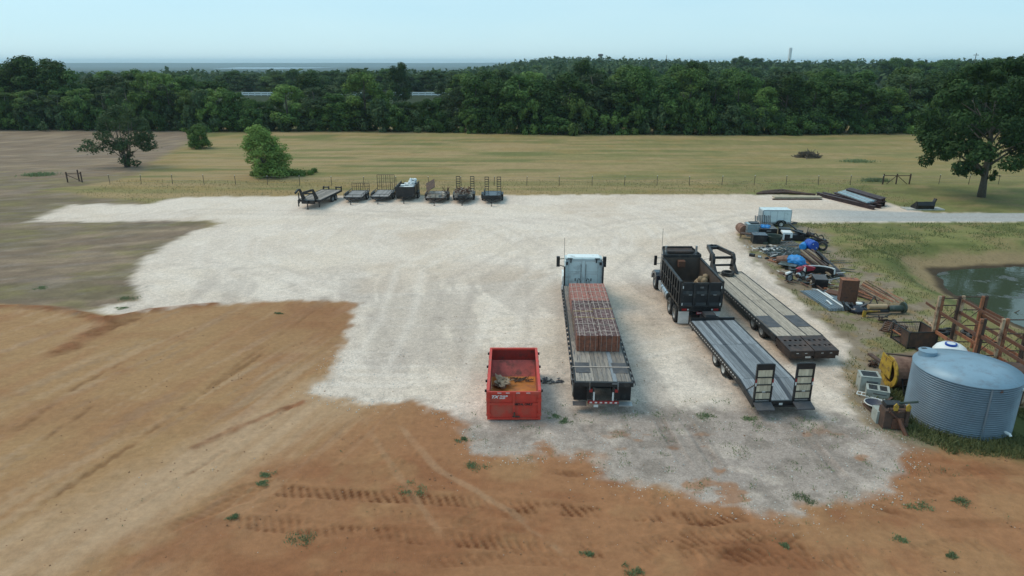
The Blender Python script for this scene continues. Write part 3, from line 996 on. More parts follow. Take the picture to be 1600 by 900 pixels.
def trunk_mesh(seed, h, r, limbs, spread, z1, mat='bark', lean=.3, multi=1, zfrac=(.15, .6)):
    r_ = random.Random(seed)
    m = MB()
    for k in range(multi):
        dx, dy = (r_.uniform(-lean, lean), r_.uniform(-lean, lean)) if multi == 1 else (spread * .45 * math.cos(6.28 * k / multi + seed), spread * .45 * math.sin(6.28 * k / multi + seed))
        P0 = Vector((0, 0, -.3)) if multi == 1 else Vector((dx * .12, dy * .12, -.3))
        pts = [P0]
        N_ = 7
        for i in range(1, N_):
            t = i / (N_ - 1)
            pts.append(Vector((P0.x + dx * t ** 1.2 + r_.uniform(-.12, .12) * t * 2, P0.y + dy * t ** 1.2 + r_.uniform(-.12, .12) * t * 2, h * t)))
        rad = [r * (1.25 if i == 0 else (1 - .8 * i / (N_ - 1))) for i in range(N_)]
        m.tube(pts, rad, 7)
        for j in range(limbs):
            t = zfrac[0] + (zfrac[1] - zfrac[0]) * (j + r_.random()) / limbs
            i = t * (N_ - 1)
            i0 = int(i)
            a = pts[i0].lerp(pts[min(i0 + 1, N_ - 1)], i - i0)
            th = r_.uniform(0, 6.28)
            L = spread * r_.uniform(.6, 1.0) * (1 - .3 * t)
            q1 = a + Vector((math.cos(th) * L * .45, math.sin(th) * L * .45, L * .35))
            q2 = a + Vector((math.cos(th) * L, math.sin(th) * L, min(L * .7, z1 - a.z)))
            rb = r * (1 - .75 * t) * .6
            m.tube([a, q1, q2], [rb, rb * .6, rb * .2], 5)
            q3 = q1 + Vector((r_.uniform(-1, 1) * L * .4, r_.uniform(-1, 1) * L * .4, L * .4))
            m.tube([q1, q3], [rb * .5, rb * .15], 4)
    return m.mesh('trunk', mat, True)


def tree_at(px, base, z=0):
    x, y = at(px, base, z)
    return x, y


# prototypes of the wood: crown mesh (unit: metres) with trunk
PROT = []
for k, (w, h, z0, mat, shape, n_, per, sz) in enumerate([
        (10, 14, 1.2, 'leaf_dark', 'oak', 60, 120, .30), (9, 13, .8, 'leaf_mid', 'oak', 55, 120, .28), (11, 13, .8, 'leaf_dark', 'round', 64, 120, .30),
        (8, 14, 1.0, 'leaf_blue', 'oak', 52, 110, .28), (9, 12, .5, 'leaf_dark', 'round', 56, 120, .30), (7, 12.5, 3.2, 'leaf_mid', 'thin', 34, 90, .26),
        (6.5, 12, 3.8, 'leaf_blue', 'thin', 28, 90, .26), (9, 14, 1.0, 'leaf_mid', 'round', 58, 115, .28)]):
    cl = crown_clumps(100 + k, w, z0 + 1, h - 1.0, int(n_ * .62), shape, .22, .40)
    PROT.append((leaf_mesh('crown', mat, cl, int(per * 1.9), sz * .85, 200 + k), trunk_mesh(300 + k, h * .85, .20 if shape == 'thin' else .28, 6, w * .38, h, 'bark_pale' if shape == 'thin' else 'bark'), w, h))
SHR = []
for k, mat in enumerate(['leaf_dark', 'leaf_blue', 'leaf_mid', 'leaf_dark']):
    cl = crown_clumps(400 + k, 5.5, 0.2, 3.4, 22, 'shrub', .2, .34)
    SHR.append(leaf_mesh('shrub', mat, cl, 90, .22, 500 + k))


def wood_tree(k, x, y, top, width, label, group, name='broadleaf_tree', trunk=True):
    cm, tm, w, h = PROT[k]
    z = float(terr(x, y)[0])
    s = (top - z) / h
    sw = width / w
    if trunk:
        o = thing(name, label, 'tree', (x, y, z), rnd.uniform(0, 6.28), group)
        o.scale = (sw, sw, s)
        put('crown', cm, o)
        put('trunk', tm, o)
    else:
        o = tag(put(name, cm), label, 'tree', group)
        o.location = (x, y, z)
        o.rotation_euler = (0, 0, rnd.uniform(0, 6.28))
        o.scale = (sw, sw, s)
    return o


def ztop(py, Y):
    """height at distance Y that is seen at picture row py"""
    v = (py - 450) / 1067.
    t = Y / (cP - v * sP)
    return CAM_H - (sP + v * cP) * t


# front of the wood, read left to right: px, base row, top row, width m, prototype, label
FRONT = [
    (-70, 203, 78, 13, 0, None), (8, 203, 140, 7, 5, None), (45, 203, 137, 8, 5, None), (88, 203, 142, 7, 6, None), (125, 203, 134, 8, 5, None), (158, 203, 140, 7, 6, None), (-30, 203, 142, 8, 5, None),
    (196, 204, 118, 8, 6, None), (232, 204, 108, 9, 5, 'tall pale-trunked tree with bare lower stem left of the wood'), (262, 204, 122, 8, 3, None),
    (300, 205, 130, 9, 1, None), (338, 205, 128, 9, 1, None), (362, 205, 134, 8, 4, None),
    (445, 205, 124, 10, 7, None), (490, 205, 128, 10, 3, None), (522, 205, 136, 8, 4, None), (568, 205, 103, 11, 7, 'full rounded tree between the two gaps showing the white fence'), (600, 205, 132, 6.5, 1, None),
    (722, 206, 126, 9, 3, None), (742, 208, 112, 11, 0, None), (772, 208, 118, 10, 2, None), (812, 209, 110, 12, 0, None), (850, 209, 118, 11, 2, None), (890, 209, 106, 12, 0, None), (928, 209, 104, 11, 3, None),
    (962, 209, 112, 11, 4, None), (1000, 209, 98, 12, 2, None), (1040, 209, 112, 11, 0, None), (1080, 209, 96, 12, 7, None), (1118, 209, 112, 11, 4, None), (1158, 209, 106, 12, 2, None),
    (1198, 210, 128, 9, 7, 'bright green topped tree in front of darker trees right of centre'), (1235, 209, 108, 12, 0, None), (1275, 209, 116, 11, 2, None), (1312, 209, 108, 12, 4, None), (1350, 209, 116, 11, 0, None),
    (1392, 209, 128, 9, 7, None), (1425, 208, 104, 13, 3, None), (1465, 208, 112, 12, 2, None), (1505, 208, 106, 12, 0, None), (1550, 208, 104, 12, 2, None), (1595, 208, 108, 12, 4, None), (1650, 208, 98, 13, 0, None)]
ORD = ['first', 'second', 'third', 'fourth', 'fifth', 'sixth', 'seventh', 'eighth', 'ninth', 'tenth', 'eleventh', 'twelfth', 'thirteenth', 'fourteenth', 'fifteenth', 'sixteenth', 'seventeenth', 'eighteenth', 'nineteenth', 'twentieth']


def ordinal_labels(pxs, marks, fmt):
    out = {}
    for p in pxs:
        mk = min(marks, key=lambda q: abs(q[0] - p))
        side = 'left' if p < mk[0] else 'right'
        between = [q for q in pxs if (p <= q < mk[0] if side == 'left' else mk[0] < q <= p)]
        out[p] = fmt % (ORD[len(between) - 1], side, mk[1])
    return out


MARKS = [(232, 'tall pale-trunked tree'), (568, 'full rounded tree'), (878, 'yellowing bush'), (1199, 'bright green topped tree')]
flab = ordinal_labels([f_[0] for f_ in FRONT if not f_[5] and f_[4] not in (5, 6)], MARKS, 'dark front-row tree of the wood, %s to the %s of the %s')
for px, base, top, w, k, lab in FRONT:
    lab0 = lab
    if not lab and k not in (5, 6):
        lab = flab[px]
    x, y = at(px, base)
    y += w * .32
    wood_tree(k, x, y, ztop(top, y), w, lab or ['dark full-crowned tree in the front row of the wood', 'slender tree with bare pale trunk at the left wood edge'][k in (5, 6)],
              None if lab0 else ['front row of the wood', 'thin trunked trees at the left edge of the wood'][k in (5, 6)], 'broadleaf_tree' if k not in (5, 6) else 'slender_tree')
# thin understorey on the left with visible stems
for i in range(16):
    px = -60 + i * 22 + rnd.uniform(-7, 7)
    x, y = at(px, 203.5)
    wood_tree(rnd.choice((5, 6)), x, y + rnd.uniform(2, 8), ztop(rnd.uniform(128, 148), y + 4), rnd.uniform(5, 7.5), 'slender tree with bare pale trunk at the left wood edge', 'thin trunked trees at the left edge of the wood', 'slender_tree')
# taller trees standing behind the front row
TALL = [(-15, 84, 14, 0, 172, None), (28, 80, 15, 2, 170, 'tallest dark tree at the left edge rising above the wood'), (68, 84, 14, 0, 172, None), (95, 96, 12, 4, 171, None), (190, 106, 12, 3, 176, None), (240, 104, 12, 7, 174, None), (208, 102, 11, 0, 180, None),
                         (145, 116, 13, 2, 178, None), (290, 112, 12, 0, 182, None), (330, 116, 12, 4, 185, None), (270, 106, 10, 3, 196, None), (623, 92, 10, 0, 240, 'tall rounded tree behind the wood beside the right gap'), (555, 98, 13, 3, 215, None), (480, 110, 14, 2, 220, None),
                         (705, 112, 10, 3, 230, None), (725, 108, 12, 7, 225, None), (760, 106, 14, 2, 200, None), (830, 104, 14, 7, 200, None), (915, 86, 11, 0, 190, 'twiggy-topped tree rising above the wood near the hill crest'),
                         (985, 92, 13, 7, 185, None), (1085, 88, 13, 0, 182, 'highest tree of the wood right of centre'), (1060, 96, 12, 2, 190, None), (1150, 100, 14, 0, 195, None), (1230, 100, 14, 3, 200, None), (1300, 102, 13, 2, 190, None),
                         (1420, 96, 15, 7, 190, None), (1350, 104, 14, 0, 200, None), (1480, 100, 15, 4, 185, None), (1530, 92, 15, 0, 190, None), (1590, 92, 15, 2, 195, None)]
tlab = ordinal_labels([q[0] for q in TALL if not q[5]], [(28, 'tallest dark tree'), (623, 'tall rounded tree'), (915, 'twiggy-topped tree'), (1085, 'highest tree')], 'tall tree behind the front row, %s to the %s of the %s')
for px, top, w, k, Y, lab in TALL:
    xx = (px - 800) / 1067. * (Y * cP + (CAM_H - ztop(top, Y)) * sP)
    wood_tree(k, xx, Y, ztop(top, Y), w, lab or tlab[px], None if lab else 'tall trees behind the front row', trunk=False)
# shrubs along the foot of the wood
for i in range(120):
    px = -60 + i * 14.5 + rnd.uniform(-6, 6)
    base = np.interp(px, [0, 300, 345, 560, 800, 1000, 1240, 1450, 1700], [203, 205, 206, 205, 210, 211, 211, 208, 208])
    x, y = at(px, base)
    y += rnd.uniform(.5, 3)
    s = rnd.uniform(.7, 1.25)
    gap = (366 < px < 432) or (618 < px < 690) or 500 < px < 560
    o = tag(put('undergrowth_shrub', SHR[rnd.randrange(4)]), 'low dark shrub at the foot of the wood', 'shrub', 'undergrowth along the wood edge')
    o.location = (x, y, 0)
    o.scale = (s * 1.2, s, s * (rnd.uniform(1.2, 1.5) if gap else rnd.uniform(.8, 2.0)))
    o.rotation_euler = (0, 0, rnd.uniform(0, 6.28))
o = tag(put('yellowing_shrub', leaf_mesh('yellowing_shrub', 'leaf_yellow', crown_clumps(77, 4.5, .5, 6, 20, 'oak'), 60, .2, 9)), 'yellowing bush in front of the dark wood', 'shrub')
o.location = (*at(878, 204), 0)
# the body of the wood behind
for i in range(26):          # the belt right behind the white rails
    px, Y = 350 + i * 15 + rnd.uniform(-5, 5), 356 + rnd.uniform(0, 16)
    xx = (px - 800) / 1124. * Y
    wood_tree(rnd.choice((0, 2, 3, 4, 7)), xx, Y, ztop(rnd.uniform(104, 118), Y), rnd.uniform(12, 16), 'tree in the belt just beyond the white rail structure', 'belt of trees beyond the white rails', trunk=False)
for px, tp in ((378, 153), (392, 155), (405, 154), (420, 152), (512, 153), (534, 152), (550, 154), (624, 155), (640, 156), (655, 155), (668, 154), (684, 153)):
    x, y = at(px, 206)
    y += rnd.uniform(2, 6)
    wood_tree(rnd.choice((2, 4, 1)), x, y, ztop(tp - 3, y), 6.5, 'low tree filling the gap below the white rail structure', 'low trees below the white rails', trunk=False)
i = 0
while i < 95:
    Y = 200 + 330 * rnd.random() ** 1.3
    px = rnd.uniform(-250, 1850)
    if (330 < px < 470 or 580 < px < 735) and Y < 350:
        continue
    if 340 < px < 730 and 320 < Y < 352:
        continue
    xx = (px - 800) / 1124. * Y
    z = float(terr(xx, Y)[0])
    wood_tree(rnd.choice((0, 1, 2, 3, 4, 7)), xx, Y, min(z + rnd.uniform(8, 13.5), ztop(rnd.uniform(103, 112) if px < 720 else rnd.uniform(97, 106), Y)), rnd.uniform(11, 15), 'broadleaf tree in the body of the wood behind the front row', 'trees in the body of the wood', trunk=False)
    i += 1


def far_wood(name, n_, y0, y1, seed, size, keep, kind='stuff', mat='leaf_far', hh=(8, 13)):
    rg = np.random.default_rng(seed)
    Y = y0 + (y1 - y0) * rg.random(n_ * 3) ** 1.2
    X = rg.uniform(-1.05, 1.05, n_ * 3) * Y * .86
    k = keep(X, Y)
    X, Y = X[k][:n_], Y[k][:n_]
    Z = terr(X, Y)
    per = 26
    n_ = len(X)
    h = rg.uniform(hh[0], hh[1], n_)
    w = rg.uniform(9, 15, n_)
    d = rg.normal(size=(n_, per, 3))
    d /= np.linalg.norm(d, axis=2)[:, :, None]
    d[:, :, 2] = np.abs(d[:, :, 2])
    rad = rg.uniform(.6, 1, (n_, per, 1))
    c = np.stack([X, Y, Z], 1)[:, None, :] + d * rad * np.stack([w / 2, w / 2, h * .75], 1)[:, None, :] + np.array([0, 0, 1]) * (h * .25)[:, None, None]
    nr = d + rg.normal(size=d.shape) * .5
    nr /= np.linalg.norm(nr, axis=2)[:, :, None]
    a = np.cross(nr, rg.normal(size=d.shape))
    a /= np.linalg.norm(a, axis=2)[:, :, None]
    b_ = np.cross(nr, a)
    s = (size * rg.uniform(.5, 1.3, (n_, per, 1)))
    p = np.stack([c - a * s, c - b_ * s * .7, c + a * s, c + b_ * s * .7], 2).reshape(-1, 3)
    tone = np.repeat(rg.random(n_), per * 4)
    return put(name, quads_mesh(name, M[mat], p, tone), None, kind)


tag(far_wood('far_woodland', 3600, 400, 1300, 3, 1.7, lambda x, y: fbm(x / 140, y / 240, 7) < .60), 'distant woodland rolling away behind the near wood', 'woodland')
tag(far_wood('valley_woodland', 2600, 1300, 3600, 4, 4.5, lambda x, y: fbm(x / 240, y / 500, 8) < .55, hh=(8, 12)), 'hazy woodland in the valley towards the lake', 'woodland')
# lone trees on the right hand skyline
SKYL = [(1132, 93, 620, 16), (1150, 88, 620, 14), (1160, 85, 600, 16), (1183, 86, 600, 18), (1200, 92, 620, 14), (1400, 87, 420, 18), (1385, 92, 420, 14), (1418, 90, 430, 14), (1440, 92, 400, 13), (1480, 90, 380, 18),
                      (1508, 92, 380, 16), (1556, 86, 380, 20), (1580, 84, 370, 20), (1240, 95, 560, 14), (1330, 95, 500, 14), (1290, 96, 500, 14), (1460, 94, 400, 14), (1545, 92, 380, 14)]
slab = ordinal_labels([q[0] for q in SKYL], [(1234, 'pale concrete tower'), (1523, 'wooden utility pole')], 'dark rounded skyline tree, %s to the %s of the %s')
for px, top, Y, w in SKYL:
    xx = (px - 800) / 1124. * Y
    wood_tree(rnd.choice((0, 2, 4)), xx, Y, ztop(top, Y), w, slab[px], 'skyline trees on the right', trunk=False)

# ---- single trees of the field
o = thing('pecan_tree', 'large spreading shade tree with thick trunk at the right edge', 'tree', (*at(1533, 308), 0))
cl = crown_clumps(11, 14.6, 4.6, 15.4, 125, 'oak', .10, .2)
cl = [c for c in cl if not (c[2] < 6.6 and math.hypot(c[0], c[1]) < 2.2)]
rq = random.Random(5)
for k in range(16):
    th = rq.uniform(0, 6.28)
    cl.append((math.cos(th) * rq.uniform(5.0, 7.5), math.sin(th) * rq.uniform(5.0, 7.5), rq.uniform(3.2, 5.4), rq.uniform(.6, 1.1)))
cl += [(.5, -.4, 2.3, .5), (-1.0, 0, 3.0, .7), (.3, .4, 3.4, .6), (1.0, 0, 2.8, .45), (-2.2, -.3, 4, .6)]
put('crown', leaf_mesh('crown', 'leaf_pecan', cl, 230, .2, 12), o)
put('trunk', trunk_mesh(14, 11.5, .40, 13, 6.8, 14, 'bark', .6, 1, (.16, .7)), o)
o = thing('spreading_tree', 'wide low tree with drooping side branches at the edge of the bare field', 'tree', (*at(199, 261), 0))
cl = crown_clumps(21, 7.6, 2.6, 9.4, 60, 'round', .13, .24)
cl += [(-4.2, -.5, 2.8, 1.1), (-5.0, -.3, 3.6, .9), (4.0, .2, 3.2, 1.1), (3.2, .2, 4.8, 1.2), (-2.6, .4, 5.6, 1.2), (-5.4, -.8, 2.9, .8), (-6.2, -.9, 2.6, .45), (-3.2, 0, 3.0, .8), (-2.2, .3, 2.4, .7), (3.2, 0, 2.9, .8), (3.0, .5, 3.9, .8), (2.2, -.5, 3.6, .9), (-3.4, 0, 4.6, .9),
       (.0, 0, 1.0, .9), (.8, -.3, .8, .8), (-.8, .2, .9, .7), (.3, .2, 1.9, .9), (1.5, 0, .6, .7)]
put('crown', leaf_mesh('crown', 'leaf_blue', cl, 95, .17, 22), o)
put('trunk', trunk_mesh(24, 6.5, .14, 5, 3.6, 6, 'bark', .5, 5, (.15, .7)), o)
o = thing('round_bush', 'small rounded green bush on the boundary of the bare field', 'bush', (*at(311, 232), 0))
put('crown', leaf_mesh('crown', 'leaf_mid', crown_clumps(31, 4.4, .3, 4.2, 60, 'shrub', .22, .36), 130, .15, 32), o)
put('trunk', trunk_mesh(34, 2.8, .08, 3, 1.4, 3, 'bark', .2, 3), o)
o = thing('willow_bush', 'bright willow green bushy tree standing alone in the dry field', 'tree', (*at(420, 276), 0))
o.scale = (1.08, 1.08, .86)
cl = crown_clumps(41, 6.0, .3, 8.2, 95, 'shrub', .16, .28)
cl = [((a * (1 - .05 * c)) + .55 - .20 * c, b_ * (1 - .05 * c), c, d * 1.15) for a, b_, c, d in cl] + [(.6, 0, 1.6, 1.1), (1.6, -.2, 2.2, .9), (-.6, 0, 1.5, 1.0), (.2, 0, 3.2, 1.1), (1.8, .2, 3.1, .8)]
put('crown', leaf_mesh('crown', 'leaf_light', cl + [(-2.0, 0, 4.6, 1.0), (-1.4, .3, 5.6, 1.0), (-1.9, 0, 3.4, .9), (1.8, 0, 4.4, 1.1), (.9, 0, 5.6, 1.1), (2.4, 0, 3.0, 1.0), (-1.0, 0, 6.4, .9), (.2, 0, 6.6, .9)], 130, .15, 42, .1), o)
put('trunk', trunk_mesh(44, 4.8, .1, 4, 2.0, 5, 'bark', .4, 4), o)
o = tag(put('bramble_patch', leaf_mesh('bramble_patch', 'leaf_mid', [(rq.uniform(-3.4, 4.6), rq.uniform(-.8, 3.0), rq.uniform(.05, .35), rq.uniform(.35, .6)) for _ in range(90)], 80, .13, 52)), 'low dark bramble spreading round the foot of the willow green bush', 'bramble')
o.location = (*at(432, 274), 0)

# ------------------------------------------------------------------ vehicles
TY = {}


def tyre_mesh(r, w):
    k = ('t', round(r, 3), round(w, 3))
    if k not in TY:
        m = MB()
        h = w / 2
        m.lathe([(r * .60, -h * .9), (r * .80, -h), (r * .95, -h * .92), (r, -h * .6), (r, -h * .25), (r * .975, -h * .2), (r * .975, h * .2), (r, h * .25), (r, h * .6), (r * .95, h * .92), (r * .80, h), (r * .60, h * .9), (r * .60, -h * .9)], 22, axis='x')
        TY[k] = m.mesh('tyre', 'rubber', True)
    return TY[k]


def rim_mesh(r, w, mat, dish=.3):
    k = ('r', round(r, 3), round(w, 3), mat)
    if k not in TY:
        m = MB()
        h = w / 2
        R_ = r * .61
        m.lathe([(R_, -h * .88), (R_ * .88, -h * .9), (R_ * .8, -h * dish), (R_ * .35, -h * dish), (R_ * .3, -h * .75), (0.001, -h * .8)], 20, axis='x')
        m.lathe([(0.001, h * .8), (R_ * .3, h * .75), (R_ * .35, h * dish), (R_ * .8, h * dish), (R_ * .88, h * .9), (R_, h * .88)], 20, axis='x')
        for j in range(6):
            a = j * PI / 3
            for sx in (-1, 1):
                m.box(-.012, .012, -.012, .012, -.012, .012, Matrix.Translation((sx * h * (dish + .04), R_ * .5 * math.cos(a), R_ * .5 * math.sin(a))))
        TY[k] = m.mesh('rim', mat, False)
    return TY[k]


def wheel(parent, x, y, r, w, mat='rim_white', z=None):
    t_ = put('wheel', tyre_mesh(r, w), parent, loc=(x, y, r if z is None else z))
    put('rim', rim_mesh(r, w, mat), t_)
    return t_


PL = {}


def plank_row(parent, x0, x1, y0, y1, z, n_, segs=1, mat='plank_grey', gap=.012, th=.04, cross=False, name='plank', jit=.006, dark=None):
    """boards laid side by side, each its own object; cross: boards run along x"""
    if cross:
        L, Wd = (x1 - x0) / segs, (y1 - y0) / n_
    else:
        L, Wd = (y1 - y0) / segs, (x1 - x0) / n_
    for s_ in range(segs):
        for i_ in range(n_):
            mt = dark[i_] if dark and dark[i_] else mat
            key = (mt, cross, round(L, 3), round(Wd, 3), th, name)
            if key not in PL:
                a, b_ = Wd / 2 - gap / 2, L / 2 - gap / 2
                if cross:
                    a, b_ = b_, a
                PL[key] = MB().box(-a, a, -b_, b_, -th, 0).mesh(name, mt)
            cx = x0 + (s_ + .5) * L if cross else x0 + (i_ + .5) * Wd
            cy = y0 + (i_ + .5) * Wd if cross else y0 + (s_ + .5) * L
            put(name, PL[key], parent, loc=(cx, cy, z + rnd.uniform(-jit, jit)))


def label3d(txt, size, parent, loc, rot, mat, name='lettering', bold=.0, shear=0., thick=.003, sx=1.0):
    cu = bpy.data.curves.new(name, 'FONT')
    cu.body = txt
    cu.size = size
    cu.offset = bold
    cu.shear = shear
    cu.extrude = thick
    cu.align_x = 'CENTER'
    cu.align_y = 'CENTER'
    cu.space_line = .9
    tmp = bpy.data.objects.new('tmp', cu)
    S.collection.objects.link(tmp)
    dg = bpy.context.evaluated_depsgraph_get()
    me = bpy.data.meshes.new_from_object(tmp.evaluated_get(dg))
    bpy.data.objects.remove(tmp)
    me.materials.clear()
    me.materials.append(M[mat])
    o_ = put(name, me, parent, loc=loc, rot=rot)
    o_.scale = (sx, 1, 1)
    return o_


# ---- red roll-off dumpster
D = thing('dumpster', 'open red roll-off dumpster with rusty wet floor standing alone', 'dumpster', (.08, 26.45, 0))
HW, DL, DH = 1.10, 4.65, 1.38
B('floor', 'rustfloor', D, (-HW + .04, HW - .04, .06, DL - .75, .12, .20))
m = MB()
m.add([(-HW + .04, DL - .75, .2), (HW - .04, DL - .75, .2), (HW - .04, DL - .12, .80), (-HW + .04, DL - .12, .80), (-HW + .04, DL - .75, .12), (HW - .04, DL - .75, .12), (HW - .04, DL - .12, .12), (-HW + .04, DL - .12, .12)],
      [(0, 1, 2, 3), (0, 3, 7, 4), (1, 5, 6, 2), (4, 7, 6, 5), (2, 6, 7, 3), (0, 4, 5, 1)])
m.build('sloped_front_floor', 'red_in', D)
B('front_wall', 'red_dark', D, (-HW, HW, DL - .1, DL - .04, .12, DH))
for s in (-1, 1):
    m = MB().box(s * HW - .025, s * HW + .025, .06, DL - .1, .1, DH - .06)
    m.build('side_wall', 'red_in', D)
    m = MB().box(s * (HW + .01) - .06, s * (HW + .01) + .06, .0, DL, DH - .06, DH + .03)
    m.build('top_rail', 'red', D)
    for k in range(9):
        y = .3 + k * .5
        B('side_rib', 'red', D, (min(s * (HW + .028), s * (HW + .10)), max(s * (HW + .028), s * (HW + .10)), y, y + .09, .12, DH - .07))
    for y in (.15, 1.1, 2.6, 4.1):
        B('hook', 'black', D, (min(s * (HW + .07), s * (HW + .16)), max(s * (HW + .07), s * (HW + .16)), y, y + .08, DH - .12, DH - .02))
    B('skid_rail', 'red', D, (s * .55 - .05, s * .55 + .05, .05, DL, .0, .118))
B('front_rail', 'red', D, (-HW, HW, DL - .12, DL + .0, DH - .055, DH + .035))
tg = B('tailgate', 'red', D, (-HW - .03, HW + .03, -.02, .04, .10, DH - .03))
fr = MB()
for a, b_, c, d in ((-HW - .06, -HW + .06, .06, DH), (HW - .06, HW + .06, .06, DH), (-.05, .05, .06, DH), (-HW, HW, .06, .14), (-HW, HW, .76, .85), (-HW - .06, HW + .06, DH - .09, DH + .01)):
    k = fr.box(a, b_, -.09 - (.004 if b_ - a > 1 else 0), -.021, c, d)
fr.build('tailgate_frame', 'red', tg)
for x in (-.62, -.26, .18, .62):
    B('reflector', 'plate_white', tg, (x - .085, x + .085, -.102, -.095, DH - .055, DH - .02))
B('latch', 'rust_dark', tg, (-.02, .06, -.16, -.09, .22, .42), (-.06, .26, -.15, -.095, .20, .245))
for z in (.25, .95):
    for s in (-1, 1):
        B('hinge', 'red', tg, (s * HW - .09, s * HW + .09, -.12, -.05, z, z + .12))
rx = (PI / 2, 0, 0)
label3d('TX', .19, tg, (-.84, -.026, 1.115), rx, 'white_plastic', bold=.008, shear=.35, sx=1.2)
label3d('TRAILER', .095, tg, (-.44, -.026, 1.155), rx, 'white_plastic', bold=.004, shear=.15, sx=1.0)
label3d('SALES', .095, tg, (-.50, -.026, 1.06), rx, 'white_plastic', bold=.004, shear=.15, sx=1.0)
label3d('METAL ONLY', .135, tg, (.42, -.098, .800), rx, 'black', bold=.008, sx=.95)
m = MB()
for k in range(46):
    T = Matrix.Translation((-.62 + rnd.gauss(0, .14), 3.0 + rnd.gauss(0, .22), .26 + rnd.random() * .22)) @ Matrix.Rotation(rnd.uniform(0, 6), 4, 'Z') @ Matrix.Rotation(rnd.uniform(-.9, .9), 4, 'X')
    a, b_ = rnd.uniform(.05, .17), rnd.uniform(.05, .26)
    m.box(-a, a, -b_, b_, -.008, .008, T)
tag(m.build('cardboard_heap', 'debris'), 'small heap of torn cardboard scraps inside the red dumpster', 'rubbish').location = (.08, 26.45, 0)
m = MB()
for k in range(40):
    x, y = rnd.gauss(.35, .3), 3.45 + rnd.gauss(0, .12)
    m.bar((x - .1, y, .24), (x + rnd.uniform(-.2, .3), y + rnd.uniform(-.1, .1), .25 + rnd.random() * .1), .025)
tag(m.build('twig_litter', 'brush'), 'thin line of dark twigs across the red dumpster floor', 'rubbish').location = (.08, 26.45, 0)

# ---- semi tractor (local +y forward, origin under the cab back wall)
T_ = thing('semi_truck', 'white sleeper semi truck hitched to the brick-loaded flatbed', 'truck', (4.50, 41.25, 0), R(-1.8))
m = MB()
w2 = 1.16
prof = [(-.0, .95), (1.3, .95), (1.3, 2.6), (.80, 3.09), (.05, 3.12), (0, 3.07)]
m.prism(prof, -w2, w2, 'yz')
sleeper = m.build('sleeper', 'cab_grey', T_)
m = MB()
m.add([(-1.06, .06, 3.13), (1.06, .06, 3.13), (1.04, .80, 3.10), (-1.04, .80, 3.10), (-1.0, .09, 3.16), (1.0, .09, 3.16), (.96, .78, 3.17), (-.96, .78, 3.17), (.9, 1.32, 2.64), (-.9, 1.32, 2.64)],
      [(3, 2, 1, 0), (0, 1, 5, 4), (4, 5, 6, 7), (7, 6, 8, 9), (1, 2, 8, 6, 5), (0, 4, 7, 9, 3), (2, 3, 9, 8)])
m.build('roof_fairing', 'white_paint', T_)
m = MB().prism([(1.302, .9), (2.6, .9), (2.6, 1.75), (2.1, 2.45), (1.302, 2.58)], -1.12, 1.12, 'yz')
cab_ = m.build('cab', 'white_paint', T_)
for s in (-1, 1):
    B('side_window', 'glass', cab_, (s * 1.13 - .01, s * 1.13 + .01, 1.5, 2.25, 1.7, 2.3))
m = MB().add([(-1.0, 2.615, 1.8), (1.0, 2.615, 1.8), (.95, 2.15, 2.43), (-.95, 2.15, 2.43)], [(0, 1, 2, 3)])
m.build('windscreen', 'glass', cab_)
m = MB().prism([(2.6, .75), (4.3, .7), (4.35, 1.25), (4.0, 1.6), (2.6, 1.8)], -.95, .95, 'yz')
m.build('hood', 'white_paint', T_)
m = MB()
for s in (-1, 1):
    m = MB().prism([(2.75, .5), (4.3, .45), (4.3, .95), (3.9, 1.2), (3.1, 1.2), (2.75, .9)], s * 1.0 - .18, s * 1.0 + .18, 'yz')
    m.build('fender', 'white_paint', T_)
B('front_bumper', 'chrome', T_, (-1.15, 1.15, 4.3, 4.5, .35, .72))
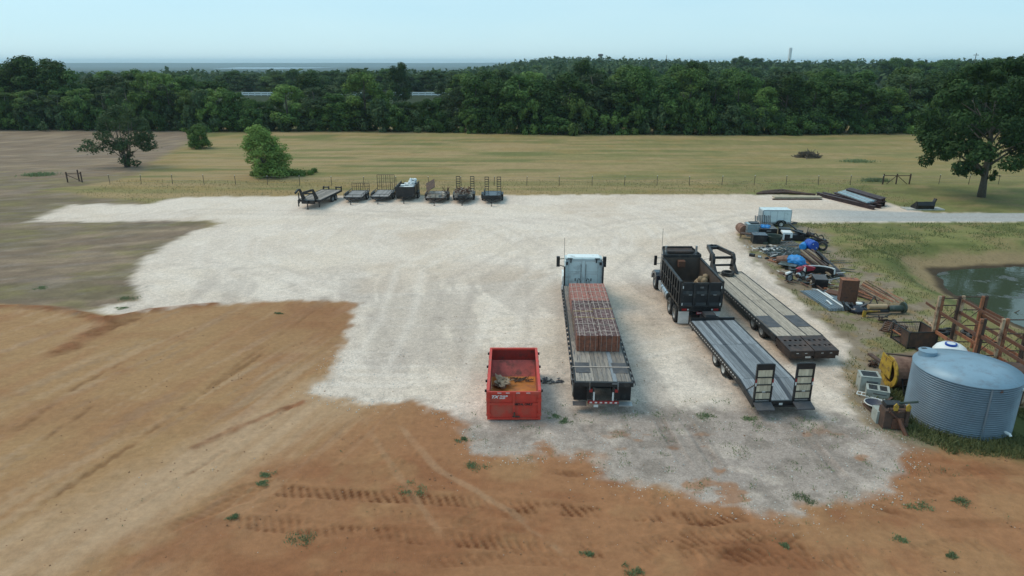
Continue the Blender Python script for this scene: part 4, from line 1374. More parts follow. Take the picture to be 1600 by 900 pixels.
# panels and ribs of the back wall
m = MB()
for s in (-1, 1):
    x0, x1 = (s * .10, s * .92) if s > 0 else (s * .92, s * .10)
    for (za, zb) in ((2.22, 2.94), (1.40, 2.10)):
        m.box(x0, x1, -.012, -.002, zb - .02, zb)
        m.box(x0, x1, -.012, -.002, za, za + .02)
        m.box(x0, x0 + .02, -.0125, -.002, za, zb)
        m.box(x1 - .02, x1, -.0125, -.002, za, zb)
m.build('wall_rib', 'alu', sleeper)
B('top_seam', 'cab_trim', sleeper, (-w2 + .05, w2 - .05, -.014, -.003, 3.0, 3.025))
for s in (-1, 1):
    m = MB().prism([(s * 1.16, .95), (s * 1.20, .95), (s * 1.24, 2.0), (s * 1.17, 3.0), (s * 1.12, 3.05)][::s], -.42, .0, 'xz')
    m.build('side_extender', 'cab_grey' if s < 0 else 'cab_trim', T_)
    B('extender_seam', 'black', T_, (s * 1.2 - .05, s * 1.2 + .05, -.43, -.42, 1.0, 2.7))
    B('work_light_bracket', 'black', T_, (s * .86 - .16, s * .86 + .16, -.10, -.02, 3.08, 3.12), (s * .80 - .03, s * .80 + .03, -.1, -.02, 2.84, 3.08))
    B('work_light', 'black', T_, (s * 1.08 - .09, s * 1.08 + .09, -.16, -.02, 2.72, 2.88))
    B('work_light', 'black', T_, (s * 1.08 - .07, s * 1.08 + .07, -.16, -.02, 1.12, 1.26))
    B('handle_hole', 'black', sleeper, (s * .50 - .03, s * .50 + .03, -.02, -.004, 1.62, 1.80))
    mi = MB().bar((s * 1.12, 1.9, 2.0), (s * 1.48, 1.95, 2.1), .04).bar((s * 1.12, 1.9, 2.55), (s * 1.48, 1.95, 2.5), .04)
    mr_ = mi.build('mirror_arm', 'black', T_)
    B('mirror', 'black', mr_, (s * 1.52 - .11, s * 1.52 + .11, 1.86, 2.04, 2.0, 2.68))
    pts = [(s * .28 + .10 * math.cos(a), -.12 - .12 * math.sin(a / 2), 1.60 + .24 * math.sin(a)) for a in np.linspace(-1.3, 4.4, 12)]
    pts.append((s * .18, -.5, 1.1))
    MB().tube(pts, .02, 6).build('air_hose', 'black', T_)
    MB().tube([(s * .16, -.04, 2.72), (s * .15, -.06, 2.1), (s * .2, -.1, 1.5)], .014, 5).build('cable', 'black', T_)
    MB().tube([(s * 1.02, .1, .72), (s * 1.02, 1.5, .72)], .31, 18).build('fuel_tank', 'chrome', T_)
    B('step', 'alu', T_, (s * 1.12 - .14, s * 1.12 + .14, .5, 1.7, 1.02, 1.05))
    B('frame_rail', 'black', T_, (s * .43 - .04, s * .43 + .04, -4.2, 4.2, .72, .98))
    wheel(T_, s * 1.02, 3.5, .51, .30, 'rim_grey')
    for y in (-3.45, -2.15):
        for dx in (-.17, .17):
            wheel(T_, s * (.93) + dx, y, .51, .27, 'rim_grey')
    B('mudflap', 'black', T_, (s * .93 - .3, s * .93 + .3, -4.25, -4.23, .25, .95))
for y in (-3.45, -2.15):
    MB().tube([(-.8, y, .51), (.8, y, .51)], .09, 8).build('axle', 'black', T_)
MB().lathe([(.001, 1.12), (.5, 1.12), (.5, 1.04), (.001, 1.04)], 20, Matrix.Translation((0, -2.8, 0))).build('fifth_wheel', 'black', T_)
B('deck_plate', 'alu', T_, (-.42, .42, -1.2, -.3, .985, 1.0))
MB().tube([(-1.14, 1.3, 2.6), (-1.16, 1.3, 4.1)], .012, 4).build('antenna', 'black', T_)
MB().tube([(-.9, -.25, .8), (-1.3, -.28, 1.5), (-1.28, -.28, 2.0)], .03, 6).build('grab_pipe', 'alu', T_)

# ---- flatbed trailer
F = thing('flatbed_trailer', 'long flatbed semi trailer with worn plank deck carrying brick packs', 'trailer', (4.04, 27.15, 0), R(-1.8))
FW, FL, FZ = 1.29, 13.6, 1.45
plank_row(F, -FW + .08, FW - .08, .12, FL, FZ, 12, 3, 'plank_flat', dark=[None, None, None, None, None, None, None, None, 'plank_grey', None, None, None])
for s in (-1, 1):
    B('side_rail', 'black_dusty', F, (s * (FW - .04) - .035, s * (FW - .04) + .035, .0, FL, FZ - .20, FZ - .012))
    sk = MB()
    for k in range(22):
        y = .3 + k * .6
        sk.box(s * (FW + .045) - .035, s * (FW + .045) + .035, y, y + .11, FZ - .17, FZ - .03)
    sk.build('stake_pocket', 'steel_dark', F, kind='stuff')
    B('rub_rail', 'steel_dark', F, (s * (FW + .092) - .01, s * (FW + .092) + .01, .0, FL, FZ - .13, FZ - .06))
    m = MB()
    m.prism([(0, 1.22), (FL, 1.22), (FL, .95), (FL - 3.2, .92), (FL - 4.5, .72), (3.4, .72), (2.0, .80), (0, .80)], s * .45 - .05, s * .45 + .05, 'yz')
    m.build('main_beam', 'black_dusty', F)
    B('deck_patch_plate', 'steel_dark', F, (min(s * .52, s * 1.18), max(s * .52, s * 1.18), .95, 2.05, FZ + .010, FZ + .018))
    for y in (.95, 2.2):
        for dx in (-.165, .165):
            wheel(F, s * .98 + dx, y + 1.15 - .6, .51, .27, 'rim_white')
    B('mudflap', 'black', F, (s * .98 - .3, s * .98 + .3, .50, .52, .32, 1.15))
    B('flap_bracket', 'steel_dark' if s < 0 else 'alu', F, (s * 1.02 - .32, s * 1.02 + .28, -.08, .30, .34, .37))
    B('bumper_post', 'plate_white', F, (s * .42 - .035, s * .42 + .035, -.02, .04, .56, .98))
    B('tail_light', 'light_red', F, (s * .56 - .07, s * .56 + .07, -.03, .05, .98, 1.13))
    B('tail_post', 'black', F, (s * .62 - .11, s * .62 + .11, .06, .12, .6, 1.26))
    B('tie_bracket', 'steel', F, (s * .62 - .03, s * .62 + .03, -.035, -.01, 1.1, 1.47))
cm_ = MB()
for k in range(22):
    y = .3 + k * .6
    cm_.box(-FW + .1, FW - .1, y, y + .08, FZ - .15, FZ - .05)
cm_.build('cross_members', 'black', F)
B('rear_sill', 'black_dusty', F, (-FW, FW, -.01, .11, FZ - .20, FZ - .004))
bm_ = B('rear_bumper', 'light_red', F, (-.68, .68, -.06, .02, .44, .55))
for k in range(6):
    x = -.60 + k * .22
    B('reflector_stripe', 'plate_white', bm_, (x, x + .11, -.066, -.06, .46, .53))
B('licence_plate', 'plate_white', F, (-.42, -.22, -.05, -.04, .26, .38))
for y in (1.5, 2.75):
    MB().tube([(-.85, y, .51), (.85, y, .51)], .08, 8).build('axle', 'black', F)
B('ratchet_strap', 'strap_white', F, (-FW - .02, FW + .02, 1.52, 1.60, FZ + .022, FZ + .03))
B('winch_hardware', 'steel', F, (.35, .62, -.04, .0, FZ - .08, FZ - .02))
for s in (-1, 1):
    B('landing_leg', 'black', F, (s * .75 - .06, s * .75 + .06, FL - 3.2, FL - 3.08, .25, 1.22))

# brick packs: 2 across, 8 along
bw, bl, bh = 1.045, 1.03, .82


def brick_mesh(mat, seed):
    r_ = random.Random(seed)
    m_ = MB()
    nxb, nyb, nzb = 5, 10, 12
    for i_ in range(nxb):
        for j in range(nyb):
            for k_ in range(nzb):
                if 0 < i_ < nxb - 1 and 0 < j < nyb - 1 and k_ < nzb - 1:
                    continue
                x = (i_ - nxb / 2) * bw / nxb * .98
                y = (j - nyb / 2) * bl / nyb * .98
                dz = r_.uniform(-.012, .008) if k_ == nzb - 1 else 0
                dx, dy = r_.uniform(-.004, .004), r_.uniform(-.004, .004)
                m_.box(x + .004 + dx, x + bw / nxb * .98 - .004 + dx, y + .004 + dy, y + bl / nyb * .98 - .004 + dy, k_ * bh / nzb + .004, (k_ + 1) * bh / nzb - .004 + dz)
    return m_.mesh('bricks', mat)


bmesh_ = {c: brick_mesh(c, 3 + i) for i, c in enumerate(('brick_pink', 'brick_purple', 'brick_orange'))}
tm_ = MB()
for i in range(5):
    for j in range(10):
        x, y = (i - 2.5) * bw / 5 * .98, (j - 5) * bl / 10 * .98
        tm_.box(x + .006, x + bw / 5 * .98 - .006, y + .006, y + bl / 10 * .98 - .006, bh - .02, bh + .004)
TOPC = tm_.mesh('purple_top_course', 'brick_purple')  # purple course laid over the orange bricks of the rear packs
sm = MB()
for x in (-.39, -.13, .13, .39):
    sm.box(x - .012, x + .012, -bl / 2 - .004, bl / 2 + .004, bh + .002, bh + .008)
    sm.box(x - .006, x + .006, -bl / 2 - .008, -bl / 2 - .003, 0.0, bh + .008)
strap_l = sm.mesh('pack_straps', 'strap_white')
ym = MB()
ym.box(-bw / 2 - .006, bw / 2 + .006, -.02, .02, bh + .009, bh + .014)
ym.box(-bw / 2 - .008, -bw / 2 - .002, -.02, .02, 0, bh + .012)
ym.box(bw / 2 + .002, bw / 2 + .008, -.02, .02, 0, bh + .012)
strap_y = ym.mesh('cross_strap', 'strap_yellow')
ymw = ym.mesh('cross_strap', 'strap_white')
rowname = ['rearmost', 'second', 'third', 'fourth', 'fifth', 'sixth', 'seventh', 'foremost']
ca_, sa_ = math.cos(R(-1.8)), math.sin(R(-1.8))
for j in range(8):
    for i in (0, 1):
        colr = 'brick_orange' if j == 0 else ('brick_pink' if j >= 5 else 'brick_purple')
        cn = {'brick_orange': 'orange brown', 'brick_pink': 'pinkish red', 'brick_purple': 'dark purplish'}[colr]
        lx, ly = (i - .5) * bw + .03, 3.35 + bl * (j + .5)
        p = thing('brick_pack', '%s brick pack, %s of the %s row on the flatbed' % (cn, rowname[j] if j in (0, 7) else rowname[j] + ' from the tail', ['left', 'right'][i]), 'bricks',
                  (4.04 + lx * ca_ - ly * sa_, 27.15 + lx * sa_ + ly * ca_, FZ + .012), R(-1.8), 'brick packs loaded on the flatbed')
        put('bricks', bmesh_[colr], p, 'stuff')
        put('pack_straps', strap_l, p)
        put('cross_strap', strap_y if j in (2, 3) else ymw, p, loc=(0, rnd.uniform(-.3, .3), 0))
        if j == 0:
            put('purple_top_course', TOPC, p, 'stuff')

# ---- black dump truck (origin under the tail, +y forward)
K = thing('dump_truck', 'black tandem dump truck with ribbed steel bed and white mudflaps', 'truck', (10.93, 37.3, 0), R(0))
bw_, bl_ = 1.22, 5.0
z0, z1 = 1.30, 2.86
B('bed_floor', 'bed_inner', K, (-bw_ + .04, bw_ - .04, .05, bl_, z0, z0 + .06))
for s in (-1, 1):
    B('bed_liner', 'bed_inner', K, (min(s * (bw_ - .09), s * (bw_ - .075)), max(s * (bw_ - .09), s * (bw_ - .075)), .06, bl_ - .06, z0 + .065, z1 - .12))
    sw_ = B('bed_side', 'black_dusty', K, (s * (bw_ - .05) - .02, s * (bw_ - .05) + .02, .05, bl_, z0, z1 - .06))
    B('top_rail', 'black_dusty', sw_, (s * (bw_ - .02) - .07, s * (bw_ - .02) + .07, .0, bl_, z1 - .10, z1))
    B('bottom_rail', 'black', sw_, (s * (bw_ - .01) - .05, s * (bw_ - .01) + .05, .0, bl_, z0 - .03, z0 + .1))
    B('mid_rail', 'black', sw_, (s * bw_ - .03, s * bw_ + .03, .12, bl_ - .12, 2.02, 2.10))
    for k in range(9):
        y = .02 + k * (bl_ - .14) / 8
        B('side_rib', 'black', sw_, (s * (bw_ + .01) - .045, s * (bw_ + .01) + .045, y, y + .12, z0 + .101, z1 - .101))
B('bed_front_wall', 'bed_inner', K, (-bw_ + .03, bw_ - .03, bl_ - .05, bl_, z0 + .06, 3.0))
B('front_pocket', 'rust', K, (-.30, .12, bl_ - .5, bl_ - .055, 2.35, 2.75))
pr_ = MB()
pr_.add([(-bw_, bl_ - .05, 2.98), (bw_, bl_ - .05, 2.98), (bw_ * .80, 6.35, 3.10), (-bw_ * .80, 6.35, 3.10)], [(0, 1, 2, 3)])
pr_.box(-bw_, bw_, bl_ - .08, bl_ + .02, 2.9, 3.06)
pr_.bar((-bw_ + .02, bl_, 3.02), (-bw_ * .80, 6.35, 3.14), .06, .12)
pr_.bar((bw_ - .02, bl_, 3.02), (bw_ * .80, 6.35, 3.14), .06, .12)
pr_.box(-bw_ * .8, bw_ * .8, 6.33, 6.40, 3.06, 3.26)
pr_.build('cab_protector', 'black_dusty', K)
pp = MB().add([(-.80, 5.35, 3.07), (.80, 5.35, 3.07), (.92, 6.3, 3.16), (-.92, 6.3, 3.16), (-.80, 5.35, 3.03), (.80, 5.35, 3.03), (.92, 6.3, 3.12), (-.92, 6.3, 3.12)],
              [(0, 1, 2, 3), (7, 6, 5, 4), (0, 4, 5, 1), (1, 5, 6, 2), (2, 6, 7, 3), (3, 7, 4, 0)])
pp.build('protector_tray', 'brown_steel', K)
B('protector_rim', 'brown_steel', K, (-.86, .86, 5.30, 5.345, 3.08, 3.20))
tgk = B('tailgate', 'black', K, (-bw_ + .03, bw_ - .03, -.02, .03, z0 + .02, z1 - .08))
for x in (-bw_ + .07, -.42, .42, bw_ - .07):
    B('tailgate_rib', 'black_dusty', tgk, (x - .055, x + .055, -.10, -.021, z0, z1 - .06))
for z in (z0 + .02, 2.02, z1 - .16):
    B('tailgate_rail', 'black_dusty', tgk, (-bw_ + .04, bw_ - .04, -.092, -.021, z, z + .10))
for x in (-.8, 0, .8):
    for z in (z0 + .12, 2.12):
        m = MB().add([(x - .30, -.022, z + .16), (x + .30, -.022, z + .16), (x + .30, -.085, z), (x - .30, -.085, z)], [(3, 2, 1, 0)])
        m.build('slope_plate', 'black_dusty', tgk)
for x, z in ((-1.1, 2.45), (-1.1, 1.42), (1.1, 2.45), (1.1, 1.42)):
    B('reflector', 'plate_white', tgk, (x - .025, x + .025, -.108, -.102, z, z + .16))
for x in (-.66, .05, .76):
    B('sticker', 'alu', tgk, (x - .09, x + .09, -.099, -.093, 2.05, 2.085))
B('badge', 'steel', tgk, (-.10, .10, -.030, -.0225, 2.45, 2.55))
B('rear_apron', 'black', K, (-bw_, bw_, .02, .10, 1.02, 1.27))
for s in (-1, 1):
    B('tail_light', 'light_red', K, (s * .92 - .14, s * .92 + .14, -.02, .018, 1.08, 1.20))
    B('marker_light', 'plate_white', K, (s * .70 - .04, s * .70 + .04, -.02, .018, 1.10, 1.18))
    B('mudflap', 'plate_white', K, (s * .90 - .31, s * .90 + .31, .13, .145, .22, 1.02))
    B('frame_rail', 'black', K, (s * .43 - .05, s * .43 + .05, .1, 8.3, .78, 1.06))
    for y in (1.05, 2.4):
        for dx in (-.17, .17):
            wheel(K, s * .95 + dx, y, .52, .27, 'rim_grey')
    wheel(K, s * 1.02, 7.3, .53, .32, 'rim_grey')
    MB().tube([(s * 1.0, 3.2, .85), (s * 1.0, 4.9, .85)], .30, 18).build('fuel_tank', 'chrome', K)
    for y in (3.55, 4.5):
        MB().tube([(s * 1.0, y, .85), (s * 1.0, y + .05, .85)], .31, 18).build('tank_strap', 'black', K)
    B('battery_box', 'alu', K, (s * 1.02 - .2, s * 1.02 + .2, 5.0, 5.75, .55, 1.1))
    MB().tube([(s * .98, 5.35, 1.0), (s * .98, 5.35, 3.55)], .075, 12).build('exhaust_stack', 'chrome', K)
    mi = MB().bar((s * 1.02, 6.4, 2.45), (s * 1.36, 6.4, 2.45), .03).bar((s * 1.02, 6.4, 2.05), (s * 1.36, 6.4, 2.05), .03).build('mirror_arm', 'chrome', K)
    B('mirror', 'black', mi, (s * 1.38 - .09, s * 1.38 + .09, 6.36, 6.46, 1.95, 2.6))
    m = MB().prism([(6.65, .6), (6.7, 1.1), (6.95, 1.28), (7.6, 1.28), (8.1, 1.0), (8.2, .6), (8.05, .6), (7.85, .95), (7.3, 1.12), (6.85, .95), (6.8, .6)], s * 1.0 - .2, s * 1.0 + .2, 'yz')
    m.build('front_fender', 'navy', K)
m = MB().prism([(5.35, 1.05), (6.65, 1.05), (6.65, 1.95), (6.45, 2.72), (5.35, 2.75)], -1.0, 1.0, 'yz')
cb = m.build('cab', 'navy', K)
B('rear_window', 'glass', cb, (-.5, .5, 5.33, 5.345, 2.05, 2.5))
for s in (-1, 1):
    B('side_window', 'glass', cb, (s * 1.005 - .006, s * 1.005 + .006, 5.6, 6.35, 1.95, 2.5))
m = MB().prism([(6.65, 1.0), (8.3, .95), (8.35, 1.62), (6.65, 1.92)], -.62, .62, 'yz')
m.build('hood', 'navy', K)
B('grille', 'chrome', K, (-.5, .5, 8.34, 8.39, .9, 1.6))
B('front_bumper', 'chrome', K, (-1.15, 1.15, 8.45, 8.6, .45, .75))
for y in (1.05, 2.4):
    MB().tube([(-.8, y, .52), (.8, y, .52)], .1, 8).build('axle', 'black', K)
B('licence_plate', 'redpaint', K, (-.2, .14, .0, .015, .84, .98))
label3d('MC87', .11, K, (-.03, -.003, .91), rx, 'plate_white', bold=.002)
B('hitch_beam', 'black', K, (-.45, .45, .02, .18, .62, .82))
MB().tube([(-1.05, 6.2, 2.7), (-1.07, 6.2, 4.5)], .012, 4).build('antenna', 'black', K)
rg = random.Random(3)
m = MB()
for k in range(80):
    r_ = rg.uniform(.08, .24)
    y_ = rg.uniform(.6, 3.6)
    m.lathe([(.001, -r_), (r_ * .7, -r_ * .7), (r_, 0), (r_ * .7, r_ * .7), (.001, r_)], 8, Matrix.Translation((rg.uniform(.55, .98), y_, z0 + .2 + rg.uniform(0, 1.0) * math.exp(-((y_ - 2.3) / 1.0) ** 2))))
tag(m.build('soil_heap', 'dirtpile', smooth=True), 'heap of tan clay left inside the black dump truck bed', 'soil').location = (10.93, 37.3, 0)
B('soil_layer', 'dirtpile', K, (-bw_ + .09, bw_ - .09, .1, 2.2, z0 + .061, z0 + .09))


def side_markers(parent, x, y0_, y1_, n_, z):
    m_ = MB()
    for k_ in range(n_):
        y_ = y0_ + (y1_ - y0_) * (k_ + .5) / n_
        m_.box(x - .006, x + .006, y_ - .06, y_ + .06, z - .025, z + .025)
    m_.build('reflective_tape', 'plate_white', parent, kind='stuff')


# ---- near deckover trailer with stand-up ramps
N1 = thing('deckover_trailer', 'deckover trailer with grey plank deck and two upright ramps', 'trailer', (11.87, 26.95, 0), R(3.2))
w_, L_, z_ = 1.27, 9.25, .92
dk = [None] * 12
dk[3] = dk[8] = 'plank_darkgrey'
plank_row(N1, -w_ + .05, w_ - .05, 5.75, L_ - .06, z_, 12, 1, 'plank_grey', dark=dk)
plank_row(N1, -w_ + .05, w_ - .05, 1.75, 5.73, z_, 12, 1, 'plank_grey', dark=dk)
bt = []
for i in range(12):         # dovetail boards slope down to the tail
    x0_ = -w_ + .05 + i * (2 * w_ - .1) / 12
    x1_ = x0_ + (2 * w_ - .1) / 12 - .012
    m = MB().add([(x0_, .1, .64), (x1_, .1, .64), (x1_, 1.73, z_), (x0_, 1.73, z_), (x0_, .1, .60), (x1_, .1, .60), (x1_, 1.73, z_ - .04), (x0_, 1.73, z_ - .04)],
                 [(0, 1, 2, 3), (7, 6, 5, 4), (0, 4, 5, 1), (1, 5, 6, 2), (2, 6, 7, 3), (3, 7, 4, 0)])
    m.build('plank', dk[i] or 'plank_grey', N1)
for s in (-1, 1):
    m = MB().prism([(0, .38), (1.75, .62), (L_, .62), (L_, z_ + .004), (1.75, z_ + .004), (0, .66)], s * w_ - .035, s * w_ + .035, 'yz')
    m.build('side_rail', 'black_dusty', N1)
    side_markers(N1, s * (w_ + .04), 2, L_, 26, .80)
    B('main_beam', 'black', N1, (s * .5 - .05, s * .5 + .05, 1.0, L_ + .2, .42, .66))
    for y in (4.45 - .55, 4.45 + .65):
        for dx in (-.13, .13):
            wheel(N1, s * .98 + dx, y + .08, .39, .21, 'rim_white')
    # ramp: frame with boards, standing almost upright on the tail
    xr = s * .89
    rp = B('ramp', 'black', N1, (xr - .40, xr - .33, .00, .10, .62, 2.42), (xr + .33, xr + .40, .00, .10, .62, 2.42), (xr - .33, xr + .33, .005, .095, 2.16, 2.44))
    plank_row(rp, xr - .33, xr + .33, .02, .06, 0, 4, 1, 'ramp_wood') if False else None
    for zz in range(4):
        for k in range(4):
            xx = xr - .325 + k * .1635
            B('ramp_board', 'ramp_wood', rp, (xx, xx + .155, .03, .06, .74 + zz * .355, .74 + zz * .355 + .34))
        B('ramp_rung', 'black_dusty', rp, (xr - .33, xr + .33, -.005, .03, .72 + zz * .355, .765 + zz * .355))
    B('ramp_reflector', 'plate_white', rp, (xr - .06, xr + .08, -.012, -.006, 1.10, 1.14))
    for q in (-1, 1):
        B('ramp_reflector', 'plate_white', rp, (xr + q * .375 - .03, xr + q * .375 + .03, -.008, -.002, 1.40, 1.55))
        B('ramp_red_reflector', 'light_red', rp, (xr + q * .375 - .03, xr + q * .375 + .03, -.008, -.002, 1.56, 1.72))
    m = MB().add([(xr - .40, -.48, .50), (xr + .40, -.48, .50), (xr + .40, .0, .62), (xr - .40, .0, .62), (xr - .40, -.48, .44), (xr + .40, -.48, .44), (xr + .40, .0, .56), (xr - .40, .0, .56)],
                 [(0, 1, 2, 3), (7, 6, 5, 4), (0, 4, 5, 1), (1, 5, 6, 2), (2, 6, 7, 3), (3, 7, 4, 0)])
    m.build('ramp_foot', 'steel_dark', rp)
    MB().bar((s * 1.24, .9, .78), (s * 1.24, .02, 1.5), .04).build('ramp_spring', 'black', N1)
    B('front_leg', 'black', N1, (s * 1.15 - .05, s * 1.15 + .05, L_ - .25, L_ - .15, .38, .62))
    B('mudguard_step', 'black', N1, (s * 1.1 - .16, s * 1.1 + .16, 2.9, 3.25, .30, .33))
B('rear_frame', 'black', N1, (-w_, w_, .0, .095, .40, .655))
B('rear_plate', 'plate_white', N1, (-.12, .04, -.012, -.004, .46, .56))
B('front_frame', 'black', N1, (-w_, w_, L_ - .055, L_ + .06, .62, z_ + .14))
B('tail_bar', 'black', N1, (-.35, 1.0, -.12, -.08, .42, .48))
m = MB().add([(-.75, L_ + .06, .62), (.75, L_ + .06, .62), (.28, L_ + 1.25, .62), (-.28, L_ + 1.25, .62), (-.75, L_ + .06, .92), (.75, L_ + .06, .92), (.28, L_ + 1.25, .88), (-.28, L_ + 1.25, .88)],
             [(3, 2, 1, 0), (4, 5, 6, 7), (0, 1, 5, 4), (1, 2, 6, 5), (2, 3, 7, 6), (3, 0, 4, 7)])
m.build('tongue', 'black_dusty', N1)
B('tongue_chest', 'steel_dark', N1, (-.3, .3, L_ + .3, L_ + .9, .93, 1.12))
cm_ = MB()
for k in range(18):
    cm_.box(-w_ + .05, w_ - .05, .6 + k * .5, .66 + k * .5, .56, .60)
cm_.build('cross_members', 'black', N1)
for y in (3.98, 5.18):
    MB().tube([(-.9, y, .39), (.9, y, .39)], .06, 8).build('axle', 'black', N1)

# ---- gooseneck deckover with folding mega ramps
G2 = thing('gooseneck_trailer', 'long gooseneck flatbed with tan plank deck and perforated brown ramps', 'trailer', (15.37, 33.85, 0), R(3.0))
w_, L_, z_ = 1.26, 11.6, .92
dk = [None] * 12
plank_row(G2, -w_ + .05, w_ - .05, .02, L_ / 2 - .01, z_, 12, 1, 'plank_tan', dark=dk)
plank_row(G2, -w_ + .05, w_ - .05, L_ / 2 + .01, L_, z_, 12, 1, 'plank_tan', dark=dk)
for s in (-1, 1):
    B('side_rail', 'black_dusty', G2, (s * w_ - .035, s * w_ + .035, 0, L_, .60, z_ + .006))
    side_markers(G2, s * (w_ + .04), 2, L_, 26, .80)
    B('deck_seam', 'black_dusty', G2, (s * .42 - .03, s * .42 + .03, .02, L_, z_ + .007, z_ + .0115))
    B('main_beam', 'black', G2, (s * .5 - .06, s * .5 + .06, -.6, L_, .30, .60))
    B('deck_plate', 'steel_dark', G2, (min(s * .42, s * 1.2), max(s * .42, s * 1.2), 1.25, 3.0, z_ + .012, z_ + .020))
    for y in (2.05, 3.3):
        for dx in (-.13, .13):
            wheel(G2, s * .98 + dx, y, .41, .21, 'rim_grey')
    xr = s * .65
    rp = MB()
    pts = [(xr - .62, -1.75, .80), (xr + .62, -1.75, .80), (xr + .62, -.02, z_ - .0), (xr - .62, -.02, z_ - .0)]
    # the deck of the ramp is made of strips leaving two rows of holes
    def strip(xa, xb, ya, yb):
        f = lambda y_: .80 + (y_ + 1.75) / 1.73 * .12
        rp.add([(xa, ya, f(ya)), (xb, ya, f(ya)), (xb, yb, f(yb)), (xa, yb, f(yb)), (xa, ya, f(ya) - .04), (xb, ya, f(ya) - .04), (xb, yb, f(yb) - .04), (xa, yb, f(yb) - .04)],
               [(0, 1, 2, 3), (7, 6, 5, 4), (0, 4, 5, 1), (1, 5, 6, 2), (2, 6, 7, 3), (3, 7, 4, 0)])
    ys = [-1.75, -1.20, -1.04, -.62, -.46, -.02]
    for a in range(5):
        if a in (1, 3):
            xs = [xr - .62, xr - .44, xr - .30, xr - .17, xr - .03, xr + .12, xr + .26, xr + .38, xr + .5, xr + .62]
            for b_ in range(0, 9, 2):
                strip(xs[b_], xs[b_ + 1], ys[a] + .001, ys[a + 1] - .001)
        else:
            strip(xr - .62, xr + .62, ys[a], ys[a + 1])
    r_ = rp.build('ramp', 'brown_steel', G2)
    B('ramp_side', 'brown_steel', r_, (xr - .63, xr - .59, -1.76, -.03, .50, .795))
    B('ramp_side', 'brown_steel', r_, (xr + .59, xr + .63, -1.76, -.03, .50, .795))
    B('ramp_end', 'brown_steel', r_, (xr - .59, xr + .59, -1.765, -1.70, .52, .78))
    B('ramp_lower_leaf', 'brown_steel', r_, (xr - .56, xr + .56, -1.62, -.1, .30, .46))
    for x in (-.3, .15):
        B('ramp_reflector', 'plate_white', r_, (xr + x, xr + x + .12, -1.775, -1.768, .66, .69))
B('rear_plate', 'plate_white', G2, (-.42, -.14, -1.70, -1.69, .38, .48))
B('rear_frame', 'brown_steel', G2, (-w_, w_, -.10, -.03, .36, .80))
m = MB()
for s in (-1, 1):
    m = MB()
    m.prism([(L_ - .55, z_ + .02), (L_ + .75, z_ + .02), (L_ + .75, 1.1), (L_ + .60, 1.75), (L_ + .85, 1.98), (L_ + .80, 2.16), (L_ + .40, 2.12), (L_ + .18, 1.8), (L_ + .2, 1.5)], s * .72 - .09, s * .72 + .09, 'yz')
    m.build('neck_riser', 'black_dusty', G2)
    MB().bar((s * .72, L_ + .68, 2.03), (s * .28, L_ + 3.0, 2.0), .16, .26).build('neck_beam', 'black_dusty', G2)
B('neck_crossbar', 'black', G2, (-.67, .67, L_ + .45, L_ + .58, 1.76, 1.92))
B('neck_crossbar', 'black', G2, (-.67, .67, L_ + .40, L_ + .50, 1.25, 1.38))
B('neck_crossbar', 'black', G2, (-.42, .42, L_ + 2.4, L_ + 2.6, 1.92, 2.10))
MB().tube([(0, L_ + 2.95, 2.15), (0, L_ + 2.95, .9)], .10, 10).build('coupler', 'black', G2)
B('coupler_plate', 'black', G2, (-.32, .32, L_ + 2.8, L_ + 3.08, 1.87, 2.12))
MB().tube([(-.72, L_ + .6, 1.0), (-1.2, L_ + .9, 1.2), (-1.15, L_ + 1.0, 1.6), (-.72, L_ + .8, 1.7)], .018, 5).build('cable', 'black', G2)
for s in (-1, 1):
    B('landing_leg', 'black', G2, (s * .95 - .05, s * .95 + .05, L_ + .05, L_ + .15, .0, 1.0))
B('front_frame', 'black', G2, (-w_, w_, L_ + .0, L_ + .06, .60, z_ + .03))
cm_ = MB()
for k in range(23):
    cm_.box(-w_ + .05, w_ - .05, .2 + k * .5, .26 + k * .5, .66, .87)
cm_.build('cross_members', 'black', G2)
for y in (2.05, 3.3):
    MB().tube([(-.9, y, .41), (.9, y, .41)], .06, 8).build('axle', 'black', G2)
tx, ty = at(1137, 427, 1.05)
o = tag(put('spare_tyre', tyre_mesh(.44, .26), rot=(0, PI / 2, 0)), 'loose tyre lying flat on the front of the tan plank deck', 'tyre')
o.location = (tx, ty - .05, z_ + .14)


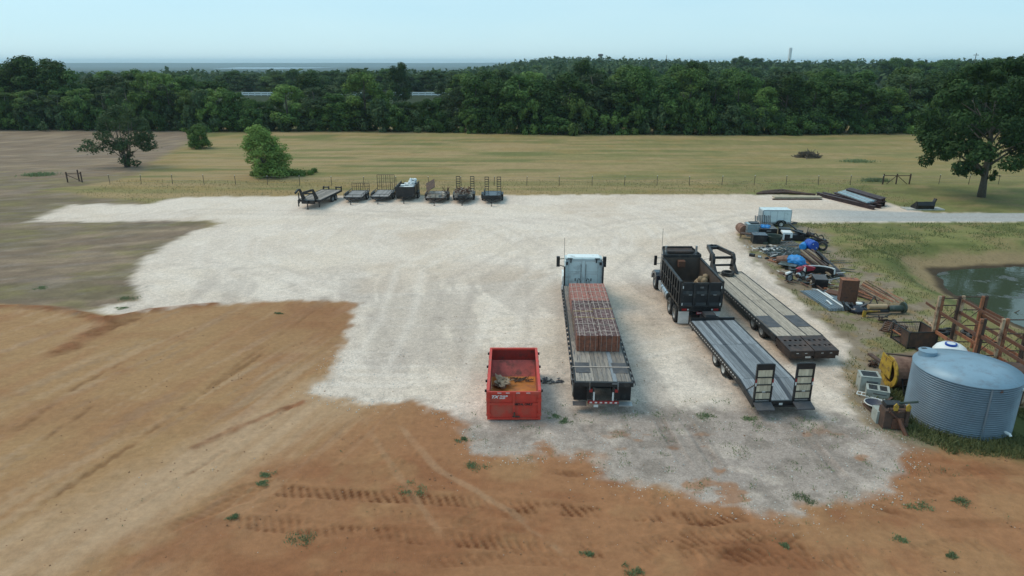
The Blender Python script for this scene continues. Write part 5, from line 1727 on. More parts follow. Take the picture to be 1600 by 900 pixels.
# ---- the row of small trailers by the fence (local +y points to the tongue; they face the camera)
def small_trailer(name, label, px, base_px, Wd, Ld, z_, rz=PI, mat='black_dusty', rails=.0, tongue=1.35, deck='plank_small', nb=8, wr=.34, group='small trailers parked in a row along the fence', yoff=0, fenders=True, deckover=False, jack=.55):
    x, y = at(px, base_px)
    t_ = thing(name, label, 'trailer', (0, 0, 0), rz, group)
    # origin under the front end of the bed
    f = Vector((-math.sin(rz), math.cos(rz), 0))
    t_.location = Vector((x, y, 0)) - f * (tongue - .15)
    hw = Wd / 2
    if deck:
        plank_row(t_, -hw + .04, hw - .04, -Ld, 0, z_, nb, 1, deck)
    m_ = MB()
    for s in (-1, 1):
        m_.box(s * hw - .03, s * hw + .03, -Ld, .0, z_ - .12, z_ + .02)
    m_.box(-hw, hw, .0, .06, z_ - .125, z_ + .025)
    m_.box(-hw, hw, -Ld - .06, -Ld, z_ - .125, z_ + .025)
    for k_ in range(6):
        yy = -Ld + (k_ + .5) * Ld / 6
        m_.box(-hw, hw, yy, yy + .05, z_ - .11, z_ - .045)
    m_.build('frame', mat, t_)
    m_ = MB().bar((-hw * .75, .05, z_ - .1), (-.06, tongue, z_ - .14), .07, .1).bar((hw * .75, .05, z_ - .1), (.06, tongue, z_ - .14), .07, .1)
    m_.box(-.06, .06, tongue - .12, tongue + .22, z_ - .18, z_ - .06)
    m_.build('tongue', mat, t_)
    MB().tube([(0, tongue - .15, 0.0), (0, tongue - .15, z_ + .25)], .035, 6).box(-.08, .08, tongue - .23, tongue - .07, 0, .02).build('jack', mat, t_)
    wy = -Ld * .55
    for s in (-1, 1):
        for dy in (-.40, .40):
            wheel(t_, s * ((hw + .14) if not deckover else hw - .2), wy + dy, wr, .2, 'rim_grey')
        if fenders:
            B('fender', mat, t_, (s * (hw + .15) - .12, s * (hw + .15) + .12, wy - .8, wy + .8, wr * 2 + .03, wr * 2 + .07), (s * (hw + .15) - .12, s * (hw + .15) + .12, wy + .8, wy + .84, wr, wr * 2 + .05))
        if rails:
            rl = MB().tube([(s * hw, -Ld, z_ + rails), (s * hw, 0, z_ + rails)], .03, 6)
            for k_ in range(5):
                rl.tube([(s * hw, -Ld * k_ / 4, z_), (s * hw, -Ld * k_ / 4, z_ + rails)], .022, 5)
            rl.build('side_railing', mat, t_)
    if rails:
        MB().tube([(-hw, .03, z_ + rails), (hw, .03, z_ + rails)], .03, 6).tube([(0, .03, z_), (0, .03, z_ + rails)], .02, 5).build('front_railing', mat, t_)
    return t_, hw, Ld, z_


def ladder_ramp(t_, x, y, z_, w, h, mat='black_dusty', n_=6):
    m_ = MB().bar((x - w / 2, y, z_), (x - w / 2, y - .05, z_ + h), .06, .05).bar((x + w / 2, y, z_), (x + w / 2, y - .05, z_ + h), .06, .05)
    rp = m_.build('ladder_ramp', mat, t_)
    for k_ in range(n_):
        zz = z_ + h * (k_ + .5) / n_ + h * .06
        MB().bar((x - w / 2, y - .02, zz), (x + w / 2, y - .02, zz), .05, .07).build('rung', mat, rp)


# 1 gooseneck, deck running back to the right
gx0, gy0 = at(483, 312.5, .9)
t1 = thing('gooseneck_trailer', 'black gooseneck trailer with plank deck, leftmost of the parked row', 'trailer', (gx0, gy0, 0), PI - R(8), 'small trailers parked in a row along the fence')
plank_row(t1, -1.15, 1.15, -6.2, 0, .9, 9, 1, 'plank_flat')
m = MB()
for s in (-1, 1):
    m.box(s * 1.2 - .04, s * 1.2 + .04, -6.2, 0, .72, .93)
m.box(-1.2, 1.2, 0, .08, .70, .935).box(-1.2, 1.2, -6.3, -6.2, .70, .93)
m.build('frame', 'black', t1)
for s in (-1, 1):
    for y in (-3.7, -4.6):
        wheel(t1, s * 1.02, y, .38, .22, 'rim_grey')
    m = MB().prism([(-.7, .95), (.1, .95), (.55, 1.9), (.95, 2.05), (.9, 2.2), (.4, 2.15)], s * .72 - .06, s * .72 + .06, 'yz')
    m.build('neck_riser', 'black', t1)
    MB().bar((s * .72, .9, 2.1), (s * .35, 2.4, 2.05), .1, .22).build('neck_beam', 'black', t1)
    B('landing_leg', 'black', t1, (s * 1.15 - .05, s * 1.15 + .05, .1, .2, .2, .9))
    rp = B('ramp', 'black', t1, (s * .75 - .35, s * .75 - .28, -6.55, -6.3, .75, 1.25), (s * .75 + .28, s * .75 + .35, -6.55, -6.3, .75, 1.25), (s * .75 - .28, s * .75 + .28, -6.55, -6.35, 1.1, 1.2))
B('neck_box', 'black', t1, (-.72, .72, .1, .35, .55, .92))
B('neck_crossbar', 'black', t1, (-.67, .67, .45, .55, 1.6, 1.75))
MB().tube([(0, 2.35, 2.1), (0, 2.35, 1.0)], .07, 8).build('coupler', 'black', t1)
MB().tube([(0, .5, 0), (0, .5, .9)], .06, 8).box(-.12, .12, .38, .62, 0, .03).build('jack', 'black', t1)
# 2, 3 utility trailers with gates
t2, hw, Ld, z_ = small_trailer('utility_trailer', 'low open utility trailer with folded mesh gate, second from left in the row', 548, 320, 2.0, 4.2, .60, rails=.28)
m = MB()
for k in range(9):
    m.tube([(-hw + k * hw / 4, -Ld - .05, z_), (-hw + k * hw / 4, -Ld - .1, z_ + .85)], .018 if k % 2 else .028, 5)
m.tube([(-hw, -Ld - .1, z_ + .85), (hw, -Ld - .1, z_ + .85)], .03, 5).tube([(-hw, -Ld - .08, z_ + .45), (hw, -Ld - .08, z_ + .45)], .018, 5)
m.build('gate', 'brown_steel', t2)
t3, hw, Ld, z_ = small_trailer('utility_trailer', 'open utility trailer with tall upright mesh ramp gate', 590.5, 319, 2.0, 4.2, .60, rails=.28)
m = MB()
for k in range(9):
    m.tube([(-hw + k * hw / 4, -Ld - .05, z_), (-hw + k * hw / 4, -Ld - .12, z_ + 1.75)], .016 if k % 2 else .03, 5)
for zz in (.02, .45, .9, 1.3, 1.75):
    m.tube([(-hw, -Ld - .05 - zz * .04, z_ + zz), (hw, -Ld - .05 - zz * .04, z_ + zz)], .03 if zz > 1.6 else .016, 5)
m.build('gate', 'brown_steel', t3)
# 4 dump box
t4, hw, Ld, z_ = small_trailer('dump_trailer', 'black high-sided dump trailer filled with white sacks of rubbish', 631, 318, 2.05, 4.3, .66, deck=None, mat='black')
m = MB()
for s in (-1, 1):
    m.box(s * hw - .03, s * hw + .03, -Ld, 0, z_, z_ + .98)
m.box(-hw, hw, .0, .06, z_ + .026, z_ + .98).box(-hw, hw, -Ld - .04, -Ld, z_ + .026, z_ + .7)
bx = m.build('box_body', 'black', t4)
for s in (-1, 1):
    B('box_rib', 'black', bx, (min(s * (hw + .03), s * (hw + .09)), max(s * (hw + .03), s * (hw + .09)), -.2, -.1, z_, z_ + .98), (min(s * (hw + .03), s * (hw + .09)), max(s * (hw + .03), s * (hw + .09)), -2.2, -2.1, z_, z_ + .98))
B('box_floor', 'black', t4, (-hw + .03, hw - .03, -Ld, 0, z_ - .02, z_ + .02))
m = MB()
for k in range(34):
    r_ = rnd.uniform(.10, .22)
    T = Matrix.Translation((-rnd.uniform(.05, .8), -rnd.uniform(1.6, 4.0), z_ + .85 + rnd.uniform(0, .5))) @ Matrix.Rotation(rnd.uniform(0, 3), 4, 'X') @ Matrix.Rotation(rnd.uniform(0, 3), 4, 'Y')
    m.lathe([(.001, -r_), (r_ * .8, -r_ * .5), (r_, r_ * .1), (r_ * .5, r_ * .8), (.001, r_)], 6, T)
for k in range(30):
    T = Matrix.Translation((rnd.uniform(-.75, .75), -rnd.uniform(.3, 4), z_ + .4 + rnd.uniform(0, .25)))
    m.box(-.25, .25, -.3, .3, -.2, .2, T)
o = tag(m.build('rubbish_sacks', 'white_plastic'), 'white crumpled sacks heaped in the black dump trailer', 'rubbish')
o.matrix_world = Matrix.Translation(t4.location) @ Matrix.Rotation(PI, 4, 'Z')
# 5 rusty utility with sheet
t5, hw, Ld, z_ = small_trailer('utility_trailer', 'rusty brown utility trailer with a tilted dark sheet on its left', 678.5, 321.5, 2.2, 4.2, .60, rails=.45, mat='brown_steel', tongue=1.5)
B('white_panel', 'lumber_rubble', t5, (-.35, .45, -.2, .02, z_ + .03, z_ + .4))
for k in range(8):
    T = Matrix.Translation((-.6 - .05 * k + .5, -.8 - .4 * k, z_ + .15))
o = tag(B('dark_sheet', 'rust_dark', None, (-.02, .02, -1.2, 1.2, -.55, .55)), 'tilted dark rusty sheet leaning over the rusty utility trailer', 'metal sheet')
o.matrix_world = Matrix.Translation((t5.location.x - .75, t5.location.y + 2.2, 1.62)) @ Matrix.Rotation(R(60), 4, 'Y') @ Matrix.Rotation(R(15), 4, 'Z')
m = MB()
for k in range(26):
    T = Matrix.Translation((rnd.uniform(-.9, .9), rnd.uniform(-.4, 1.6), rnd.uniform(0, .3))) @ Matrix.Rotation(rnd.uniform(0, 3), 4, 'Z') @ Matrix.Rotation(rnd.uniform(-.5, .5), 4, 'X')
    m.box(-.25, .25, -.12, .12, -.02, .02, T)
o = tag(m.build('scrap_boards', 'lumber_rubble'), 'pale scrap boards lying in the rusty utility trailer', 'scrap')
o.location = (t5.location.x, t5.location.y + .8, z_ + .08)
m = MB()
for k in range(14):
    m.bar((0, 0, 0), (rnd.uniform(-.5, .5), rnd.uniform(-.3, .3), rnd.uniform(.4, 1.0)), .03)
o = tag(m.build('twisted_scrap', 'rust'), 'twisted rusty bars sticking up at the right end of the rusty trailer', 'scrap')
o.location = (t5.location.x + .95, t5.location.y + 2.6, z_)
# 6 trailer with brush heap
t6, hw, Ld, z_ = small_trailer('equipment_trailer', 'equipment trailer heaped with twisted scrap, two ladder ramps raised', 722, 321, 1.95, 4.4, .62, rails=0, tongue=1.4, mat='black')
for x in (-.82, .82):
    ladder_ramp(t6, x, -Ld - .05, z_, .42, 1.65)
m = MB()
for k in range(260):
    x, y = rnd.uniform(-.95, .95), rnd.uniform(.2, 3.8)
    h_ = .75 * (1 - (x / 1.15) ** 2) * (.6 + .4 * math.sin(y * 1.3))
    d = Vector((rnd.gauss(0, 1), rnd.gauss(0, 1), rnd.gauss(0, .5))).normalized() * rnd.uniform(.15, .4)
    p = Vector((x, y, max(.08, h_ * rnd.random() ** .5)))
    m.bar(p - d, p + d, rnd.uniform(.02, .07))
o = tag(m.build('scrap_heap', 'lumber_rubble', kind=None), 'pale heap of sticks and scrap piled on the equipment trailer', 'scrap')
o.location = (t6.location.x, t6.location.y, z_ + .02)
m = MB()
for k in range(120):
    x, y = rnd.uniform(-.85, .75), rnd.uniform(.1, 2.2)
    d = Vector((rnd.gauss(0, 1), rnd.gauss(0, 1), rnd.gauss(0, .6))).normalized() * rnd.uniform(.15, .35)
    p = Vector((x, y, .3 + .45 * rnd.random()))
    m.bar(p - d, p + d, rnd.uniform(.02, .06))
o = tag(m.build('rusty_tangle', 'rust'), 'tangle of rusty rods on top of the equipment trailer heap', 'scrap')
o.location = (t6.location.x, t6.location.y, z_ + .05)
B('tool_tray', 'black', t6, (-.5, .5, .1, .7, z_, z_ + .35))
# 7 bathtub equipment trailer
t7, hw, Ld, z_ = small_trailer('equipment_trailer', 'empty black equipment trailer with two ladder ramps, rightmost of the row', 768, 322.5, 1.95, 4.4, .62, rails=0, tongue=1.6, deck=None, mat='black')
B('steel_floor', 'navy', t7, (-hw + .03, hw - .03, -Ld, 0, z_ - .03, z_))
for s in (-1, 1):
    B('side_wall', 'black', t7, (s * (hw - .03) - .03, s * (hw - .03) + .03, -Ld, 0, z_ + .021, z_ + .3))
B('front_wall', 'black', t7, (-hw + .06, hw - .06, -.05, .0, z_ + .026, z_ + .3))
for x in (-.70, .70):
    ladder_ramp(t7, x, -Ld - .05, z_, .42, 1.65)

# ------------------------------------------------------------------ fences
def wire_fence(label, pts, n_, corner_mat='post', h=1.15, name='wire_fence', skip=()):
    f = thing(name, label, 'fence', (*pts[0], 0))
    o0 = Vector((*pts[0], 0))
    L = [0]
    for a, b_ in zip(pts[:-1], pts[1:]):
        L.append(L[-1] + math.hypot(b_[0] - a[0], b_[1] - a[1]))
    pm_ = MB().tube([(0, 0, -.1), (0, 0, h)], .035, 5).mesh('post', 'post')
    tip = MB().tube([(0, 0, h), (0, 0, h + .09)], .04, 5).mesh('post_tip', 'plate_white')
    P = []
    for k in range(n_):
        s_ = L[-1] * k / (n_ - 1)
        j = max(i for i in range(len(L) - 1) if L[i] <= s_ + 1e-6)
        t_ = (s_ - L[j]) / (L[j + 1] - L[j])
        x = pts[j][0] + (pts[j + 1][0] - pts[j][0]) * t_
        y = pts[j][1] + (pts[j + 1][1] - pts[j][1]) * t_
        P.append(Vector((x, y, 0)) - o0)
        if k in skip:
            continue
        q = put('post', pm_, f, loc=(x - o0.x, y - o0.y, rnd.uniform(-.05, .05)), rot=(rnd.uniform(-.05, .05), rnd.uniform(-.06, .06), 0))
        put('post_tip', tip, q)
    for z in (.2, .5, .8, 1.05):
        MB().tube([p + Vector((0, -.04, z + rnd.uniform(-.02, .02))) for p in P], .007, 3).build('wire', 'steel', f)
    return f


def hpost(px, py, n_, label, name='fence_brace', wdt=None, h=1.5):
    x, y = at(px, py)
    f = thing(name, label, 'fence brace', (x, y, 0))
    for k in range(n_):
        MB().tube([(k * 1.25 * (wdt or 1), 0, -.1), (k * 1.25 * (wdt or 1), 0, h)], .085, 8).build('post', 'rust_dark', f)
    e = (n_ - 1) * 1.25 * (wdt or 1)
    MB().tube([(0, 0, h * .82), (e, 0, h * .82)], .05, 6).build('top_rail', 'rust_dark', f)
    return f, e, h


wire_fence('post and wire fence running across the dry field behind the parked trailers', [at(172, 287), at(600, 290.5), at(1080, 290), at(1378, 288.5)], 25)
wire_fence('post and wire fence continuing past the pipe brace to the shade tree', [at(1421, 288), at(1476, 288), at(1700, 289)], 7)
f, e, h = hpost(106, 285, 2, 'dark pipe corner brace standing in the bare field at left', wdt=1.5, h=1.35)
MB().tube([(.95, .9, -.1), (.95, .9, 1.5)], .085, 8).build('post', 'rust_dark', f)
MB().tube([(0, 0, 1.0), (e, 0, .1)], .04, 6).build('diagonal_brace', 'rust_dark', f)
MB().tube([(.95, .9, 1.1), (e, 0, 1.1)], .04, 6).build('top_rail', 'rust_dark', f)
f, e, h = hpost(1379, 288, 3, 'pipe H brace with two diagonal struts in the wire fence at right', wdt=1.35, h=1.35)
MB().tube([(0 + .5, 0, .05), (e / 2, 0, 1.15)], .04, 6).build('diagonal_brace', 'rust_dark', f)
MB().tube([(e - .3, 0, .05), (e / 2, 0, 1.15)], .04, 6).build('diagonal_brace', 'rust_dark', f)

# white shed range glimpsed through the wood
for a, b_, lab in ((372, 424, 'long white rail structure glimpsed through the left gap in the wood'), (505, 562, 'short stretch of white rail structure showing between two trees'), (612, 702, 'white rail structure visible through the gap right of the rounded tree')):
    Y = 338
    x0, x1 = (a - 800) / 1124. * Y * 1.0, (b_ - 800) / 1124. * Y * 1.0
    zt, zb = ztop(144, Y), ztop(152, Y)
    f = thing('white_rail_fence', lab, 'fence', (x0, Y, zb), 0, 'white rail structure beyond the wood')
    B('top_rail', 'white_plastic', f, (0, x1 - x0, -.2, .2, zt - zb - .5, zt - zb))
    B('lower_rail', 'white_plastic', f, (0, x1 - x0, -.1, .1, 1.0, 1.6))
    for k in range(int((x1 - x0) / 3) + 1):
        B('post', 'white_plastic', f, (k * 3, k * 3 + .3, -.25, .18, -1.5, zt - zb))
    B('back_board', 'offwhite', f, (0, x1 - x0, .5, .6, -.5, zt - zb - .8))

# skyline structures
Y = 1500
x = (1233 - 800) / 1124. * Y
zb, zt = ztop(97, Y), ztop(74.5, Y)
m = MB()
r_ = 3.1
m.lathe([(r_, zb - 12), (r_ * 1.02, zt - 3), (r_ * .95, zt), (.01, zt + .2)], 20)
o = tag(m.build('silo_tower', 'white_plastic', smooth=False), 'tall pale concrete tower on the horizon right of centre', 'tower')
o.location = (x, Y, 0)
Y = 1100
x = (938 - 800) / 1124. * Y
zb, zt = ztop(97, Y), ztop(84, Y)
f = thing('water_tower', 'small dark water tower on the horizon near the middle', 'water tower', (x, Y, zb))
MB().lathe([(.01, zt - zb - 4), (3.5, zt - zb - 3.6), (4.2, zt - zb - 2), (3.5, zt - zb - .4), (.01, zt - zb)], 14).build('tank', 'steel_dark', f)
for k in range(4):
    MB().tube([(2.5 * math.cos(k * PI / 2 + .7), 2.5 * math.sin(k * PI / 2 + .7), -6), (2.2 * math.cos(k * PI / 2 + .7), 2.2 * math.sin(k * PI / 2 + .7), zt - zb - 3)], .35, 5).build('leg', 'steel_dark', f)
Y = 420
for px, tp in ((1523, 83), ):
    x = (px - 800) / 1124. * Y
    f = thing('utility_pole', 'wooden utility pole with crossarm on the right hand skyline', 'utility pole', (x, Y, 0))
    MB().tube([(0, 0, 0), (0, 0, ztop(tp, Y))], .2, 6).build('pole', 'post', f)
    B('crossarm', 'post', f, (-1.6, 1.6, -.1, .1, ztop(tp, Y) - 1.2, ztop(tp, Y) - .9))
Y = 650
f = thing('utility_pole', 'bare far utility pole above the trees left of the round tree clump', 'utility pole', ((1041 - 800) / 1124. * Y, Y, 0))
MB().tube([(0, 0, 0), (0, 0, ztop(86, Y))], .22, 6).build('pole', 'post', f)

# ------------------------------------------------------------------ things along the far edge of the gravel
x, y = at(1262, 246)
m = MB()
for k in range(260):
    d = Vector((rnd.gauss(0, 1), rnd.gauss(0, .7), rnd.gauss(0, .4))).normalized() * rnd.uniform(.3, 1.0)
    px_, py_ = rnd.gauss(0, .8), rnd.gauss(0, .6)
    p = Vector((px_, py_, .9 * rnd.random() * math.exp(-(px_ / 1.2) ** 2)))
    m.bar(p - d, p + d, rnd.uniform(.03, .1))
tag(m.build('brush_pile', 'brush'), 'grey pile of cut branches alone in the far dry field', 'brush pile').location = (x, y, 0)


def beam(name, label, a, b_, z, sec, mat, group=None, cat='steel beam', I=True):
    a, b_ = Vector((*a, z)), Vector((*b_, z))
    m = MB()
    L = (b_ - a).length
    if I:
        w, h = sec
        m.box(0, L, -w / 2, w / 2, 0, .03).box(0, L, -w / 2, w / 2, h - .03, h).box(0, L, -.012, .012, .031, h - .031)
    else:
        m.box(0, L, -sec[0] / 2, sec[0] / 2, 0, sec[1])
    o = m.build(name, mat)
    o.location = a
    o.rotation_euler = (0, 0, math.atan2(b_.y - a.y, b_.x - a.x))
    return tag(o, label, cat, group)


# steel beams stacked at the end of the gravel
gb = 'long steel beams stacked at the end of the gravel'
a0, b0 = at(1296, 314), at(1374, 326)
dv = (b0[0] - a0[0], b0[1] - a0[1])
words = ['front', 'second', 'third', 'fourth']
for k in range(2):
    beam('steel_beam', 'dark steel beam lying loose in front of the beam stack, %s of the two' % ['nearer', 'farther'][k], at(1276 + k * 9, 306 - k * .5), at(1366 + k * 10, 328 - k * 2.0), .0, (.42, .42), 'ibeam', gb)
def lerp2(p, q, t):
    return (p[0] + (q[0] - p[0]) * t, p[1] + (q[1] - p[1]) * t)


for k in range(5):
    t_ = k / 4
    beam('steel_beam', 'oxide brown beam in the lower layer of the stack, %s from the near side' % ['first', 'second', 'third', 'fourth', 'fifth'][k], lerp2(at(1303, 307), at(1328, 304), t_), lerp2(at(1356, 325.5), at(1382, 323), t_), .02, (.48, .5), 'ibeam', gb)
for k in range(4):
    t_ = k / 3
    beam('steel_channel', 'pale galvanised channel on top of the beam stack, %s from the near side' % words[k], lerp2(at(1311, 301, .55), at(1322, 298, .55), t_), lerp2(at(1357, 317, .55), at(1367, 314.5, .55), t_), .54, (.34, .14), 'alu' if k % 2 else 'pale_blue', 'pale channels on top of the beam stack', 'channel', False)
for k in range(3):
    t_ = k / 2
    beam('steel_beam', 'oxide brown beam on the back of the stack, %s from the pale channels' % ['first', 'second', 'third'][k], lerp2(at(1322, 297.5, .7), at(1328, 296, .7), t_), lerp2(at(1377, 314, .7), at(1383, 312, .7), t_), .53, (.34, .38), 'ibeam', gb)
# poles and timber
a, b_ = at(1186, 304), at(1274, 305.5)
for k in range(6):
    q = MB().tube([(a[0] + k * .2 - .3, a[1] + k * .16, .12 + .02 * k), ((a[0] + b_[0]) / 2, a[1] + k * .2 + .3, .22 + .12 * (k > 2)), (b_[0] - k * .25, b_[1] + k * .16, .12)], .12, 6).build('pole', 'rust_dark')
    tag(q, 'long dark pole lying along the grass edge at the back of the gravel', 'pole', 'long dark poles behind the tan timber')
beam('timber_beam', 'long tan timber beam on dark skids behind the white trailer', at(1208, 311), at(1282, 311), .16, (.85, .16), 'timber_tan', None, 'timber', False)
beam('skid', 'dark skid rail under the near side of the tan timber', at(1207, 312.5), at(1284, 312.5), .0, (.14, .15), 'rust_dark', None, 'skid', False)
# black attachment on a slab
x, y = at(1437, 327)
tag(B('concrete_slab', 'concrete', None, (-1.7, 2.3, -.6, .7, 0, .12)), 'pale broken concrete slab beside the gravel road under the shade tree', 'slab').location = (x, y, 0)
f = thing('loader_bucket', 'black loader bucket attachment resting on the concrete slab', 'bucket', (x + .3, y, .12))
m = MB().prism([(-.5, 0), (.55, 0), (.62, .12), (.2, .18), (-.2, .35), (-.35, .75), (-.5, .78), (-.62, .4)], -.95, .85, 'yz')
m.build('bucket_shell', 'black', f)
for xx in (-.99, .86):
    MB().prism([(-.5, 0), (.55, 0), (.62, .12), (-.35, .8), (-.55, .78)], xx, xx + .05, 'yz').build('side_plate', 'black', f)
MB().bar((.95, 0, .3), (1.25, .1, 1.0), .28, .18).build('hitch_arm', 'black', f)
MB().bar((.2, .2, .5), (1.2, .1, .5), .25, .3).build('mount_beam', 'black_dusty', f)

# ------------------------------------------------------------------ white cargo trailer
x, y = at(1190.5, 354.5)
E1 = thing('cargo_trailer', 'small white enclosed cargo trailer parked beside the gravel road', 'trailer', (x, y, 0), R(-2))
E1.scale = (.82, .82, .82)
bd = B('body', 'trailer_white', E1, (.0, 3.2, .02, 1.68, .42, 1.93))
B('roof', 'trailer_white', E1, (.03, 3.17, .05, 1.65, 1.93, 1.97))
B('roof_edge', 'trailer_trim', E1, (-.02, 3.22, -.005, .055, 1.88, 1.965), (-.02, 3.22, 1.65, 1.71, 1.88, 1.965))
m = MB()
for k in (1, 2, 3):
    m.box(k * .8, k * .8 + .02, .008, .0195, .45, 1.87)
m.build('panel_seam', 'trailer_trim', bd)
for xx in (-.02, 3.17):
    B('corner_post', 'trailer_trim', E1, (xx, xx + .05, -.003, .05, .42, 1.879))
B('skirt', 'trailer_trim', E1, (0, 3.2, -.004, .018, .42, .60))
for xx in (.25, 2.9):
    B('marker_light', 'light_red', E1, (xx, xx + .08, -.02, -.0045, .5, .55))
wheel(E1, 2.1, -.08, .34, .22, 'rim_white').rotation_euler = (0, 0, PI / 2)
m = MB().prism([(1.55, .42), (1.6, .68), (1.85, .80), (2.35, .80), (2.6, .68), (2.65, .42), (2.55, .42), (2.45, .63), (2.3, .71), (1.9, .71), (1.75, .63), (1.65, .42)], -.20, -.005, 'xz')
m.build('fender', 'black', E1)
B('rear_ramp_door', 'trailer_trim', E1, (-.06, -.005, .08, 1.62, .45, 1.86))
B('chassis', 'black', E1, (.1, 4.0, .1, .2, .30, .41), (.1, 3.2, 1.45, 1.55, .30, .41))
MB().bar((3.2, .3, .36), (4.3, .85, .36), .08).bar((3.2, 1.4, .36), (4.3, .85, .36), .08).build('tongue', 'black', E1)
tag(B('grey_crate', 'steel', None, (0, 1.25, 0, .5, 0, .8)), 'grey metal box standing at the tail of the white cargo trailer', 'box').location = (*at(1190, 352), 0)


# ------------------------------------------------------------------ scrap yard
def solid(name, label, cat, px, py, rz, mat, *boxes, smooth=False):
    m_ = MB()
    for b__ in boxes:
        m_.box(*b__)
    o_ = m_.build(name, mat)
    o_.location = (*at(px, py), 0)
    o_.rotation_euler = (0, 0, rz)
    return tag(o_, label, cat)


# IBC tote
x, y = at(1166.5, 369.5)
f = thing('liquid_tote', 'pale liquid tote in a light metal cage with a black lid', 'tote', (x, y, 0), R(-4))
B('bottle', 'pale_blue', f, (.06, 1.04, .06, 1.0, .16, 1.08))
for z in (.2, .42, .64, .86, 1.08):
    cg = MB()
    for (a, b_) in (((0, 0), (1.1, 0)), ((1.1, 0), (1.1, 1.06)), ((1.1, 1.06), (0, 1.06)), ((0, 1.06), (0, 0))):
        cg.bar((*a, z), (*b_, z), .035)
    cg.build('cage_ring', 'alu', f)
for k in range(6):
    B('cage_bar', 'alu', f, (k * .21 + .005, k * .21 + .04, -.03, .0, .1, 1.1))
    B('cage_bar', 'alu', f, (-.03, .0, k * .2, k * .2 + .035, .1, 1.1))
B('pallet', 'alu', f, (0, 1.1, 0, 1.06, .0, .15))
B('top_plate', 'black', f, (.3, 1.05, .2, 1.0, 1.1, 1.18))
# rusty drum behind left
o = tag(MB().tube([(0, 0, .42), (0, 1.3, .42)], [.42, .42], 18).build('rusty_drum', 'rust_tank', smooth=False), 'short rusty round tank lying left of the liquid tote', 'tank')
o.location = (*at(1162.5, 367), 0)
# grey pipe rack
f = thing('pipe_rack', 'upright row of short grey pipes behind the blue tarp', 'rack', (*at(1181, 360), 0))
for k in range(9):
    MB().tube([(k * .17, .3, .5), (k * .17, .55, 1.25 + rnd.uniform(-.1, .1))], .055, 6).build('pipe', 'steel', f)
B('base', 'steel', f, (-.1, 1.6, 0, .8, 0, .5))
o = thing('flat_cart', 'low dark toolbox cart under a bright blue tarp behind the black boxes', 'cart', (*at(1187, 371), 0))
B('box', 'black', o, (0, 1.5, 0, 1.2, .25, .75))
B('lid', 'steel', o, (-.02, 1.52, .0, 1.22, .751, .79))
B('nameplate', 'alu', o, (.55, .95, -.012, -.002, .55, .62))
for xx in (.1, 1.3):
    B('leg', 'black', o, (xx, xx + .1, .1, .2, 0, .25), )
m = MB()
for k in range(14):
    r_ = rnd.uniform(.12, .25)
    m.lathe([(.001, -r_ * .6), (r_, -r_ * .2), (r_ * .8, r_ * .3), (.001, r_ * .5)], 7, Matrix.Translation((.6 + rnd.uniform(-.35, .35), .6 + rnd.uniform(-.3, .3), .9 + rnd.uniform(-.05, .05))) @ Matrix.Rotation(rnd.uniform(-.5, .5), 4, 'X'))
t_ = tag(m.build('blue_tarp', 'blue_light', smooth=True), 'crumpled bright blue tarp on the dark toolbox cart', 'tarp')
t_.location = (*at(1187, 371), -.03)
# rusty trough on legs
f = thing('rusty_table', 'low rusty steel table on thin legs left of the black box', 'table', (*at(1155.5, 373), 0), R(-28))
B('top', 'rust_dark', f, (0, 1.35, 0, .55, .42, .50))
for a in (0, 1.3):
    for b_ in (0, .5):
        B('leg', 'rust_dark', f, (a, a + .05, b_, b_ + .05, 0, .42))
f = thing('tool_chest', 'black steel tool chest with a flat lid right of the rusty table', 'chest', (*at(1176, 381), 0), R(-8))
B('chest_body', 'black', f, (0, 1.15, 0, 1.1, .0, .72))
B('lid', 'navy', f, (-.02, 1.17, -.02, 1.12, .72, .78))
# round tub
o = thing('stock_tub', 'dark green round stock tub right of the black tool chest', 'tub', (*at(1208, 379.5), 0))
MB().lathe([(.58, 0), (.68, .62), (.72, .66), (.70, .68), (.63, .64), (.54, .06), (.001, .05)], 22).build('shell', 'green_dark', o)
# generator
o = thing('generator', 'white topped portable generator between the tub and the black implement', 'generator', (*at(1222, 376.5), 0), R(-10))
B('body', 'black', o, (.08, .72, .03, 1.0, .1, .60))
B('cover', 'white_plastic', o, (.0, .80, .0, 1.05, .60, .75))
B('front_panel', 'white_plastic', o, (.0, .16, -.02, .0, .12, .6), (.62, .8, -.02, .0, .3, .6))
for a in (.05, .68):
    B('foot', 'black', o, (a, a + .08, .1, .9, 0, .1))
solid('black_cabinet', 'low black cabinet behind the white topped generator', 'cabinet', 1216, 369, R(-15), 'black', (0, 1.0, 0, .7, 0, .7))
# black implement: folded mower decks
f = thing('mower_attachment', 'jumble of black mower attachments with raised arms beside the grass', 'attachment', (*at(1236, 376), 0), R(-12))
for (x0, y0_, z0_, x1, y1_, z1_, w, h) in [(0, .2, .9, 1.5, .4, .45, .5, .12), (0, .5, .2, 1.1, .2, .35, .9, .5), (.2, .1, .3, .9, 1.1, .7, .5, .1), (.9, .1, .2, 1.9, .9, .5, .4, .12), (-.1, 1.0, 1.25, .9, .6, .5, .22, .1)]:
    MB().bar((x0, y0_, z0_), (x1, y1_, z1_), w, h).build('deck', 'black', f)
for k in range(5):
    MB().tube([(.2 + k * .3, .3, .1), (.5 + k * .3, .9, .55), (.9 + k * .3, .7, .3)], .035, 5).build('arm', 'black_dusty', f)
f = thing('hay_implement', 'black implement with curved hoop arms above the blue drums', 'implement', (*at(1260, 383), 0), R(-20))
for k in range(3):
    MB().tube([(.1 + .5 * k + .22 * math.cos(a), .5 + .1 * k, .72 - .12 * k + .32 * math.sin(a)) for a in np.linspace(-.3, 3.6, 9)], .04, 5).build('hoop', 'black', f)
MB().bar((-.1, .4, 1.0), (1.7, .1, .3), .12).build('beam', 'brown_steel', f)
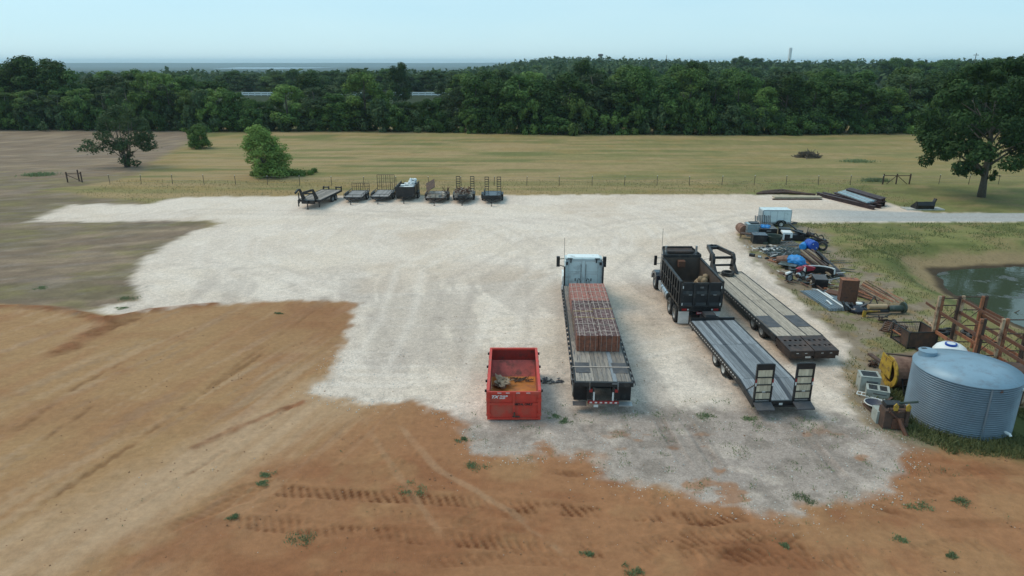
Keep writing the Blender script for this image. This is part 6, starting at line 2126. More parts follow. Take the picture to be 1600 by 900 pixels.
MB().bar((-.1, .9, .8), (1.7, .5, .25), .12).build('beam', 'black', f)
MB().bar((-.1, .2, .4), (1.5, .6, .35), .5, .3).build('frame', 'black', f)
MB().tube([(-.05, .4, 1.0), (.0, .5, 1.45)], .03, 5).build('lever', 'black', f)
# drums
o = thing('blue_drum', 'light blue plastic drum lying left of the dark blue drum', 'drum', (*at(1253, 391.5), 0), R(-35))
MB().lathe([(.01, 0), (.25, .0), (.29, .04), (.29, .28), (.31, .30), (.29, .32), (.29, .60), (.31, .62), (.29, .64), (.29, .86), (.25, .9), (.01, .9)], 20, Matrix.Translation((0, 0, .30)), axis='y').build('shell', 'blue_light', o)
o = thing('blue_drum', 'dark blue plastic drum with its round end facing the yard', 'drum', (*at(1271.5, 393), 0), R(8))
MB().lathe([(.01, 0), (.38, .0), (.42, .05), (.42, .45), (.44, .48), (.42, .5), (.42, .95), (.38, 1.0), (.01, 1.0)], 22, Matrix.Translation((0, 0, .44)), axis='y').build('shell', 'blue', o)
for xx, zz in ((-.14, .62), (.18, .3)):
    MB().tube([(xx, -.02, zz), (xx, .0, zz)], .045, 8).build('bung', 'plate_white', o)
o = tag(put('old_tyre', tyre_mesh(.40, .28), rot=(.25, 0, R(60))), 'old dark tyre leaning right of the dark blue drum', 'tyre')
o.location = (*at(1284, 392), .40)


def flat_frame(name, label, p0, ang, L, Wd, nb, mat, z=.08, cat='gate panel', th=.035, group=None, tilt=0):
    f_ = thing(name, label, cat, (*at(*p0), z), ang, group)
    for y_ in (0, Wd):
        MB().tube([(0, y_, 0), (L, y_, 0)], th, 5).build('rail', mat, f_)
    for k_ in range(nb):
        MB().tube([(L * k_ / (nb - 1), 0, 0), (L * k_ / (nb - 1), Wd, 0)], th * .8, 5).build('bar', mat, f_)
    return f_


flat_frame('gate_panel', 'grey barred gate panel lying flat beside the blue drums', (1227, 386), R(8), 1.35, 1.3, 6, 'steel', .12, th=.05)
gp = 'green grey rail panels stacked flat on the ground'
for k, (p, a) in enumerate([((1183, 390), -30), ((1189, 393), -33), ((1193, 398), -30), ((1212, 388), -38), ((1219, 392), -36), ((1228, 395), -38), ((1236, 391), -40), ((1199, 402), -22), ((1231, 400), -35)]):
    lab = ['first dark green rail panel from the tool chest', 'second dark rail panel from the tool chest with white clips', 'rail panel lying crosswise near the gravel edge', 'rail panel just below the green tub', 'rail panel between the green tub and the blue tarp',
           'rail panel beside the pale blue sheet', 'rail panel nearest the light blue drum', 'rail panel lowest of the left stack', 'rail panel next to the blue tarp roll'][k]
    ff = thing('rail_panel', lab, 'rail panel', (*at(*p), .05 + .05 * (k % 3)), R(a + rnd.uniform(-4, 4)), gp)
    for q in range(7):
        MB().bar((0, q * .13, rnd.uniform(0, .05)), (rnd.uniform(1.7, 2.2), q * .13, rnd.uniform(0, .06)), .06, .05).build('slat', 'panel_green' if q % 3 else 'green_dark', ff)
    B('cross_rail', 'steel', ff, (.2, .26, -.05, .95, .05, .09), (1.5, 1.56, -.05, .95, .05, .09))
    for q in range(3):
        B('clip', 'plate_white', ff, (rnd.uniform(0, 1.8), 0, 0, 0, 0, 0)) if False else None
m = MB()
for k in range(26):
    a, b_ = rnd.uniform(.03, .08), rnd.uniform(.04, .14)
    m.box(-a, a, -b_, b_, 0, .04, Matrix.Translation((rnd.gauss(0, .5), rnd.gauss(0, .4), .2)) @ Matrix.Rotation(rnd.uniform(0, 3), 4, 'Z'))
tag(m.build('fitting_heap', 'plate_white', kind=None), 'scatter of white plastic fittings on the left stack of rail panels', 'fittings').location = (*at(1196, 393), 0)
o = solid('pale_sheet', 'pale blue sheet lying between the rail panels and the drums', 'sheet', 1243, 394, R(-30), 'pale_blue', (-.8, .9, -.5, .5, .02, .05))
o = solid('rusty_sheet', 'long pinkish rusty steel sheet along the gravel edge', 'sheet', 1200, 407, R(-57), 'rust_orange', (0, 2.6, -.1, .75, .03, .07))
o = solid('rusty_sheet', 'rusty sheet lying right of the bright blue tarp roll', 'sheet', 1246, 410, R(-45), 'rust_orange', (0, 2.0, -.3, .75, .03, .07))
o = solid('fibre_panel', 'dull green grey panel lying left of the bright blue tarp roll', 'panel', 1216, 417, R(-35), 'panel_green', (0, 1.3, -.3, .8, .25, .3))
# blue tarp roll
m = MB()
pts = [(0, 0, .35), (.35, -.25, .42), (.75, -.62, .45), (1.05, -1.05, .38)]
m.tube(pts, [.36, .44, .50, .26], 12)
f = thing('tarp_roll', 'bright blue tarp bundled over a dark barrel in the middle of the scrap', 'tarp', (*at(1229, 413), 0), R(-10))
t_ = m.build('tarp', 'blue_light', f, True)
tx_ = t_.modifiers.new('crumple', 'SUBSURF')
tx_.levels = tx_.render_levels = 2
dsp = t_.modifiers.new('fold', 'DISPLACE')
tex = bpy.data.textures.new('fold', 'CLOUDS')
tex.noise_scale = .18
dsp.texture = tex
dsp.strength = .28
MB().tube([(-.75, .15, .3), (.02, .0, .36)], [.26, .38], 14).build('barrel', 'rust_tank', f)
# trellis heap of bars + mesh
f = thing('mesh_stack', 'stack of grey wire mesh sheets with steel channels lying on the grass', 'mesh', (*at(1251, 397), 0), 0)
c0 = [Vector((*at(*p), 0)) for p in ((1251, 397), (1279, 396), (1318, 434), (1282, 434))]
o0 = c0[0].copy()
c0 = [c - o0 for c in c0]
ms = MB()
for layer in range(2):
    for k in range(34):
        t1_ = k / 33
        ms.bar(c0[0].lerp(c0[1], t1_) + Vector((0, 0, .12 + layer * .06)), c0[3].lerp(c0[2], t1_) + Vector((.1 * layer, 0, .12 + layer * .06)), .022)
    for k in range(40):
        t1_ = k / 39
        ms.bar(c0[0].lerp(c0[3], t1_) + Vector((0, 0, .14 + layer * .06)), c0[1].lerp(c0[2], t1_) + Vector((0, .05 * layer, .14 + layer * .06)), .018)
ms.build('wire_mesh', 'mesh', f, kind='stuff')
gc = 'long rusty channels lying on the mesh stack'
for k, (a, b_) in enumerate([((1251, 397), (1296, 437)), ((1256, 397), (1306, 436)), ((1261, 396), (1299, 424)), ((1268, 396), (1286, 412)), ((1272, 400), (1293, 421)), ((1250, 402), (1277, 421))]):
    beam('steel_channel', 'brown steel channel on the mesh stack, %s from the left' % ['first', 'second', 'third', 'fourth', 'fifth and widest', 'short outlying one, farthest'][k], at(*a), at(*b_), .28, (.16 if k != 4 else .28, .10), ['wood', 'rust_dark', 'wood', 'rust_dark', 'brown_steel', 'rust_dark'][k], gc, 'channel', False)
for k, (a, b_) in enumerate([((1296, 409), (1320, 409)), ((1300, 412), (1331, 412)), ((1313, 421), (1336, 423)), ((1312, 424), (1337, 427)), ((1282, 396), (1296, 397))]):
    beam('thin_bar', 'thin dark bar in the grass right of the mesh stack', at(*a), at(*b_), .04, (.06, .06), 'green_dark', 'thin dark bars in the grass beside the mesh stack', 'bar', False)
for k, (a, b_) in enumerate([((1221, 425), (1245, 432)), ((1218, 428), (1236, 438)), ((1228, 436), (1246, 444)), ((1214, 424), (1228, 434)), ((1243, 424), (1252, 434)), ((1226, 442), (1240, 446)), ((1258, 400), (1274, 416)), ((1251, 444), (1262, 450)), ((1270, 446), (1286, 458)), ((1283, 446), (1300, 458)), ((1246, 430), (1262, 436)), ((1222, 432), (1240, 429))]):
    beam('scrap_bar', 'short pale scrap board scattered under and around the motorcycle', at(*a), at(*b_), .05 + .06 * (k % 3), (.12, .05), ['lumber_rubble', 'rust', 'rust_dark'][k % 3], 'scrap bars scattered near the motorcycle', 'scrap bar', False)
for k in range(150):
    t_ = rnd.random()
    px, py = 1185 + 105 * t_ + rnd.gauss(0, 9), 385 + 62 * t_ + rnd.gauss(0, 8)
    x, y = at(px, py)
    kk = rnd.randrange(4)
    m = MB()
    if kk == 0:
        m.bar((0, 0, .12), (rnd.uniform(.3, 1.2), rnd.uniform(-.8, .2), rnd.uniform(.05, .4)), .06)
    elif kk == 1:
        m.box(-.2, .2, -.12, .12, 0, rnd.uniform(.05, .28), Matrix.Rotation(rnd.uniform(0, 3), 4, 'Z'))
    elif kk == 2:
        m.tube([(0, 0, .15), (.25, -.1, .3), (.5, .1, .2), (.6, -.3, .1)], .035, 6)
    else:
        m.lathe([(.01, 0), (.14, 0), (.15, .25), (.01, .26)], 10, Matrix.Rotation(rnd.uniform(0, 1.5), 4, 'X'))
    mt = rnd.choice(['rust', 'rust_dark', 'lumber_rubble', 'steel', 'black', 'black', 'green_dark', 'alu', 'rust_orange', 'plate_white'])
    o = m.build(['scrap_bar', 'scrap_block', 'bent_hose', 'scrap_can'][kk], mt)
    o.location = (x, y, 0)
    tag(o, 'small %s %s scattered among the larger scrap' % ({'rust': 'rusty', 'rust_dark': 'dark rusty', 'lumber_rubble': 'pale', 'steel': 'grey', 'black': 'black', 'green_dark': 'dark green', 'alu': 'silver', 'rust_orange': 'orange rusty', 'plate_white': 'white'}[mt], ['bar', 'block', 'bent hose', 'can'][kk]), 'scrap', 'small scrap pieces scattered along the strip')
# dirt bike lying in the heap
f = thing('dirt_bike', 'partly dismantled red and white dirt bike lying among the scrap', 'motorcycle', (*at(1243, 440), 0), R(25))
wheel(f, -.55, .1, .33, .1, 'rim_grey', .33).rotation_euler = (0, .2, PI / 2)
wheel(f, .80, .2, .33, .1, 'rim_grey', .33).rotation_euler = (0, .2, PI / 2)
m = MB().tube([(-.5, .1, .35), (-.2, .12, .75), (.5, .15, .85), (.8, .2, .35)], .04, 6).tube([(-.2, .1, .75), (.1, .1, .3), (.45, .15, .8)], .035, 6)
m.build('frame', 'steel', f)
m = MB().lathe([(.01, -.3), (.14, -.22), (.18, 0), (.15, .2), (.01, .32)], 10, Matrix.Translation((.35, .15, .82)), axis='x')
m.build('fuel_tank', 'redpaint', f, True)
B('seat', 'black', f, (-.45, .12, .04, .22, .80, .90))
MB().prism([(-.85, .6), (-.4, .72), (-.35, .78), (-.85, .72)], .05, .25, 'xz').build('rear_fender', 'white_plastic', f)
MB().lathe([(.01, -.15), (.12, -.1), (.16, 0), (.12, .1), (.01, .15)], 8, Matrix.Translation((0, -.1, .45))).build('engine', 'rust_dark', f)
MB().tube([(.62, -.15, .98), (.6, .15, 1.02), (.62, .5, .98)], .025, 5).build('handlebar', 'black', f)
m = MB().lathe([(.01, -.16), (.13, -.1), (.17, .02), (.12, .14), (.01, .18)], 10)
tag(m.build('white_helmet', 'white_plastic', smooth=True), 'small white rounded helmet-like shell beside the dirt bike', 'shell').location = (*at(1246, 439), .45)
tag(MB().prism([(0, 0), (1.1, .15), (1.25, .35), (.6, .5), (0, .3)], 0, .3, 'xz').build('red_fairing', 'redpaint'), 'crimson plastic fairing lying right of the dirt bike', 'fairing').location = (*at(1246, 432), .3)
# curved shell (bumper)
f = thing('bumper_shell', 'curved black and white plastic bumper shell arching behind the small black box', 'bumper', (*at(1256, 433), 0), R(-14))
n_ = 12
for name_, mat_, z0_, z1_, inset in (('outer_skin', 'white_plastic', .18, .62, 0), ('inner_core', 'black', .02, .56, .10)):
    m = MB()
    vs, fs = [], []
    for i in range(n_ + 1):
        a = PI * (1.05 - 1.0 * i / n_)
        for (r_, z) in ((1.12 - inset, z0_), (1.06 - inset, z1_), (.98 - inset, z1_), (.98 - inset, z0_)):
            vs.append((1.0 + r_ * math.cos(a) * 1.0, .0 + r_ * math.sin(a) * .75, z + .12))
    for i in range(n_):
        for q in range(4):
            fs.append((i * 4 + q, i * 4 + (q + 1) % 4, (i + 1) * 4 + (q + 1) % 4, (i + 1) * 4 + q))
    fs += [(0, 3, 2, 1), (n_ * 4, n_ * 4 + 1, n_ * 4 + 2, n_ * 4 + 3)]
    m.add(vs, fs)
    m.build(name_, mat_, f)
f = thing('black_box', 'small black steel box in front of the curved bumper shell', 'box', (*at(1272, 450.5), 0), R(-12))
B('box_body', 'black', f, (0, .85, 0, 1.25, 0, .62))
B('lid', 'steel_dark', f, (-.01, .86, -.01, 1.26, .62, .66))
# galvanised sheets
c0 = [Vector((*at(*p), 0)) for p in ((1249, 455), (1275, 455), (1318, 484), (1296, 487))]
gs = 'galvanised roofing sheets lying flat in a stack'
ax = (c0[3] - c0[0])
ang = math.atan2(ax.y, ax.x)
Ls = ax.length
f = thing('roofing_sheets', 'stack of galvanised ribbed roofing sheets lying flat on the ground', 'sheets', tuple(c0[0]), ang)
for k in range(3):
    m = MB()
    for q in range(9):
        w0 = q * .19
        m.box(k * .12, Ls - k * .1, w0 + k * .06, w0 + .15 + k * .06, .03 + k * .035, .045 + k * .035)
        m.box(k * .12, Ls - k * .1, w0 + .15 + k * .06, w0 + .19 + k * .06, .03 + k * .035, .07 + k * .035)
    m.build('roofing_sheet', 'galv_sheet', f)
for k, (a, b_) in enumerate([((1276, 456), (1318, 484)), ((1288, 461), (1301, 470)), ((1291, 473), (1299, 480))]):
    beam('white_trim', 'white metal trim strip on the roofing sheets, %s' % ['longest', 'beside the rusty plate', 'short one in the middle'][k], at(*a), at(*b_), .16, (.10, .04), 'white_plastic', 'white trim strips on the roofing sheets', 'trim', False)
# rusty cabinet
x, y = at(1309, 474)
f = thing('rusty_cabinet', 'tall rusty steel box standing between sheets and pipes', 'cabinet', (x + .1, y, 0), R(-10))
B('shell', 'rust', f, (.0, 1.02, .0, .62, .0, 1.55))
B('top_flange', 'rust_orange', f, (-.02, 1.04, -.02, .64, 1.55, 1.585))
B('door_panel', 'rust', f, (.08, .94, -.022, -.003, .1, 1.45))
solid('rusty_plate', 'rusty steel plate lying left of the tall rusty box', 'plate', 1293, 457, R(-42), 'rust', (0, 1.7, -.7, .1, .08, .22))
# pipe pile
gpn = 'rusty pipes spread on the grass by the pond bank'
for k in range(26):
    t = k / 25
    a = (1330 + t * 24 + rnd.uniform(-2, 2), 462 - t * 22 + rnd.uniform(-1, 1)) if k < 22 else (1352 + rnd.uniform(-2, 5), 441)
    b_ = (1356 + t * 58 + rnd.uniform(-5, 5), 468 + t * 5 + rnd.uniform(-1.5, 2.5))
    pa, pb = at(*a), at(*b_)
    z = .06 + .05 * (k % 3)
    q = MB().tube([(0, 0, z), (pb[0] - pa[0], pb[1] - pa[1], .05)], .045, 6).build('rusty_pipe', ['rust', 'rust_orange', 'rust_dark', 'wood'][k % 4])
    q.location = (*pa, 0)
    tag(q, 'long thin rusty pipe in the fanned pile on the grass', 'pipe', gpn)
# implement with cylinder and black tube
f = thing('log_splitter', 'dark machine parts with a grey cowl right below the rusty box', 'machine', (*at(1340, 487), 0), R(-5))
m = MB().lathe([(.01, 0), (.62, .05), (.55, .25), (.3, .4), (.01, .42)], 14)
m.build('cowl', 'navy', f, True)
for k in range(9):
    d = Vector((rnd.uniform(-1, 1), rnd.uniform(-.3, .6), rnd.uniform(0, .3)))
    MB().bar((rnd.uniform(-.8, .4), rnd.uniform(-.3, .6), .15), d + Vector((0, 0, .35)), .14, .10).build('bracket', ['black', 'steel_dark', 'black_dusty'][k % 3], f)
MB().lathe([(.01, 0), (.18, 0), (.2, .1), (.01, .15)], 12, Matrix.Translation((.1, .2, .42))).build('air_filter', 'white_plastic', f)
f = thing('hydraulic_ram', 'tan hydraulic cylinder joined to a thick black tube lying on the ground', 'cylinder', (*at(1352, 491), 0), R(3))
MB().tube([(.1, 0, .5), (1.25, 0, .5)], .15, 14).build('barrel', 'tan_cyl', f)
MB().tube([(1.25, 0, .48), (1.5, 0, .48)], .07, 10).build('rod', 'rust', f)
MB().tube([(.0, -.05, .22), (1.4, -.05, .22)], .12, 12).build('base_tube', 'black', f)
MB().tube([(1.4, 0, .34), (2.35, 0, .34)], .2, 16).build('black_tube', 'green_dark', f)
MB().tube([(2.3, 0, .40), (2.42, 0, .40)], .34, 18).build('flange', 'green_dark', f)
MB().bar((.2, .3, .3), (.9, .8, .9), .06).bar((.9, .8, .9), (1.2, .5, .1), .05).build('strut', 'black', f)
B('yellow_bracket', 'yellow', f, (-.45, -.25, -.5, -.42, 0, .32), (-.45, .6, -.5, -.42, .32, .4))
f = thing('tiller', 'small dark tiller frame with one wheel beside the hydraulic ram', 'tiller', (*at(1380, 503), 0), R(-20))
wheel(f, .45, -.6, .22, .12, 'rim_grey').rotation_euler = (0, 0, .5)
for k in range(8):
    MB().bar((rnd.uniform(-.7, .4), rnd.uniform(-.3, .5), rnd.uniform(.05, .4)), (rnd.uniform(-.3, .7), rnd.uniform(-.6, .3), rnd.uniform(.05, .4)), .08).build('tine_bar', ['rust_dark', 'black', 'rust'][k % 3], f)
MB().tube([(-.9, .1, .1), (-.5, -.2, .35), (0, 0, .3), (.4, .2, .5)], .03, 6).build('hose', 'black', f)
f = thing('harrow', 'rusty toothed harrow frame against the left of the steel bin', 'harrow', (*at(1394, 518), 0), R(-35))
for k in range(6):
    MB().bar((-.6 + .04 * k, -.7 + .28 * k, .18 + .02 * k), (.7, -.7 + .28 * k, .2), .07).build('harrow_bar', 'rust', f)
for k in range(4):
    MB().bar((-.5 + .35 * k, -.8, .26), (-.5 + .35 * k, .8, .26), .06).build('cross_bar', 'rust_dark', f)
# steel bin
x, y = at(1416, 545.5)
f = thing('steel_bin', 'dark open topped steel bin with mesh sides near the rusty racks', 'bin', (x, y, 0), R(2))
Wb, Lb, Hb = 1.62, 1.55, .98
B('front_panel', 'rust_dark', f, (.04, Wb - .04, 0, .03, .06, Hb - .04))
for s in (0, 1):
    for b_ in (0, Lb):
        B('corner_post', 'black_dusty', f, (s * (Wb - .07), s * (Wb - .07) + .07, b_ - .035, b_ + .035, 0, Hb))
for z in (Hb - .04, .06):
    B('side_rail', 'black_dusty', f, (0.005, .055, .036, Lb - .036, z, z + .05))
    B('side_rail', 'black_dusty', f, (Wb - .055, Wb - .005, .036, Lb - .036, z, z + .05))
    B('end_rail', 'black_dusty', f, (.071, Wb - .071, Lb - .02, Lb + .03, z, z + .05))
    B('end_rail', 'black_dusty', f, (.071, Wb - .071, -.03, .02, z, z + .05))
B('side_panel', 'rust_dark', f, (.02, .04, .04, Lb * .45, .1, Hb - .05))
B('side_rail', 'rust_orange', f, (.0, .06, Lb * .45, Lb - .04, .5, .55))
B('right_panel', 'rust_dark', f, (Wb - .04, Wb - .02, .04, Lb - .04, .1, Hb - .05))
ms = MB()
for k in range(16):
    xx = .08 + k * (Wb - .16) / 15
    ms.bar((xx, Lb, .1), (xx, Lb, Hb - .04), .012)
for k in range(9):
    ms.bar((.07, Lb + .005, .1 + k * .1), (Wb - .07, Lb + .005, .1 + k * .1), .012)
ms.build('mesh_side', 'mesh', f, kind='stuff')
B('floor', 'rust_dark', f, (.05, Wb - .05, .05, Lb - .05, .04, .08))
tag(MB().lathe([(.01, .5), (.3, .45), (.42, .25), (.3, .0), (.01, 0)], 14).build('scrap_roll', 'rust', smooth=True), 'rounded rusty scrap roll inside the dark steel bin', 'scrap').location = (x + .62, y + 1.0, .1)
# rusty pallet racks
f = thing('pallet_rack', 'tall rusty pallet racking of upright frames and orange beams by the pond', 'rack', (22.75, 34.3, 0), 0)
upr = MB().box(-.07, .07, -.06, .06, 0, 3.0).mesh('upright', 'rust_orange')
upr2 = MB().box(-.07, .07, -.06, .06, 0, 3.0).mesh('upright', 'rust_dark')
upr3 = MB().box(-.07, .07, -.06, .06, 0, 3.0).mesh('upright', 'rust_pale')
for r_, yy in enumerate((0, -3.4, -6.8)):
    for i, xx in enumerate((0, .18, 1.06, 1.28, 2.3, 2.5)):
        if (r_ == 2 and i > 3):
            continue
        put('upright', [upr3, upr, upr2][(i + r_) % 3], f, loc=(xx, yy + (.03 if i % 2 else 0), 0))
    for xa, xb in ((.23, 1.0), (1.33, 2.24)):
        if r_ == 2 and xa > 1:
            continue
        for k, z in enumerate((.35, 1.05, 1.75, 2.45) if xa < 1 else (.35, 1.3, 2.2, 2.93)):
            B('frame_brace', 'rust_dark', f, (xa, xb, yy - .02, yy + .02, z, z + .05))
        MB().bar((xa, yy + .005, 1.3), (xb, yy + .005, 2.2), .03).build('diagonal_brace', 'rust_dark', f)
for ya, yb in ((-3.34, -.06), (-6.74, -3.46)):
    for i, xx in enumerate((.09, 1.17, 2.4)):
        for k, z in enumerate((1.0, 2.05) if i != 2 else (.95, 1.9)):
            if ya < -4 and i == 2:
                continue
            MB().bar((xx, ya, z), (xx, yb, z + (.06 if k else 0)), .06, .17).build('load_beam', ['rust_orange', 'rust'][k], f)
for i, xx in enumerate((.09, 2.42)):
    MB().bar((xx, .08, 2.15), (xx, 1.2, 2.2), .05, .13).build('load_beam', 'rust', f)
MB().bar((2.45, -1.6, 2.3), (2.45, -.05, 2.3), .05, .14).build('load_beam', 'rust', f)
MB().bar((1.17, -.06, 2.9), (.25, -.06, 2.9), .05, .05).build('frame_brace', 'rust_dark', f)
MB().bar((1.17, -3.3, 2.75), (1.17, -.1, 2.8), .05, .12).build('load_beam', 'rust', f)
for k, (a, b_) in enumerate([((1444, 501), (1462, 516)), ((1461, 540), (1478, 549)), ((1430, 545), (1440, 554))]):
    beam('loose_beam', 'loose rusty beam on the ground by the racking, %s' % ['pointing at the far side', 'at the foot of the near frame', 'beside the steel bin'][k], at(*a), at(*b_), .03, (.10, .10), ['rust_pale', 'rust_pale', 'rust_dark'][k], 'loose beams around the racking', 'beam', False)
for k, p in enumerate([(1483, 521), (1511, 524), (1520, 530), (1470, 524)]):
    o = tag(put('old_tyre', tyre_mesh(.36, .24), rot=(0, PI / 2 - .1, 0)), 'dark worn tyre lying under the rusty racking', 'tyre', 'worn tyres lying under the racking')
    o.location = (*at(*p), .13 + .02 * k)
# rollers, condensers
x, y = at(1386, 603)
f = thing('roller_drum', 'large rusty steel roller lying on its side with a yellow end frame', 'roller', (x, y, 0), R(-92))
MB().lathe([(.68, .08), (.72, .05), (.72, 0), (.74, 0), (.74, 1.75), (.60, 1.75), (.60, .08)], 28, Matrix.Translation((0, 0, .74)), axis='y').build('shell', 'rust_tank', f)
MB().lathe([(.50, -.04), (.76, -.04), (.76, .03), (.50, .03), (.50, -.04)], 28, Matrix.Translation((0, 0, .76)), axis='y').build('end_ring', 'yellow', f)
MB().lathe([(.001, .25), (.58, .25)], 24, Matrix.Translation((0, 0, .74)), axis='y').build('inner_disc', 'rust_dark', f)
MB().add([(-.72, -.16, .62), (.24, -.10, .46), (.22, -.10, 1.38), (-.60, -.16, 1.52), (-.72, -.12, .62), (.24, -.06, .46), (.22, -.06, 1.38), (-.60, -.12, 1.52)],
         [(0, 1, 2, 3), (7, 6, 5, 4), (0, 4, 5, 1), (1, 5, 6, 2), (2, 6, 7, 3), (3, 7, 4, 0)]).build('face_plate', 'yellow', f)
MB().bar((-.4, -.1, 1.52), (.0, 1.6, 1.50), .10, .05).build('top_bar', 'rust_dark', f)
beam('channel_rail', 'rusty channel rail sticking out behind the yellow roller end', at(1357, 561), at(1379, 577), .25, (.22, .10), 'rust_dark', None, 'rail', False)
m = MB()
for k in range(12):
    m.bar((rnd.uniform(-.3, .3), rnd.uniform(-.2, .2), .05), (rnd.uniform(-.3, .3), rnd.uniform(-.2, .2), .3), .07)
tag(m.build('chain_heap', 'rust_dark'), 'small heap of rusty chain under the channel rail', 'chain').location = (*at(1363, 573), 0)


def condenser(label, px, py, rz, w, d, h, tilt=0, grille=True):
    f_ = thing('air_conditioner', label, 'air conditioner', (*at(px, py), 0), rz)
    f_.rotation_euler = (tilt, 0, rz)
    B('casing', 'offwhite', f_, (0, w, 0, d, 0, h))
    B('top_frame', 'offwhite', f_, (-.01, .09, -.01, d + .01, h, h + .035), (w - .09, w + .01, -.01, d + .01, h, h + .035), (.09, w - .09, -.01, .08, h, h + .034), (.09, w - .09, d - .08, d + .01, h, h + .034))
    B('fan_well', 'black', f_, (.09, w - .09, .08, d - .08, h + .001, h + .006))
    g_ = MB()
    for k_ in range(9):
        yy = .1 + (d - .2) * k_ / 8
        g_.box(.09, w - .09, yy, yy + .012, h + .012, h + .024)
    g_.build('grille', 'steel', f_, kind='stuff')
    B('front_recess', 'steel', f_, (w * .3, w * .88, -.008, -.002, h * .62, h * .75))
    B('access_door', 'offwhite', f_, (w * .28, w * .9, -.012, -.0015, .1, h * .6))
    B('louvre_hole', 'black', f_, (-.006, -.002, d * .4, d * .55, h * .75, h * .85))
    return f_


condenser('pale grey air conditioner standing upright by the gravel edge', 1342, 611, R(-14), .86, .74, .74)
f = condenser('lower pale air conditioner in front of the upright one, two dark panels on top', 1352, 622.5, R(-24), .95, .70, .45)
B('top_bar', 'offwhite', f, (.45, .55, .08, .62, .486, .50))
flat_frame('ladder', 'white aluminium ladder lying flat in front of the air conditioners', (1338, 619), R(-33), 1.35, .32, 8, 'white_plastic', .12, 'ladder', .025)
m = MB().lathe([(.01, .02), (.25, .06), (.42, .16), (.44, .18), (.40, .14), (.01, -.02)], 22)
f = thing('satellite_dish', 'grey satellite dish with a white rim lying face up', 'dish', (*at(1366, 637), .08), 0)
m.build('dish', 'vinyl', f, True)
MB().tube([(.44 * math.cos(a), .44 * math.sin(a), .175) for a in np.linspace(0, 2 * PI, 25)], .025, 5, False).build('rim', 'plate_white', f)
MB().tube([(0, 0, .05), (.5, -.3, .3)], .02, 5).build('feed_arm', 'steel', f)
solid('white_bin', 'white plastic box on its side, left of the rusty engine block', 'box', 1368, 662, R(-8), 'offwhite', (0, .12, 0, .6, 0, .58), (.12, .58, .55, .6, 0, .58), (.12, .58, 0, .55, .5, .58))
solid('white_bin', 'small white box hidden behind the rusty engine block', 'box', 1409, 660, R(10), 'offwhite', (0, .3, 0, .4, 0, .5))
f = thing('engine_block', 'rusty engine and axle lump with yellow ears in front of the grain bin', 'machine', (*at(1396, 667), 0), R(-5))
m = MB()
for k, (c, s, mt) in enumerate([((0, .1, .55), (.32, .3, .38), 'rust_dark'), ((-.38, .05, .45), (.18, .3, .42), 'rust_dark'), ((.33, .1, .5), (.14, .3, .4), 'rust_dark'), ((0, -.1, .3), (.22, .2, .25), 'rust'), ((-.1, .2, .95), (.35, .22, .1), 'black_dusty')]):
    B('casting', mt, f, (c[0] - s[0], c[0] + s[0], c[1] - s[1], c[1] + s[1], max(0, c[2] - s[2]), c[2] + s[2]))
MB().tube([(.0, -.3, .55), (.12, -.55, .2), (.2, -.75, .0)], [.08, .09, .07], 8).build('drive_shaft', 'rust', f)
MB().tube([(.1, .1, 1.08), (.9, .2, 1.12)], .05, 8).build('axle_tube', 'green_dark', f)
for xx in (-.15, .35):
    MB().tube([(xx, -.05, 1.02), (xx, -.02, 1.04)], .001, 3)
    MB().prism([(xx - .08, .88), (xx + .08, .88), (xx + .1, 1.1), (xx, 1.22), (xx - .1, 1.1)], -.24, -.18, 'xz').build('yellow_ear', 'yellow', f)
for k in range(6):
    MB().bar((rnd.uniform(-.5, .4), rnd.uniform(-.4, .1), rnd.uniform(.2, 1)), (rnd.uniform(-.5, .5), rnd.uniform(-.4, .1), rnd.uniform(.2, 1)), .07).build('linkage', ['rust', 'rust_dark'][k % 2], f)
for k, (a, b_) in enumerate([((1349, 633), (1372, 655)), ((1374, 633), (1396, 643)), ((1378, 640), (1392, 630))]):
    beam('scrap_bar', ['dark flat bar on the ground left of the dish', 'rusty bar between dish and engine block', 'brown board propped behind the engine block'][k], at(*a), at(*b_), .05 + .2 * (k == 2), (.1, .06), 'rust_dark', None, 'scrap bar', False)
# small ladder and tan stick behind bin
f = thing('step_ladder', 'small dark step ladder leaning behind the left side of the grain bin', 'ladder', (*at(1413, 622), 0), R(10))
MB().bar((0, 0, 0), (.12, .5, .75), .05).build('stile', 'black', f)
MB().bar((.5, 0, 0), (.5, .5, .75), .05).build('stile', 'black', f)
for k in range(3):
    MB().bar((.03 + .04 * k, .12 + .17 * k, .2 + .25 * k), (.5, .12 + .17 * k, .2 + .25 * k), .05).build('rung', 'black', f)
MB().tube([(*at(1415, 600), 0), (at(1422, 574, .9)[0], at(1422, 574, .9)[1], .95), (at(1432, 571, 1.0)[0], at(1432, 571, 1.0)[1], 1.02)], .035, 6)
o = tag(MB().tube([(*at(1416, 612), 0.0), (*at(1423, 577, 1.1), 1.1), (*at(1434, 573, 1.15), 1.15)], .035, 6).build('bent_pipe', 'timber_tan'), 'thin tan bent pipe standing between the roller and the grain bin', 'pipe')

